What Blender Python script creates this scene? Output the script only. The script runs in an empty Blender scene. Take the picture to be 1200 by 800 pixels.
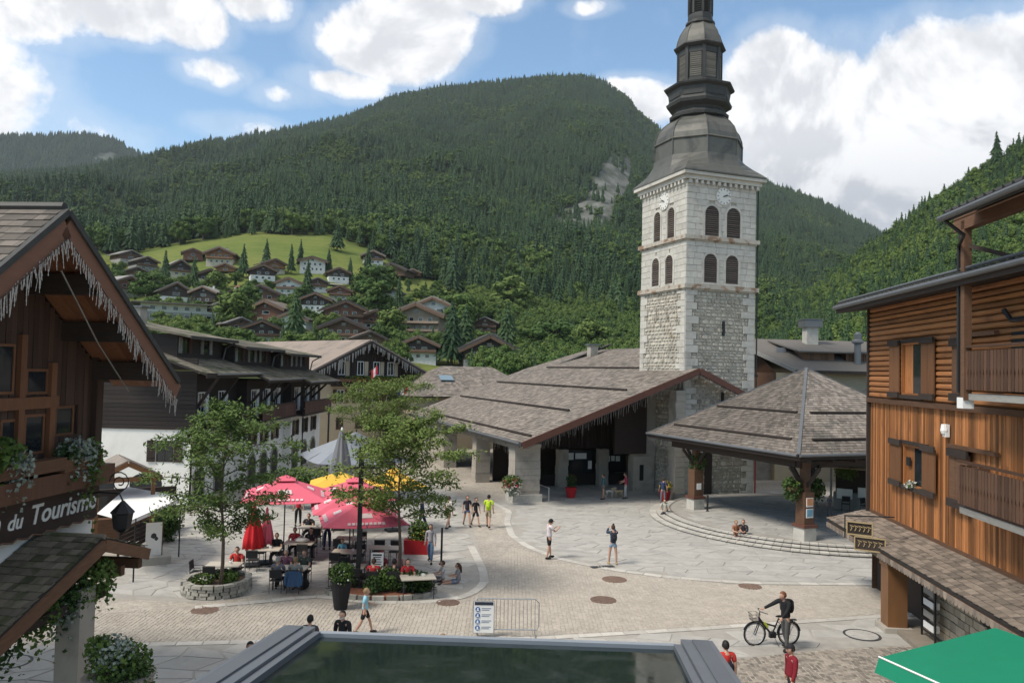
import bpy, bmesh, math, random
import numpy as np
from mathutils import Vector, Matrix, noise
R = math.radians
rng = random.Random(7)
C = bpy.context.scene.collection
SC = bpy.context.scene

# ---------------------------------------------------------------- camera
FPX = 920.0            # focal length in pixels of the 1200 px wide photograph
CAMH = 8.3
PITCH, ROLL = R(2.18), R(1.35)
cam_data = bpy.data.cameras.new('camera')
cam_data.sensor_width = 36.0
cam_data.lens = FPX / 1200 * 36
cam_data.clip_start, cam_data.clip_end = 0.1, 20000
cam = bpy.data.objects.new('camera', cam_data)
C.objects.link(cam)
CM = Matrix.Rotation(R(90) + PITCH, 4, 'X') @ Matrix.Rotation(ROLL, 4, 'Z')
cam.matrix_world = Matrix.Translation((0, 0, CAMH)) @ CM
SC.camera = cam
M3 = CM.to_3x3()

def ray(px, py):
    return M3 @ Vector(((px - 600) / FPX, -(py - 400) / FPX, -1))
def P(px, py, Y):                       # point seen at a pixel, at depth Y in metres
    d = ray(px, py); k = Y / d.y
    return Vector((d.x * k, Y, CAMH + d.z * k))
def G(px, py, z=0.0):                   # point seen at a pixel on a level plane
    d = ray(px, py); k = (z - CAMH) / d.z
    return Vector((d.x * k, d.y * k, z))
def azel(px, py):
    d = ray(px, py)
    return math.atan2(d.x, d.y), math.atan2(d.z, math.hypot(d.x, d.y))

# ---------------------------------------------------------------- view, world, sun
SC.view_settings.view_transform = 'Standard'
SC.view_settings.look = 'None'
SC.view_settings.exposure = 0.5
SC.view_settings.gamma = 1.0
SC.cycles.use_denoising = True
SC.cycles.max_bounces = 6
SC.cycles.transparent_max_bounces = 8
SUN_EL, SUN_AZ = R(52), R(-118)         # azimuth from +Y towards +X: behind the camera's left shoulder

class NT:
    """small helper to write node trees"""
    def __init__(s, nt):
        s.nt = nt; s.n = nt.nodes; s.l = nt.links
    def new(s, t, **kw):
        nd = s.n.new(t)
        for k, v in kw.items(): setattr(nd, k, v)
        return nd
    def set(s, sock, v):
        if hasattr(v, 'is_output') or isinstance(v, bpy.types.NodeSocket): s.l.new(v, sock)
        else: sock.default_value = v
    def math(s, op, a, b=None, clamp=False):
        nd = s.new('ShaderNodeMath', operation=op, use_clamp=clamp)
        s.set(nd.inputs[0], a)
        if b is not None: s.set(nd.inputs[1], b)
        return nd.outputs[0]
    def ramp(s, fac, p0, p1, v0=0.0, v1=1.0):
        nd = s.new('ShaderNodeMapRange', interpolation_type='SMOOTHSTEP')
        s.set(nd.inputs[0], fac); nd.inputs[1].default_value = p0; nd.inputs[2].default_value = p1
        nd.inputs[3].default_value = v0; nd.inputs[4].default_value = v1
        return nd.outputs[0]
    def noise(s, vec, scale, detail=4.0, rough=0.55, dist=0.0):
        nd = s.new('ShaderNodeTexNoise'); s.l.new(vec, nd.inputs['Vector'])
        nd.inputs['Scale'].default_value = scale; nd.inputs['Detail'].default_value = detail
        nd.inputs['Roughness'].default_value = rough; nd.inputs['Distortion'].default_value = dist
        return nd.outputs[0]
    def mix(s, fac, a, b, mode='MIX'):
        nd = s.new('ShaderNodeMix', data_type='RGBA', blend_type=mode)
        s.set(nd.inputs[0], fac); s.set(nd.inputs[6], a); s.set(nd.inputs[7], b)
        return nd.outputs[2]
    def mapping(s, vec, scale=(1, 1, 1), loc=(0, 0, 0), rot=(0, 0, 0)):
        nd = s.new('ShaderNodeMapping'); s.l.new(vec, nd.inputs[0])
        nd.inputs[1].default_value = loc; nd.inputs[2].default_value = rot; nd.inputs[3].default_value = scale
        return nd.outputs[0]

world = bpy.data.worlds.new('World'); SC.world = world
world.use_nodes = True
w = NT(world.node_tree); w.n.clear()
SKY = w.new('ShaderNodeTexSky', sky_type='NISHITA', sun_disc=False)
SKY.sun_elevation = SUN_EL; SKY.sun_rotation = SUN_AZ
SKY.altitude = 600; SKY.air_density = 1.0; SKY.dust_density = 0.8; SKY.ozone_density = 2.0
tc = w.new('ShaderNodeTexCoord').outputs['Generated']

def cloud_layers():
    """cumulus in the sky: lobes given by direction, their edges broken by noise"""
    n1 = w.noise(tc, 5.5, 8, 0.6, 0.35)
    n2 = w.noise(w.mapping(tc, loc=(0, 0, 0.035), scale=(1, 1, 1)), 5.5, 5, 0.6, 0.35)
    n3 = w.noise(tc, 13.0, 6, 0.62, 0.2)
    lobes = []
    def lobe(px, py, rx, ry, s=1.0):
        a, e = azel(px, py)
        lobes.append((a, e, rx / FPX, ry / FPX, s))
    # the tall cumulus behind the spire, then the broken ones at the upper left
    for q in ((908, 112, 66, 66), (985, 135, 85, 78), (1078, 104, 92, 66), (1165, 98, 85, 66), (1240, 120, 90, 95), (950, 200, 115, 56), (1060, 215, 120, 56), (1180, 185, 140, 85), (752, 122, 66, 30, .9), (722, 110, 36, 20, .7),
              (30, 6, 90, 38, .92), (130, 10, 74, 34, .9), (222, 20, 52, 36, .9), (300, 4, 52, 26, .85), (250, 84, 46, 20, .62), (450, 50, 90, 46, .95), (510, 30, 62, 50, .85), (405, 97, 66, 20, .7), (335, 112, 45, 15, .55), (560, -4, 70, 24, .85), (692, 8, 36, 11, .58),
              (110, 150, 90, 26, .40), (280, 150, 70, 16, .46), (-260, 40, 200, 90), (1500, 120, 200, 120), (-700, 90, 260, 110), (1900, 60, 200, 100)): lobe(*q)
    sep = w.new('ShaderNodeSeparateXYZ'); w.l.new(tc, sep.inputs[0])
    az = w.math('ARCTAN2', sep.outputs[0], sep.outputs[1])
    el = w.math('ARCSINE', sep.outputs[2])
    total = None
    for a, e, rx, ry, s in lobes:
        dx = w.math('MULTIPLY', w.math('SUBTRACT', az, a), 1 / rx)
        dy = w.math('MULTIPLY', w.math('SUBTRACT', el, e), 1 / ry)
        d2 = w.math('ADD', w.math('MULTIPLY', dx, dx), w.math('MULTIPLY', dy, dy))
        g = w.math('MULTIPLY', w.math('MAXIMUM', w.math('SUBTRACT', 1.0, w.math('MULTIPLY', d2, 0.55)), 0.0), s)
        total = g if total is None else w.math('MAXIMUM', total, g)
    # overhead and behind, out of view: added closer cloud to neutralise the blue skylight
    wide = w.math('MULTIPLY', w.ramp(w.noise(tc, 1.7, 3, 0.5), 0.30, 0.50), w.ramp(el, 0.50, 0.75))
    total = w.math('MAXIMUM', total, w.math('MULTIPLY', wide, 1.1))
    dens = w.math('ADD', total, w.math('MULTIPLY', w.math('SUBTRACT', n1, 0.5), 1.25))
    dens = w.math('ADD', dens, w.math('MULTIPLY', w.math('SUBTRACT', n3, 0.5), 0.6))
    cover = w.ramp(dens, 0.36, 0.62)
    # relief: denser below, lit from above
    light = w.ramp(w.math('SUBTRACT', n1, n2), -0.07, 0.07)
    base = w.ramp(el, 0.18, 0.30)
    shade = w.math('ADD', w.math('ADD', w.math('MULTIPLY', light, 0.50), 0.10), w.math('MULTIPLY', base, 0.36))
    shade = w.math('ADD', shade, w.math('MULTIPLY', w.ramp(dens, 0.8, 0.4), 0.22), clamp=True)
    col = w.mix(shade, (2.3, 2.45, 2.75, 1), (5.3, 5.3, 5.35, 1))
    thin = w.math('MULTIPLY', w.ramp(dens, 0.02, 0.45), 0.22)
    return w.math('MAXIMUM', cover, thin), col

cover, ccol = cloud_layers()
skyc = w.mix(1.0, SKY.outputs[0], (0.90, 1.0, 0.96, 1), 'MULTIPLY')
bg = w.new('ShaderNodeBackground'); w.l.new(w.mix(cover, skyc, ccol), bg.inputs[0])
bg.inputs[1].default_value = 0.15
w.l.new(bg.outputs[0], w.new('ShaderNodeOutputWorld').inputs[0])

sun_data = bpy.data.lights.new('sun', 'SUN')
sun_data.energy = 2.8; sun_data.angle = R(16); sun_data.color = (1.0, 0.93, 0.83)
sun = bpy.data.objects.new('sun', sun_data); C.objects.link(sun)
sd = Vector((math.sin(SUN_AZ) * math.cos(SUN_EL), math.cos(SUN_AZ) * math.cos(SUN_EL), math.sin(SUN_EL)))
sun.rotation_euler = sd.to_track_quat('Z', 'Y').to_euler()

# ---------------------------------------------------------------- materials
MATS = {}
def mat(name, col, rough=0.8, var=0.22, scale=3.0, stretch=(1, 1, 1), bump=0.0, bscale=None, rnd=0.0, isl=0.0,
        col2=None, c2scale=0.7, c2lo=0.5, c2hi=0.68, metal=0.0, spec=0.3, trans=0.0, world_space=False, sat=0.0):
    """base colour broken by noise; rnd varies from object to object, isl from piece to piece of one mesh"""
    if name in MATS: return MATS[name]
    m = bpy.data.materials.new(name); m.use_nodes = True
    t = NT(m.node_tree); b = t.n['Principled BSDF']
    vec = t.new('ShaderNodeNewGeometry').outputs['Position'] if world_space else t.new('ShaderNodeTexCoord').outputs['Object']
    if rnd and not world_space:
        oi = t.new('ShaderNodeObjectInfo').outputs['Random']
        ad = t.new('ShaderNodeVectorMath', operation='ADD'); t.l.new(vec, ad.inputs[0])
        cb = t.new('ShaderNodeCombineXYZ'); t.l.new(t.math('MULTIPLY', oi, 37.0), cb.inputs[0]); t.l.new(t.math('MULTIPLY', oi, 91.0), cb.inputs[2])
        t.l.new(cb.outputs[0], ad.inputs[1]); vec = ad.outputs[0]
    v = t.mapping(vec, scale=stretch)
    nz = t.noise(v, scale, 5, 0.6)
    f = t.math('ADD', t.math('MULTIPLY', t.math('SUBTRACT', nz, 0.5), var * 2.4), 1.0)
    big = t.noise(vec, 0.35, 3, 0.5)
    f = t.math('MULTIPLY', f, t.math('ADD', t.math('MULTIPLY', t.math('SUBTRACT', big, 0.5), var * 0.9), 1.0))
    if rnd:
        o2 = t.new('ShaderNodeObjectInfo').outputs['Random']
        f = t.math('MULTIPLY', f, t.math('ADD', t.math('MULTIPLY', t.math('SUBTRACT', o2, 0.5), rnd * 2), 1.0))
    if isl:
        o3 = t.new('ShaderNodeNewGeometry').outputs['Random Per Island']
        f = t.math('MULTIPLY', f, t.math('ADD', t.math('MULTIPLY', t.math('SUBTRACT', o3, 0.5), isl * 2), 1.0))
    base = (*col, 1)
    if col2:
        k = t.ramp(t.noise(vec, c2scale, 5, 0.62, 0.4), c2lo, c2hi)
        base = t.mix(k, base, (*col2, 1))
    cv = t.new('ShaderNodeCombineXYZ')
    for i in range(3): t.l.new(f, cv.inputs[i])
    t.l.new(t.mix(1.0, base, cv.outputs[0], 'MULTIPLY'), b.inputs['Base Color'])
    b.inputs['Roughness'].default_value = rough; b.inputs['Metallic'].default_value = metal
    b.inputs['Specular IOR Level'].default_value = spec
    if trans:
        b.inputs['Transmission Weight'].default_value = trans
    if bump:
        bp = t.new('ShaderNodeBump'); bp.inputs['Strength'].default_value = bump; bp.inputs['Distance'].default_value = 0.02
        t.l.new(t.noise(v, bscale or scale * 3, 4, 0.65), bp.inputs['Height']); t.l.new(bp.outputs[0], b.inputs['Normal'])
    MATS[name] = m
    return m

# ---------------------------------------------------------------- mesh helper
class MB:
    def __init__(s): s.v = []; s.f = []; s.m = []; s.cur = 0; s.smooth = False; s.sm = []
    def mat(s, i): s.cur = i; return s
    def add(s, vs, fs):
        o = len(s.v); s.v.extend([tuple(v) for v in vs])
        for f in fs:
            s.f.append(tuple(o + i for i in f)); s.m.append(s.cur); s.sm.append(s.smooth)
        return s
    def box(s, c, d, M=None, taper=None):
        x, y, z = d[0] / 2, d[1] / 2, d[2] / 2
        tx, ty = taper or (1, 1)
        vs = [Vector((a * x * (tx if cc > 0 else 1), b * y * (ty if cc > 0 else 1), cc * z)) for cc in (-1, 1) for b in (-1, 1) for a in (-1, 1)]
        if M is not None: vs = [M @ v for v in vs]
        c = Vector(c); vs = [v + c for v in vs]
        return s.add(vs, [(0, 2, 3, 1), (4, 5, 7, 6), (0, 1, 5, 4), (1, 3, 7, 5), (3, 2, 6, 7), (2, 0, 4, 6)])
    def box2(s, a, b):
        return s.box([(p + q) / 2 for p, q in zip(a, b)], [abs(q - p) for p, q in zip(a, b)])
    def hexa(s, lo, hi):               # two matching loops of points: closed solid
        n = len(lo); vs = list(lo) + list(hi)
        fs = [tuple(reversed(range(n))), tuple(range(n, 2 * n))] + [(i, (i + 1) % n, n + (i + 1) % n, n + i) for i in range(n)]
        return s.add(vs, fs)
    def slab(s, pts, th, up=None):     # polygon thickened against its own normal
        pts = [Vector(p) for p in pts]
        n = (pts[1] - pts[0]).cross(pts[2] - pts[0]).normalized() if up is None else Vector(up)
        return s.hexa([p - n * th for p in pts], pts)
    def beam(s, a, b, wd, ht, up=(0, 0, 1)):   # rectangular bar from a to b
        a, b = Vector(a), Vector(b); d = (b - a); L = d.length
        if L < 1e-6: return s
        d.normalize(); u = Vector(up)
        if abs(d.dot(u)) > 0.99: u = Vector((1, 0, 0))
        r = d.cross(u).normalized(); q = r.cross(d).normalized()
        o = [r * (-wd / 2) + q * (-ht / 2), r * (wd / 2) + q * (-ht / 2), r * (wd / 2) + q * (ht / 2), r * (-wd / 2) + q * (ht / 2)]
        return s.hexa([a + k for k in o], [b + k for k in o])
    def tube(s, pts, rad, n=6, cap=True):
        pts = [Vector(p) for p in pts]
        rad = rad if isinstance(rad, (list, tuple)) else [rad] * len(pts)
        rings = []; prev = None
        for i, p in enumerate(pts):
            d = (pts[min(i + 1, len(pts) - 1)] - pts[max(i - 1, 0)])
            if d.length < 1e-9: d = Vector((0, 0, 1))
            d.normalize()
            if prev is None:
                u = Vector((0, 0, 1)) if abs(d.z) < 0.9 else Vector((1, 0, 0))
                r = d.cross(u).normalized()
            else:
                r = (prev - d * prev.dot(d))
                r = r.normalized() if r.length > 1e-6 else d.orthogonal().normalized()
            prev = r; q = d.cross(r)
            rings.append([p + (r * math.cos(2 * math.pi * k / n) + q * math.sin(2 * math.pi * k / n)) * rad[i] for k in range(n)])
        vs = [v for rg in rings for v in rg]
        fs = [(i * n + k, i * n + (k + 1) % n, (i + 1) * n + (k + 1) % n, (i + 1) * n + k) for i in range(len(pts) - 1) for k in range(n)]
        if cap: fs += [tuple(reversed(range(n))), tuple(range((len(pts) - 1) * n, len(pts) * n))]
        return s.add(vs, fs)
    def lathe(s, c, prof, n=16, M=None, phase=0.0, square=False):
        vs = []
        c = Vector(c)
        for (r, z) in prof:
            for k in range(n):
                a = phase + 2 * math.pi * k / n
                v = Vector((r * math.cos(a), r * math.sin(a), z))
                if M is not None: v = M @ v
                vs.append(c + v)
        m = len(prof)
        fs = [(i * n + k, i * n + (k + 1) % n, (i + 1) * n + (k + 1) % n, (i + 1) * n + k) for i in range(m - 1) for k in range(n)]
        fs += [tuple(reversed(range(n))), tuple(range((m - 1) * n, m * n))]
        return s.add(vs, fs)
    def ico(s, c, r, jit=0.0, sub=1, sq=(1, 1, 1), rg=None):
        vs, fs = ICO[sub]
        rg = rg or rng
        out = []
        for v in vs:
            k = r * (1 + rg.uniform(-jit, jit))
            out.append((c[0] + v[0] * k * sq[0], c[1] + v[1] * k * sq[1], c[2] + v[2] * k * sq[2]))
        return s.add(out, fs)
    def mesh(s, name, mats):
        me = bpy.data.meshes.new(name)
        me.from_pydata(s.v, [], s.f)
        for m in (mats if isinstance(mats, (list, tuple)) else [mats]): me.materials.append(m)
        if any(s.m): me.polygons.foreach_set('material_index', s.m)
        if any(s.sm): me.polygons.foreach_set('use_smooth', s.sm)
        me.update()
        return me
    def build(s, name, mats, parent=None, loc=None, **kw):
        return link(name, s.mesh(name, mats), parent, loc, **kw)

def _ico(sub):
    bm = bmesh.new(); bmesh.ops.create_icosphere(bm, subdivisions=sub, radius=1)
    vs = [tuple(v.co) for v in bm.verts]; fs = [tuple(v.index for v in f.verts) for f in bm.faces]; bm.free()
    return vs, fs
ICO = {1: _ico(1), 2: _ico(2), 3: _ico(3)}

def link(name, me, parent=None, loc=None, rot=None, **kw):
    o = bpy.data.objects.new(name, me); C.objects.link(o)
    if parent is not None: o.parent = parent
    if loc is not None: o.location = loc
    if rot is not None: o.rotation_euler = rot
    for k, v in kw.items(): o[k] = v
    return o
def thing(name, label, cat, loc=(0, 0, 0), rz=0.0, group=None):
    o = bpy.data.objects.new(name, None); C.objects.link(o)
    o.empty_display_size = 0.2
    o.location = loc; o.rotation_euler = (0, 0, rz)
    tag(o, label, cat, group); return o
def tag(o, label, cat, group=None):
    o['label'] = label; o['category'] = cat
    if group: o['group'] = group
    return o
def dup(root, loc, rz=0.0, label=None, group=None, scale=None):
    r = root.copy(); C.objects.link(r); r.location = loc; r.rotation_euler = (0, 0, rz)
    if label: r['label'] = label
    if group: r['group'] = group
    if scale: r.scale = (scale,) * 3
    for ch in list(root.children):
        c = ch.copy(); C.objects.link(c); c.parent = r
        for g in ch.children:
            d = g.copy(); C.objects.link(d); d.parent = c
    return r
def text_mesh(body, size, depth=0.01, bold=False, italic=False, width=1.0):
    cu = bpy.data.curves.new('lettering', 'FONT'); cu.body = body; cu.size = size; cu.extrude = depth
    cu.align_x = 'LEFT'; cu.offset = 0.012 * size if bold else 0
    cu.shear = 0.25 if italic else 0
    cu.resolution_u = 3
    o = bpy.data.objects.new('lettering', cu); C.objects.link(o)
    dg = bpy.context.evaluated_depsgraph_get(); dg.update()
    me = bpy.data.meshes.new_from_object(o.evaluated_get(dg))
    bpy.data.objects.remove(o); bpy.data.curves.remove(cu)
    return me
def rotz(a): return Matrix.Rotation(a, 3, 'Z')
# ================================================================ terrain
def smooth(a, b, x):
    t = min(1, max(0, (x - a) / (b - a))); return t * t * (3 - 2 * t)
def curve(pts):
    ae = sorted(azel(*p) for p in pts)
    xs = np.array([a for a, e in ae]); ys = np.array([e for a, e in ae])
    return lambda a: float(np.interp(a, xs, ys))
sky_main = curve([(-900, 330), (-500, 250), (-200, 215), (0, 205), (100, 196), (185, 185), (220, 172), (300, 158), (400, 141), (470, 113), (520, 104), (560, 101), (610, 97),
                  (650, 90), (680, 88), (710, 95), (732, 112), (760, 142), (800, 168), (850, 198), (890, 216), (950, 236), (1000, 261), (1060, 290), (1200, 330), (1600, 380), (2300, 400)])
mid_main = curve([(-900, 400), (-300, 330), (0, 300), (110, 296), (165, 300), (230, 287), (300, 279), (380, 280), (430, 292), (500, 312), (600, 345), (680, 352), (900, 392), (1200, 410), (2300, 420)])
R0, R1, R2 = 120.0, 480.0, 2200.0
def elev_main(a, r):
    """elevation angle of the main mountain's ground seen from the square, by bearing and range"""
    e0 = math.atan2(-CAMH + 1.5, R0); em = mid_main(a); es = sky_main(a)
    if r <= R0: return math.atan2(-CAMH + 1.5, r)
    if r <= R1: return e0 + (em - e0) * ((r - R0) / (R1 - R0)) ** 0.95
    u = min(1, (r - R1) / (R2 - R1))
    return em + (es - em) * u ** 0.62
def fbm(x, y, s, o=5):
    return noise.fractal(Vector((x / s, y / s, 3.7)), 1.0, 2.1, o, noise_basis='PERLIN_ORIGINAL')
def ground_main(a, r):
    x, y = math.sin(a) * r, math.cos(a) * r
    z = CAMH + math.tan(elev_main(a, min(r, R2))) * min(r, R2)
    if r > R2: z -= (r - R2) * 0.35
    if r > R1:
        u = smooth(R1, 1100, r) * (1 - 0.8 * smooth(1700, R2, r))
        z += u * (60 * fbm(x, y, 360) - 26 * abs(fbm(x + 900, y, 210, 3))) + 5 * fbm(x, y, 60) * smooth(R1, 800, r)
    return z
def on_ground(px, py):
    """the point of the village slope that a pixel shows"""
    a, e = azel(px, py)
    lo, hi = R0, 1200.0
    for _ in range(40):
        m = (lo + hi) / 2
        if elev_main(a, m) < e: lo = m
        else: hi = m
    x, y = math.sin(a) * hi, math.cos(a) * hi
    return Vector((x, y, CAMH + math.tan(elev_main(a, hi)) * hi))
sky_right = curve([(700, 425), (860, 420), (900, 396), (940, 362), (965, 345), (1000, 318), (1030, 296), (1060, 274), (1090, 252), (1120, 232), (1150, 214), (1200, 180), (1350, 90), (1700, 20), (2600, 40)])
RR0, RR1 = 105.0, 560.0
def ground_right(a, r):
    es = sky_right(a); e0 = math.atan2(-CAMH, RR0)
    u = min(1, max(0, (r - RR0) / (RR1 - RR0)))
    e = e0 + (es - e0) * u ** 0.7
    rr = min(r, RR1)
    z = CAMH + math.tan(e) * rr
    if r > RR1: z -= (r - RR1) * 0.5
    x, y = math.sin(a) * r, math.cos(a) * r
    return z + 3.0 * fbm(x, y, 45) * smooth(RR0, 220, r) * (1 - .6 * smooth(430, RR1, r))
sky_left = curve([(-900, 215), (-300, 178), (-100, 166), (0, 161), (60, 160), (90, 157), (130, 163), (160, 179), (185, 190), (260, 250), (400, 300)])
RL0, RL1 = 2600.0, 3600.0
def ground_left(a, r):
    es = sky_left(a); u = min(1, max(0, (r - RL0) / (RL1 - RL0)))
    e = R(3) + (es - R(3)) * u ** 0.7
    z = CAMH + math.tan(e) * min(r, RL1)
    if r > RL1: z -= (r - RL1) * 0.4
    x, y = math.sin(a) * r, math.cos(a) * r
    return z + 30 * fbm(x, y, 500) * u * (1 - u) * 3

def polar(name, fn, a0, a1, na, rs, material):
    az = [a0 + (a1 - a0) * i / na for i in range(na + 1)]
    vs = [(math.sin(a) * r, math.cos(a) * r, fn(a, r)) for r in rs for a in az]
    n = na + 1
    fs = [(i * n + k, (i + 1) * n + k, (i + 1) * n + k + 1, i * n + k + 1)[::-1] for i in range(len(rs) - 1) for k in range(na)]
    me = bpy.data.meshes.new(name); me.from_pydata(vs, [], fs); me.materials.append(material)
    me.polygons.foreach_set('use_smooth', [True] * len(fs)); me.update()
    return link(name, me, kind='structure')

def terrain_mat():
    m = bpy.data.materials.new('mountain_ground'); m.use_nodes = True; t = NT(m.node_tree); b = t.n['Principled BSDF']
    pos = t.new('ShaderNodeNewGeometry').outputs['Position']
    n1 = t.noise(pos, 0.02, 6, 0.6); n2 = t.noise(pos, 0.35, 4, 0.6)
    grass = t.mix(t.ramp(n1, 0.35, 0.65), (0.092, 0.128, 0.030, 1), (0.138, 0.158, 0.044, 1))
    grass = t.mix(t.math('MULTIPLY', t.ramp(n2, 0.35, 0.75), 0.4), grass, (0.06, 0.10, 0.02, 1))
    # strips left by mowing across the meadow
    wv = t.noise(t.mapping(pos, scale=(0.03, 0.22, 0.5), rot=(0, 0, R(24))), 1.0, 2, 0.5)
    grass = t.mix(t.math('MULTIPLY', t.ramp(wv, 0.4, 0.6), 0.25), grass, (0.19, 0.19, 0.05, 1))
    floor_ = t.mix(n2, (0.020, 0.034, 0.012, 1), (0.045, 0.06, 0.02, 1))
    rock = t.mix(t.ramp(t.noise(t.mapping(pos, scale=(1, 1, .35)), 0.05, 8, 0.7), 0.35, 0.7), (0.055, 0.064, 0.05, 1), (0.165, 0.165, 0.15, 1))
    at = t.new('ShaderNodeAttribute', attribute_name='wood').outputs['Fac']
    ar = t.new('ShaderNodeAttribute', attribute_name='rock').outputs['Fac']
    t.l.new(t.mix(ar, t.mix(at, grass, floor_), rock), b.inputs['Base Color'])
    b.inputs['Roughness'].default_value = 1.0; b.inputs['Specular IOR Level'].default_value = 0.1
    return m
TM = terrain_mat()

# where on the slopes the wood stands: everything but the village, its meadow and the cliff
_mead = [azel(*p) for p in [(80, 420), (80, 300), (140, 296), (190, 288), (240, 279), (300, 272), (392, 273), (424, 286), (470, 316), (520, 332), (545, 352), (530, 372), (575, 372), (600, 425), (640, 440), (200, 440)]]
def inside(poly, x, y):
    c = False; n = len(poly)
    for i in range(n):
        (x1, y1), (x2, y2) = poly[i], poly[i - 1]
        if (y1 > y) != (y2 > y) and x < (x2 - x1) * (y - y1) / (y2 - y1) + x1: c = not c
    return c
_rock = [azel(*p) for p in [(628, 300), (634, 274), (652, 252), (684, 234), (698, 208), (716, 182), (742, 186), (738, 222), (716, 264), (682, 296), (650, 312)]]
_rock2 = [azel(*p) for p in [(106, 190), (112, 181), (130, 178), (140, 184), (128, 190)]]
rs_main = list(np.concatenate([np.linspace(95, 480, 40), np.linspace(505, 1200, 50), np.linspace(1225, 2200, 44), [2300, 2500]]))
mnt = polar('mountain', lambda a, r: ground_main(a, r) - 1.2, R(-52), R(52), 300, rs_main, TM)
rs_r = list(np.concatenate([np.linspace(95, 560, 60), [600, 700]]))
hill = polar('wooded_hill', lambda a, r: ground_right(a, r) - 0.8 if a > R(10) else ground_right(a, r) - 0.8 - (R(10) - a) * 900, R(6), R(62), 150, rs_r, TM)
far = polar('far_hill', ground_left, R(-52), R(-8), 90, list(np.linspace(RL0, RL1, 30)) + [3800, 4200], TM)
def attr(o, name, vals):
    at = o.data.attributes.new(name, 'FLOAT', 'POINT'); at.data.foreach_set('value', vals)
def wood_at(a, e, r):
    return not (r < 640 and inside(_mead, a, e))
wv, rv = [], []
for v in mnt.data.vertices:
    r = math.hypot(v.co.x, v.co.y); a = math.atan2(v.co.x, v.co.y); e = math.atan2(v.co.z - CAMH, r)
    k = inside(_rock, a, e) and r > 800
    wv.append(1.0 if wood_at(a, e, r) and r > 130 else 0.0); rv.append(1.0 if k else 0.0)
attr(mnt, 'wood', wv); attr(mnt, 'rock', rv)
for o in (hill, far):
    attr(o, 'wood', [1.0] * len(o.data.vertices))
    attr(o, 'rock', [1.0 if inside(_rock2, math.atan2(v.co.x, v.co.y), math.atan2(v.co.z - CAMH, math.hypot(v.co.x, v.co.y))) else 0.0 for v in o.data.vertices])

# ---------------------------------------------------------------- the woods
def foliage_mat(name, c1, c2, scale=0.012, wood=(0.06, 0.05, 0.04), local=1.2):
    m = bpy.data.materials.new(name); m.use_nodes = True; t = NT(m.node_tree); b = t.n['Principled BSDF']
    g = t.new('ShaderNodeNewGeometry')
    oi = t.new('ShaderNodeObjectInfo')
    k = t.math('ADD', t.math('MULTIPLY', oi.outputs['Random'], 0.45), t.math('MULTIPLY', t.ramp(t.noise(oi.outputs['Location'], scale, 4, 0.6), 0.32, 0.68), 0.55))
    k = t.math('ADD', k, t.math('MULTIPLY', t.math('SUBTRACT', g.outputs['Random Per Island'], 0.5), 0.5), clamp=True)
    t.l.new(t.mix(k, (*c1, 1), (*c2, 1)), b.inputs['Base Color'])
    b.inputs['Roughness'].default_value = 0.75; b.inputs['Specular IOR Level'].default_value = 0.2
    return m
F_DARK = foliage_mat('spruce_needles', (0.018, 0.042, 0.017), (0.044, 0.078, 0.026))
F_MID = foliage_mat('beech_leaves', (0.036, 0.076, 0.017), (0.092, 0.142, 0.030))
F_LIGHT = foliage_mat('ash_leaves', (0.055, 0.100, 0.022), (0.125, 0.168, 0.040))
BARK = mat('bark', (0.11, 0.085, 0.065), 0.95, 0.4, 6, (1, 1, .3), bump=.4)

def spruce_mesh(name, tiers, seg, mats, jag=0.3, seed=1):
    """layered, drooping tiers of boughs round a stem; 1 m tall"""
    g = random.Random(seed); mb = MB()
    mb.mat(0)
    for i in range(tiers):
        u = i / tiers
        zc = 0.10 + 0.86 * u; r = 0.19 * (1 - u) ** 0.85 + 0.012
        top = min(1.0, zc + 0.20 * (1 - u) + 0.06)
        n = max(5, int(seg * (1 - 0.45 * u)))
        ph = g.uniform(0, 6.28)
        vs = [(g.uniform(-.01, .01), g.uniform(-.01, .01), top)]
        for k in range(n * 2):
            a = ph + math.pi * k / n
            rr = r * (g.uniform(1 - jag, 1.1) if k % 2 == 0 else g.uniform(0.4, 0.62))
            vs.append((rr * math.cos(a), rr * math.sin(a), zc - (0.045 * (1 - u) if k % 2 == 0 else -.02) + g.uniform(-.012, .012)))
        mb.add(vs, [(0, 1 + k, 1 + (k + 1) % (2 * n)) for k in range(2 * n)])
    mb.mat(1); mb.tube([(0, 0, 0), (0, 0, .5)], [.016, .008], 5)
    return mb.mesh(name, mats)
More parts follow.
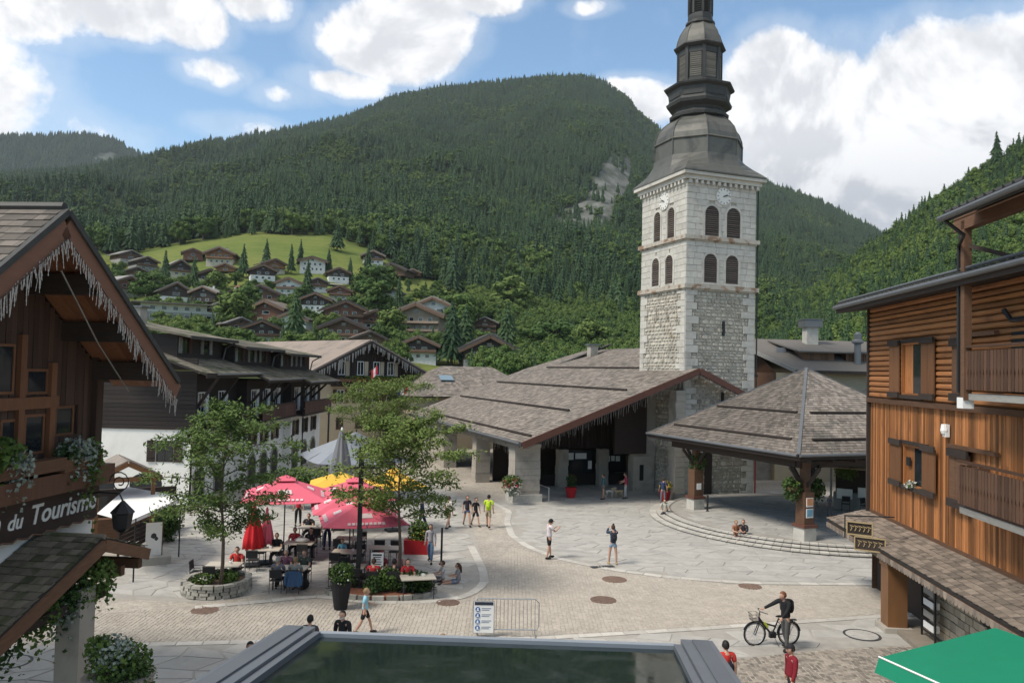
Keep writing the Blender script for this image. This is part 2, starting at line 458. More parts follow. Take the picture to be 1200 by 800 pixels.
def broad_mesh(name, clumps, leaves, mats, seed=1, leaf=0.055):
    """a leafy crown: clumps of small leaf faces spread on lobes; 1 m tall"""
    g = random.Random(seed); mb = MB()
    mb.mat(0)
    lobes = []
    for i in range(clumps):
        a = g.uniform(0, 6.28); h = g.uniform(0.28, 0.86); rr = 0.30 * math.sqrt(max(0.05, 1 - ((h - .52) / .46) ** 2)) * g.uniform(0.35, 1.0)
        lobes.append((rr * math.cos(a), rr * math.sin(a), h, g.uniform(.09, .16)))
    for (x, y, z, r) in lobes:
        mb.ico((x, y, z), r * .66, 0.3, 1, (1, 1, .8), g)
        for _ in range(leaves):
            d = Vector((g.gauss(0, 1), g.gauss(0, 1), g.gauss(0.25, 1))).normalized()
            p = Vector((x, y, z)) + d * r * g.uniform(.75, 1.12)
            u = d.orthogonal().normalized(); u.rotate(Matrix.Rotation(g.uniform(0, 6.28), 3, d)); q = d.cross(u)
            tl = d * g.uniform(-.5, .5)
            s = leaf * g.uniform(.6, 1.2)
            mb.add([p - u * s, p - q * s * .6 + tl * s * .5, p + u * s, p + q * s * .6 - tl * s * .5], [(0, 1, 2, 3)])
    mb.mat(1); mb.tube([(0, 0, 0), (0, 0, .35), (.02, 0, .7)], [.028, .02, .008], 6)
    for i in range(0, clumps, 3):
        x, y, z, r = lobes[i]; mb.tube([(0, 0, max(.15, z - .3)), (x, y, z)], [.012, .004], 4)
    return mb.mesh(name, mats)

def scatter(name, protos, pts):
    """one object of uncountable trees; pts rows: x, y, z, height, width factor, turn, kind"""
    arr = np.array(pts, dtype=np.float32)
    me = bpy.data.meshes.new(name); me.vertices.add(len(arr)); me.vertices.foreach_set('co', arr[:, :3].ravel()); me.update()
    for nm, col in (('h', 3), ('wd', 4), ('turn', 5)):
        at = me.attributes.new(nm, 'FLOAT', 'POINT'); at.data.foreach_set('value', arr[:, col].copy())
    at = me.attributes.new('sort', 'INT', 'POINT'); at.data.foreach_set('value', arr[:, 6].astype(np.int32))
    o = link(name, me, kind='stuff')
    ng = bpy.data.node_groups.new(name, 'GeometryNodeTree')
    ng.interface.new_socket('Geometry', in_out='INPUT', socket_type='NodeSocketGeometry')
    ng.interface.new_socket('Geometry', in_out='OUTPUT', socket_type='NodeSocketGeometry')
    gi = ng.nodes.new('NodeGroupInput'); go = ng.nodes.new('NodeGroupOutput')
    join = ng.nodes.new('GeometryNodeJoinGeometry')
    def named(n, ty='FLOAT'):
        x = ng.nodes.new('GeometryNodeInputNamedAttribute'); x.data_type = ty; x.inputs[0].default_value = n
        return x.outputs[0]
    hh, ww, tt, ss = named('h'), named('wd'), named('turn'), named('sort', 'INT')
    mu = ng.nodes.new('ShaderNodeMath'); mu.operation = 'MULTIPLY'; ng.links.new(hh, mu.inputs[0]); ng.links.new(ww, mu.inputs[1])
    cx = ng.nodes.new('ShaderNodeCombineXYZ'); ng.links.new(mu.outputs[0], cx.inputs[0]); ng.links.new(mu.outputs[0], cx.inputs[1]); ng.links.new(hh, cx.inputs[2])
    cr = ng.nodes.new('ShaderNodeCombineXYZ'); ng.links.new(tt, cr.inputs[2])
    for k, pr in enumerate(protos):
        eq = ng.nodes.new('FunctionNodeCompare'); eq.data_type = 'INT'; eq.operation = 'EQUAL'
        ng.links.new(ss, eq.inputs[2]); eq.inputs[3].default_value = k
        ob = bpy.data.objects.new(name + '_tree', pr)
        oi = ng.nodes.new('GeometryNodeObjectInfo'); oi.inputs[0].default_value = ob; oi.inputs[1].default_value = True
        ip = ng.nodes.new('GeometryNodeInstanceOnPoints')
        ng.links.new(gi.outputs[0], ip.inputs['Points']); ng.links.new(eq.outputs[0], ip.inputs['Selection'])
        ng.links.new(oi.outputs['Geometry'], ip.inputs['Instance'])
        ng.links.new(cr.outputs[0], ip.inputs['Rotation']); ng.links.new(cx.outputs[0], ip.inputs['Scale'])
        ng.links.new(ip.outputs[0], join.inputs[0])
    ng.links.new(join.outputs[0], go.inputs[0])
    md = o.modifiers.new('trees', 'NODES'); md.node_group = ng
    return o
FD, FM, FL = [F_DARK, BARK], [F_MID, BARK], [F_LIGHT, BARK]
far_protos = [spruce_mesh('spruce', 11, 9, FD, .42, seed=1), spruce_mesh('spruce', 9, 8, FD, .45, seed=2), broad_mesh('beech', 16, 26, FM, 3, .05), broad_mesh('ash', 15, 26, FL, 4, .05)]
near_protos = [spruce_mesh('spruce', 13, 11, FD, .4, seed=5), spruce_mesh('spruce', 11, 10, FD, .4, seed=6), broad_mesh('beech', 34, 70, FM, 7, .030), broad_mesh('ash', 32, 70, FL, 8, .030), spruce_mesh('spruce', 16, 12, FD, .45, seed=9)]

g = random.Random(11)
pts = []
def put(x, y, z, h, kind, wd=1.0):
    pts.append((x, y, z, h, wd * g.uniform(.85, 1.2), g.uniform(0, 6.28), kind))
# main mountain
A0, A1 = R(-42), R(36)
n = 0
for _ in range(84000):
    r = math.sqrt(g.uniform(430 ** 2, 2240 ** 2)); a = g.uniform(A0, A1)
    x, y = math.sin(a) * r, math.cos(a) * r
    z = ground_main(a, r); e = math.atan2(z - CAMH, r)
    if not wood_at(a, e, r): continue
    if inside(_rock, a, e) and r > 800 and g.random() < .80 + .19 * (noise.noise(Vector((x / 50, y / 50, 9))) > -.1): continue
    nz = noise.noise(Vector((x / 140, y / 140, 1.3))) + 0.5 * noise.noise(Vector((x / 45, y / 45, 4.1)))
    low = 1 - smooth(560, 1500, r)
    p_b = min(.92, max(0.03, 0.06 + 0.95 * nz + 0.36 * low))
    if g.random() < p_b:
        put(x, y, z - 2, g.uniform(8, 17), 2 if g.random() < .62 - .3 * nz else 3, 1.05)
    else:
        put(x, y, z - 2, 10 + 15 * g.random() ** 1.5 + (4 if g.random() < .1 else 0), 0 if g.random() < .5 else 1, g.uniform(.85, 1.4))
# a closer wood at the foot of the slope, right of the village
for _ in range(5200):
    r = math.sqrt(g.uniform(190 ** 2, 480 ** 2)); a = g.uniform(R(-3), R(24))
    x, y = math.sin(a) * r, math.cos(a) * r
    z = ground_main(a, r); e = math.atan2(z - CAMH, r)
    if not wood_at(a, e, r): continue
    put(x, y, z - 1.5, g.uniform(7, 11.5), (2 if g.random() < .6 else 3) if g.random() < .66 else g.choice([0, 1]))
scatter('mountain_wood', far_protos, [q for q in pts if math.hypot(q[0], q[1]) > 520])
scatter('foot_wood', near_protos, [q for q in pts if math.hypot(q[0], q[1]) <= 520])
pts = []
for _ in range(9000):
    r = math.sqrt(g.uniform(RL0 ** 2, 3620 ** 2)); a = g.uniform(R(-36), R(-20))
    z = ground_left(a, r)
    if inside(_rock2, a, math.atan2(z - CAMH, r)) : continue
    put(math.sin(a) * r, math.cos(a) * r, z - 3, g.uniform(20, 32), 0 if g.random() < .5 else 1, 1.5)
scatter('far_hill_wood', far_protos, pts)
pts = []
for _ in range(6200):
    r = math.sqrt(g.uniform(125 ** 2, 590 ** 2)); a = g.uniform(R(14.5), R(38))
    x, y = math.sin(a) * r, math.cos(a) * r
    z = ground_right(a, r)
    if r < 300 and g.random() < .35: continue
    nz = noise.noise(Vector((x / 60, y / 60, 7.3)))
    if g.random() < 0.68 + .5 * nz: put(x, y, z - 1.0, g.uniform(8, 14), 2 if g.random() < .55 else 3)
    else: put(x, y, z - 1.0, g.uniform(11, 19), g.choice([0, 1, 4]))
scatter('hill_wood', near_protos, pts)
# ================================================================ the square
def sett_mat(name, c1, c2, scale=8.0, vs=0.035):
    """small stone setts: each cell its own tone, sunk joints, worn and stained in broad patches"""
    m = bpy.data.materials.new(name); m.use_nodes = True; t = NT(m.node_tree); b = t.n['Principled BSDF']
    pos = t.new('ShaderNodeNewGeometry').outputs['Position']
    vo = t.new('ShaderNodeTexVoronoi'); t.l.new(pos, vo.inputs['Vector']); vo.inputs['Scale'].default_value = scale
    ve = t.new('ShaderNodeTexVoronoi', feature='DISTANCE_TO_EDGE'); t.l.new(pos, ve.inputs['Vector']); ve.inputs['Scale'].default_value = scale
    sx = t.new('ShaderNodeSeparateColor'); t.l.new(vo.outputs['Color'], sx.inputs[0])
    col = t.mix(sx.outputs[0], (*c1, 1), (*c2, 1))
    big = t.noise(pos, 0.16, 5, 0.62, 0.5); med = t.noise(pos, 0.9, 5, 0.7, .6); fine = t.noise(pos, 9.0, 4, .7)
    f = t.math('ADD', t.math('MULTIPLY', t.math('SUBTRACT', big, .5), 0.75), 1.0)
    f = t.math('MULTIPLY', f, t.math('ADD', t.math('MULTIPLY', t.math('SUBTRACT', med, .5), 0.55), 1.0))
    f = t.math('MULTIPLY', f, t.math('ADD', t.math('MULTIPLY', t.math('SUBTRACT', fine, .5), 0.4), 1.0))
    f = t.math('MULTIPLY', f, t.ramp(ve.outputs['Distance'], 0.0, 0.10, 0.84, 1.0))
    # a few dark blots, as left by feet and tyres
    blot = t.ramp(t.noise(pos, 2.6, 3, 0.5), 0.66, 0.74, 1.0, 0.82)
    f = t.math('MULTIPLY', f, blot)
    cv = t.new('ShaderNodeCombineXYZ')
    for i in range(3): t.l.new(f, cv.inputs[i])
    t.l.new(t.mix(1.0, col, cv.outputs[0], 'MULTIPLY'), b.inputs['Base Color'])
    b.inputs['Roughness'].default_value = 0.85; b.inputs['Specular IOR Level'].default_value = 0.25
    bp = t.new('ShaderNodeBump'); bp.inputs['Strength'].default_value = .5; bp.inputs['Distance'].default_value = .015
    t.l.new(t.ramp(ve.outputs['Distance'], 0, .12), bp.inputs['Height']); t.l.new(bp.outputs[0], b.inputs['Normal'])
    return m
SETT = sett_mat('beige_setts', (0.330, 0.295, 0.248), (0.430, 0.388, 0.332))
SETT_DARK = mat('brown_setts', (0.24, 0.21, 0.175), 0.85, .3, 1.2, isl=.38, bump=.3, world_space=True)
SETT_BEIGE = mat('laid_beige_setts', (0.385, 0.345, 0.292), 0.85, .20, 1.3, isl=.08, bump=.3, world_space=True)
JOINT = mat('paving_joint', (0.325, 0.305, 0.272), 0.95, .25, 2.0, world_space=True)
SLAB = mat('grey_slab', (0.385, 0.368, 0.335), 0.8, .22, 1.4, rnd=.06, isl=.06, bump=.25, bscale=14, col2=(0.295, 0.285, 0.265), c2scale=.8, c2lo=.5, c2hi=.72)
STRIP = mat('pale_kerb_stone', (0.45, 0.425, 0.38), 0.8, .25, 3, rnd=.12, bump=.2)

me = bpy.data.meshes.new('ground')
me.from_pydata([(-3400, -380, 0), (2300, -380, 0), (2300, 4300, 0), (-3400, 4300, 0)], [], [(0, 1, 2, 3)])
me.materials.append(SETT)
link('ground', me, kind='structure')

ST = R(4.8)                                   # bearing of the street
def in_poly(poly, x, y): return inside(poly, x, y)
def paving(name, pxs, cell, z=0.004, seed=1, parts=300, material=None, extra=None):
    """a sheet of mortar with uneven slabs laid on it, each a piece of its own"""
    gg = random.Random(seed)
    poly = [tuple(G(*p)[:2]) for p in pxs] if not extra else extra
    mb = MB(); mb.add([(x, y, z) for x, y in poly], [tuple(range(len(poly)))])
    base = mb.build(name, JOINT, kind='structure')
    if base.data.polygons[0].normal.z < 0: base.data.flip_normals()
    ca, sa = math.cos(-ST), math.sin(-ST)
    xs = [p[0] for p in poly]; ys = [p[1] for p in poly]
    u0, u1 = int(min(xs) / cell) - 8, int(max(xs) / cell) + 8
    v0, v1 = int(min(ys) / cell) - 8, int(max(ys) / cell) + 8
    pt = {}
    def node(i, j):
        if (i, j) not in pt:
            x = (i + (.5 if j % 2 else 0)) * cell * 1.15 + gg.uniform(-.3, .3) * cell; y = j * cell * .85 + gg.uniform(-.26, .26) * cell
            pt[i, j] = Vector((x * ca - y * sa, x * sa + y * ca, 0))
        return pt[i, j]
    cells = []
    for j in range(v0 - 4, v1 + 4):
        i = u0 - 4
        while i < u1 + 4:
            wd = 2 if gg.random() < .2 else 1
            o = 1 if j % 2 else 0
            lo = [node(i + k, j) for k in range(wd + 1)]
            hi = [node(i + k, j + 1) for k in range(wd + 1)]
            q = lo + hi[::-1]
            i += wd
            c = sum(q, Vector()) / len(q)
            if not all(in_poly(poly, c.x + (p.x - c.x) * .85, c.y + (p.y - c.y) * .85) for p in q): continue
            d = c.length; pxx = 600 + FPX * c.x / max(1, c.y)
            vis = 1 if -20 < pxx < 1220 and c.y > 5 else 0
            cells.append((-vis, d, c, q))
    cells.sort(key=lambda k: k[:2])
    rest = MB()
    for n_, (v_, d, c, q) in enumerate(cells):
        ins = 1 - 0.022 / cell * 2
        top = z + 0.012 + gg.uniform(0, .008)
        inner = [c + (p - c) * (ins - .02) for p in q]; outer = [c + (p - c) * ins for p in q]
        t = MB() if (n_ < parts and v_) else rest
        L = len(q); ref = c if t is not rest else Vector()
        vs = [(p.x - ref.x, p.y - ref.y, z - .001) for p in outer] + [(p.x - ref.x, p.y - ref.y, top) for p in inner]
        t.add(vs, [tuple(range(L, 2 * L))] + [(k, (k + 1) % L, L + (k + 1) % L, L + k) for k in range(L)])
        if t is not rest: link('slab', t.mesh('slab', SLAB), base, (c.x, c.y, 0))
    if rest.f: rest.build('slab_infill', SLAB, base, kind='stuff')
    return base

# the grey floor before the market hall and the shelter, the terrace floor, the band in front
A_ = [(575, 588), (597, 599), (594, 612), (600, 628), (621, 642), (660, 656), (720, 668), (790, 677), (870, 683), (1032, 685), (1120, 683), (1150, 640), (1060, 590), (1010, 571), (880, 574), (760, 565), (620, 567)]
paving('market_floor', A_, 0.80, seed=3)
D_ = [(116, 700), (135, 672), (165, 640), (205, 606), (355, 565), (500, 562), (548, 585), (556, 625), (568, 668), (570, 688), (548, 700), (500, 706), (430, 706), (372, 690), (318, 696), (240, 706)]
paving('terrace_floor', D_, 0.78, seed=5)
B_ = [(-120, 762), (110, 757), (300, 752), (460, 750), (632, 748), (800, 738), (1035, 722), (1150, 716), (1210, 752), (1035, 757), (965, 761), (857, 772), (700, 800), (400, 840), (-100, 850)]
paving('street_floor', B_, 0.82, seed=8)

def strip(name, pxs, wd=0.34, step=0.95, z=0.010):
    pts = [G(*p) for p in pxs]
    base = None
    dense = []
    for a, b in zip(pts, pts[1:]):
        k = max(1, int((b - a).length / .25))
        dense += [a + (b - a) * i / k for i in range(k)]
    dense.append(pts[-1])
    for _ in range(3):
        dense = [dense[0]] + [(dense[i - 1] + dense[i] * 2 + dense[i + 1]) / 4 for i in range(1, len(dense) - 1)] + [dense[-1]]
    mb = MB()
    L = [p + (dense[min(i + 1, len(dense) - 1)] - dense[max(i - 1, 0)]).normalized().cross(Vector((0, 0, 1))) * wd / 2 for i, p in enumerate(dense)]
    Q = [2 * p - l for p, l in zip(dense, L)]
    for i in range(len(dense) - 1):
        mb.add([(*L[i][:2], z), (*L[i + 1][:2], z), (*Q[i + 1][:2], z), (*Q[i][:2], z)], [(3, 2, 1, 0)])
    base = mb.build(name, JOINT, kind='structure')
    i = 0; n = max(2, int(step / .25))
    while i < len(dense) - 1:
        j = min(len(dense) - 1, i + n)
        t = MB(); c = (dense[i] + dense[j]) / 2
        k = .03
        a, b = dense[i] + (dense[j] - dense[i]).normalized() * .012, dense[j] - (dense[j] - dense[i]).normalized() * .012
        la, lb = L[i] + (a - dense[i]), L[j] + (b - dense[j]); qa, qb = Q[i] + (a - dense[i]), Q[j] + (b - dense[j])
        o = [la, lb, qb, qa]
        t.add([(p.x - c.x, p.y - c.y, z - .002) for p in o] + [(p.x - c.x, p.y - c.y, z + .012 + rng.uniform(0, .006)) for p in o],
              [(7, 6, 5, 4)] + [(m, 4 + m, 4 + (m + 1) % 4, (m + 1) % 4) for m in range(4)])
        link('kerb_stone', t.mesh('kerb_stone', STRIP), base, (c.x, c.y, 0))
        i = j
strip('paving_border', A_[:12] )
strip('paving_border', [(552, 640), (566, 668), (568, 684), (548, 699), (500, 706), (430, 706), (372, 698), (318, 704), (228, 712)])
strip('paving_border', [(-60, 762), (110, 757), (300, 752), (460, 750), (632, 748), (800, 738), (1035, 722), (1100, 718)], .3)
strip('paving_border', [(300, 680), (372, 668), (430, 662)], .4)

def setts(name, pxs, size, material, z=.004, fan=1.7, seed=1):
    gg = np.random.default_rng(seed)
    poly = [tuple(G(*p)[:2]) for p in pxs]
    xs = [p[0] for p in poly]; ys = [p[1] for p in poly]
    x0, x1, y0, y1 = min(xs), max(xs), min(ys) - 1, max(ys) + 1
    V = []; F = []
    h = size * .46
    for j in range(int(y0 / size), int(y1 / size) + 1):
        for i in range(int(x0 / size), int(x1 / size) + 1):
            x = i * size; k = ((x / fan) % 1) * 2 - 1
            y = j * size + .5 * fan * math.sqrt(max(0, 1 - k * k)) * .8
            if not in_poly(poly, x, y): continue
            jx, jy, a, b, t = gg.uniform(-.1, .1, 5) * size
            V += [(x + sx * (h + a) + jx, y + sy * (h + b) + jy, z) for sx, sy in ((-1, -1), (1, -1), (1, 1), (-1, 1))]
            V += [(x + sx * (h * .82 + a) + jx, y + sy * (h * .82 + b) + jy, z + .011 + t * .1) for sx, sy in ((-1, -1), (1, -1), (1, 1), (-1, 1))]
            o = len(V) - 8
            F += [(o + 4, o + 5, o + 6, o + 7)] + [(o + m, o + (m + 1) % 4, o + 4 + (m + 1) % 4, o + 4 + m) for m in range(4)]
    me = bpy.data.meshes.new(name); me.from_pydata(V, [], F); me.materials.append(material); me.update()
    return link(name, me, kind='stuff')
setts('cobbles', [(857, 773), (965, 762), (1035, 758), (1210, 753), (1210, 860), (820, 860)], .135, SETT_DARK, fan=1.6)
setts('cobbles', [(108, 716), (228, 714), (318, 706), (430, 708), (548, 702), (572, 690), (574, 668), (600, 640), (660, 660), (720, 671), (870, 686), (1060, 688), (1060, 717), (800, 735), (632, 745), (300, 750), (100, 754), (90, 730)], .135, SETT_BEIGE, fan=1.8, seed=2)

# ---------------------------------------------------------------- manhole covers
RUST = mat('rusted_iron', (0.16, 0.105, 0.08), 0.8, .35, 9, bump=.3, rnd=.15)
IRON = mat('dark_iron', (0.05, 0.05, 0.052), 0.6, .3, 12)
def manhole(px, py, label, r=.42, inner=None, square=None):
    p = G(px, py)
    t = thing('manhole_cover' if not square else 'drain_grate', label, 'manhole cover' if not square else 'drain grate', (p.x, p.y, 0.004), 0.3)
    if square:
        mb = MB(); mb.box((0, 0, .012), (square[0], square[1], .02)); mb.build('frame', IRON, t)
        for k in range(9):
            b = MB(); b.box((-square[0] * .42 + k * square[0] * .105, 0, .026), (square[0] * .06, square[1] * .8, .012)); b.build('bar', IRON, t)
        return
    mb = MB(); mb.lathe((0, 0, 0), [(r * 1.0, 0), (r, .022), (r * .88, .022), (r * .88, .014)], 28); mb.build('ring', IRON if inner else RUST, t)
    mb = MB(); mb.lathe((0, 0, 0), [(r * .86, .0), (r * .86, .020), (r * .2, .026)], 28)
    for k in range(8):
        a = k * math.pi / 4; mb.box((math.cos(a) * r * .5, math.sin(a) * r * .5, .024), (r * .5, .03, .012), rotz(a))
    mb.build('lid', inner or RUST, t)
manhole(707, 703, 'rusty round manhole cover on beige cobbles ahead of the metal barrier', .48)
manhole(720, 679, 'round brown manhole cover near the grey paving edge behind woman', .5)
manhole(706, 664, 'dark rectangular drain grate in the pale paving border', square=(1.05, .3))
manhole(879, 687, 'rusty manhole cover on the cobbles beyond the cyclist', .45)
manhole(1010, 744, 'grey paved-in manhole cover with dark ring by brown post', .58, inner=SLAB)
manhole(240, 715, 'rusty manhole cover in front of the stone tree planter', .45)
manhole(525, 706, 'brown manhole cover between flower bed and seated girl', .42)
manhole(12, 776, 'pale manhole cover with ring beside the tourist office pillar', .55, inner=SLAB)
# ================================================================ building kit
SHINGLE = mat('grey_wood_shingle', (0.178, 0.152, 0.128), 0.9, .34, 3, isl=.36, rnd=.3, bump=.35, bscale=20, col2=(0.105, 0.10, 0.085), c2scale=.9, c2lo=.5, c2hi=.75, world_space=True)
SHINGLE_B = mat('brown_wood_shingle', (0.205, 0.165, 0.130), 0.9, .34, 3, isl=.36, rnd=.32, bump=.35, bscale=20, col2=(0.085, 0.07, 0.058), c2scale=1.3, c2lo=.52, c2hi=.68)
SHINGLE_M = mat('mossy_wood_shingle', (0.135, 0.118, 0.092), 0.95, .34, 3, isl=.34, rnd=.3, bump=.4, bscale=18, col2=(0.055, 0.06, 0.03), c2scale=.8, c2lo=.46, c2hi=.62)
ROOFDARK = mat('roof_underlay', (0.045, 0.04, 0.036), 0.95, .2, 3)
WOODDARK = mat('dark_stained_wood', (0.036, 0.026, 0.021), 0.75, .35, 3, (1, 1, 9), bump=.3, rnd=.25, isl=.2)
WOODMID = mat('brown_wood', (0.115, 0.060, 0.034), 0.7, .35, 2.5, (1, 1, 7), bump=.3, rnd=.25, isl=.2)
WOODBARGE = mat('red_brown_board', (0.110, 0.047, 0.032), 0.6, .25, 2.5, (1, 5, 5), bump=.2, rnd=.1)
ORANGE_V = mat('orange_board_upright', (0.315, 0.128, 0.045), 0.55, .5, 3.0, (7, 7, .35), bump=.4, rnd=.55, col2=(0.13, 0.05, 0.022), c2scale=.7, c2lo=.5, c2hi=.8)
ORANGE_H = mat('orange_log_lying', (0.30, 0.128, 0.048), 0.55, .45, 3.0, (.35, 7, 7), bump=.4, rnd=.32, col2=(0.12, 0.05, 0.024), c2scale=.6, c2lo=.5, c2hi=.8)
PLASTER = mat('white_plaster', (0.76, 0.735, 0.675), 0.9, .08, 1.2, bump=.1, bscale=30, col2=(0.58, 0.55, 0.49), c2scale=.35, c2lo=.5, c2hi=.8)
PLASTER_Y = mat('cream_plaster', (0.46, 0.385, 0.27), 0.9, .1, 1.2, bump=.1, bscale=30)
PLASTER_G = mat('grey_beige_plaster', (0.36, 0.325, 0.275), 0.9, .14, 1.2, bump=.15, bscale=26, col2=(0.25, 0.225, 0.19), c2scale=.6)
STONE = mat('pale_ashlar', (0.455, 0.43, 0.38), 0.9, .24, 3.0, rnd=.07, isl=.12, bump=.35, bscale=16, col2=(0.33, 0.305, 0.265), c2scale=.55, c2lo=.5, c2hi=.72)
RUBBLE = mat('rubble_stone', (0.47, 0.43, 0.36), 0.95, .3, 4.0, rnd=.2, isl=.24, bump=.5, bscale=14, col2=(0.30, 0.255, 0.195), c2scale=.8, c2lo=.5, c2hi=.70)
MORTAR = mat('lime_mortar', (0.36, 0.33, 0.275), 0.95, .25, 5, bump=.3)
CORNICE = mat('stained_stone_band', (0.40, 0.36, 0.30), 0.9, .3, 3, bump=.3, col2=(0.24, 0.155, 0.10), c2scale=1.2, c2lo=.5, c2hi=.62)
LEAD = mat('weathered_lead', (0.105, 0.102, 0.088), 0.55, .22, 2, (1, 1, .5), bump=.15, col2=(0.06, 0.06, 0.054), c2scale=.6, metal=.25, spec=.4)
LEAD_D = mat('dark_slate_metal', (0.046, 0.046, 0.044), 0.6, .3, 3, bump=.25, isl=.2, metal=.15)
GREYWOOD = mat('silvered_wood', (0.24, 0.23, 0.21), 0.85, .3, 4, (1, 1, 6), isl=.2, rnd=.2)
GLASS = mat('dark_glass', (0.018, 0.022, 0.025), 0.06, .1, 1, spec=.6)
WHITE = mat('white_paint', (0.75, 0.74, 0.71), 0.6, .06, 3)
METAL = mat('galvanised_metal', (0.36, 0.37, 0.38), 0.4, .12, 5, metal=.7)
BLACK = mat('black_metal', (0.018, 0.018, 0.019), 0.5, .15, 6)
ZINC = mat('dull_zinc', (0.155, 0.16, 0.165), 0.45, .15, 3, metal=.5)
LAMPWHITE = mat('unlit_lamp_cord', (0.40, 0.375, 0.34), 0.7, .1, 6)

def shingles(parent, a, b, c, d, row=.22, wd=.2, material=SHINGLE, parts=0, th=.018, under=True, seed=1, order=None, lift=.02):
    """boards in overlapping courses on the slope a-b (eave) to d-c (ridge); corners run round"""
    gg = random.Random(seed)
    a, b, c, d = map(Vector, (a, b, c, d))
    n = (b - a).cross(d - a)
    if n.length < 1e-6: n = (b - a).cross(c - a)
    n.normalize()
    if n.z < 0: n = -n
    if under:
        m = MB(); o = [p + n * .0 for p in (a, b, c, d)]
        if (c - d).length < 1e-4: o = o[:3]
        m.slab(o, .10, n) if (o[1] - o[0]).cross(o[2] - o[0]).dot(n) > 0 else m.slab(o[::-1], .10, n)
        m.build('roof_deck', ROOFDARK, parent)
    up = ((d + c) - (a + b)) / 2
    H = up.length
    k = max(1, int(H / row)); rest = MB(); made = []
    for j in range(k):
        t0, t1 = j / k, min(1.0, (j + 1.35) / k)
        l0, r0 = a.lerp(d, t0), b.lerp(c, t0); l1, r1 = a.lerp(d, t1), b.lerp(c, t1)
        W = (r0 - l0).length
        if W < .05: continue
        s = -gg.uniform(0, wd) if j % 2 else 0
        while s < W:
            w_ = wd * gg.uniform(.6, 1.45)
            s0, s1 = max(0, s), min(W, s + w_ - .008); s += w_
            if s1 - s0 < .03: continue
            f0, f1 = s0 / W, s1 / W
            e = gg.uniform(-.22, .06) * row * up / H
            q0, q1 = l0.lerp(r0, f0) + e * .5, l0.lerp(r0, f1) + e * .5
            q2, q3 = l1.lerp(r1, f1), l1.lerp(r1, f0)
            z0 = n * (lift + .010 + gg.uniform(0, .012)); z1 = n * .008
            made.append((q0 + z0 * 1, q1 + z0, q2 + z1, q3 + z1, n * th))
    if parts:
        key = order or (lambda q: (parent.matrix_basis @ ((q[0] + q[2]) / 2)).length)
        made.sort(key=key)
    for i, (q0, q1, q2, q3, t) in enumerate(made):
        if i < parts:
            m = MB(); ctr = (q0 + q2) / 2
            m.add([p - ctr for p in (q0, q1, q2, q3, q0 + t, q1 + t, q2 + t, q3 + t)], [(4, 5, 6, 7), (0, 1, 5, 4), (1, 2, 6, 5), (3, 0, 4, 7), (2, 3, 7, 6)])
            link('shingle', m.mesh('shingle', material), parent, ctr)
        else:
            rest.add([q0, q1, q2, q3, q0 + t, q1 + t, q2 + t, q3 + t], [(4, 5, 6, 7), (0, 1, 5, 4), (1, 2, 6, 5), (3, 0, 4, 7)])
    if rest.f: rest.build('shingles', material, parent, kind='stuff')

def icicles(a, b, drop=.55, step=.12, seed=1, label='', rows=1, mt=None):
    """a string of hanging winter lights, unlit, along a line in the world"""
    gg = random.Random(seed); a, b = Vector(a), Vector(b)
    t = thing('icicle_lights', label, 'string lights', a)
    L = (b - a).length; d = (b - a) / L
    cb = MB(); cb.tube([Vector(), b - a], .012, 4); cb.build('cable', BLACK, t)
    m = MB(); k = int(L / step)
    for i in range(k):
        for r_ in range(rows):
            p = d * (i + gg.uniform(0, .8)) * step + Vector((gg.uniform(-.03, .03), gg.uniform(-.03, .03), 0))
            l = drop * gg.choice([.35, .55, .75, 1.0]) * gg.uniform(.8, 1.15)
            sx, sy = gg.uniform(-.05, .05), gg.uniform(-.05, .05)
            m.tube([p, p + Vector((sx, sy, -l))], .006, 3, False)
            for q in range(int(l / .11) + 1):
                z = -q * .11 - gg.uniform(0, .05)
                if -z > l: break
                pp = p + Vector((sx * -z / l, sy * -z / l, z)); s = .012
                m.add([pp + Vector((s, 0, 0)), pp + Vector((-s * .5, s * .8, 0)), pp + Vector((-s * .5, -s * .8, 0)), pp + Vector((0, 0, s * 2.4)), pp + Vector((0, 0, -s * 2.4))],
                      [(0, 1, 3), (1, 2, 3), (2, 0, 3), (1, 0, 4), (2, 1, 4), (0, 2, 4)])
    m.build('strands', mt or LAMPWHITE, t, kind='stuff')
    return t

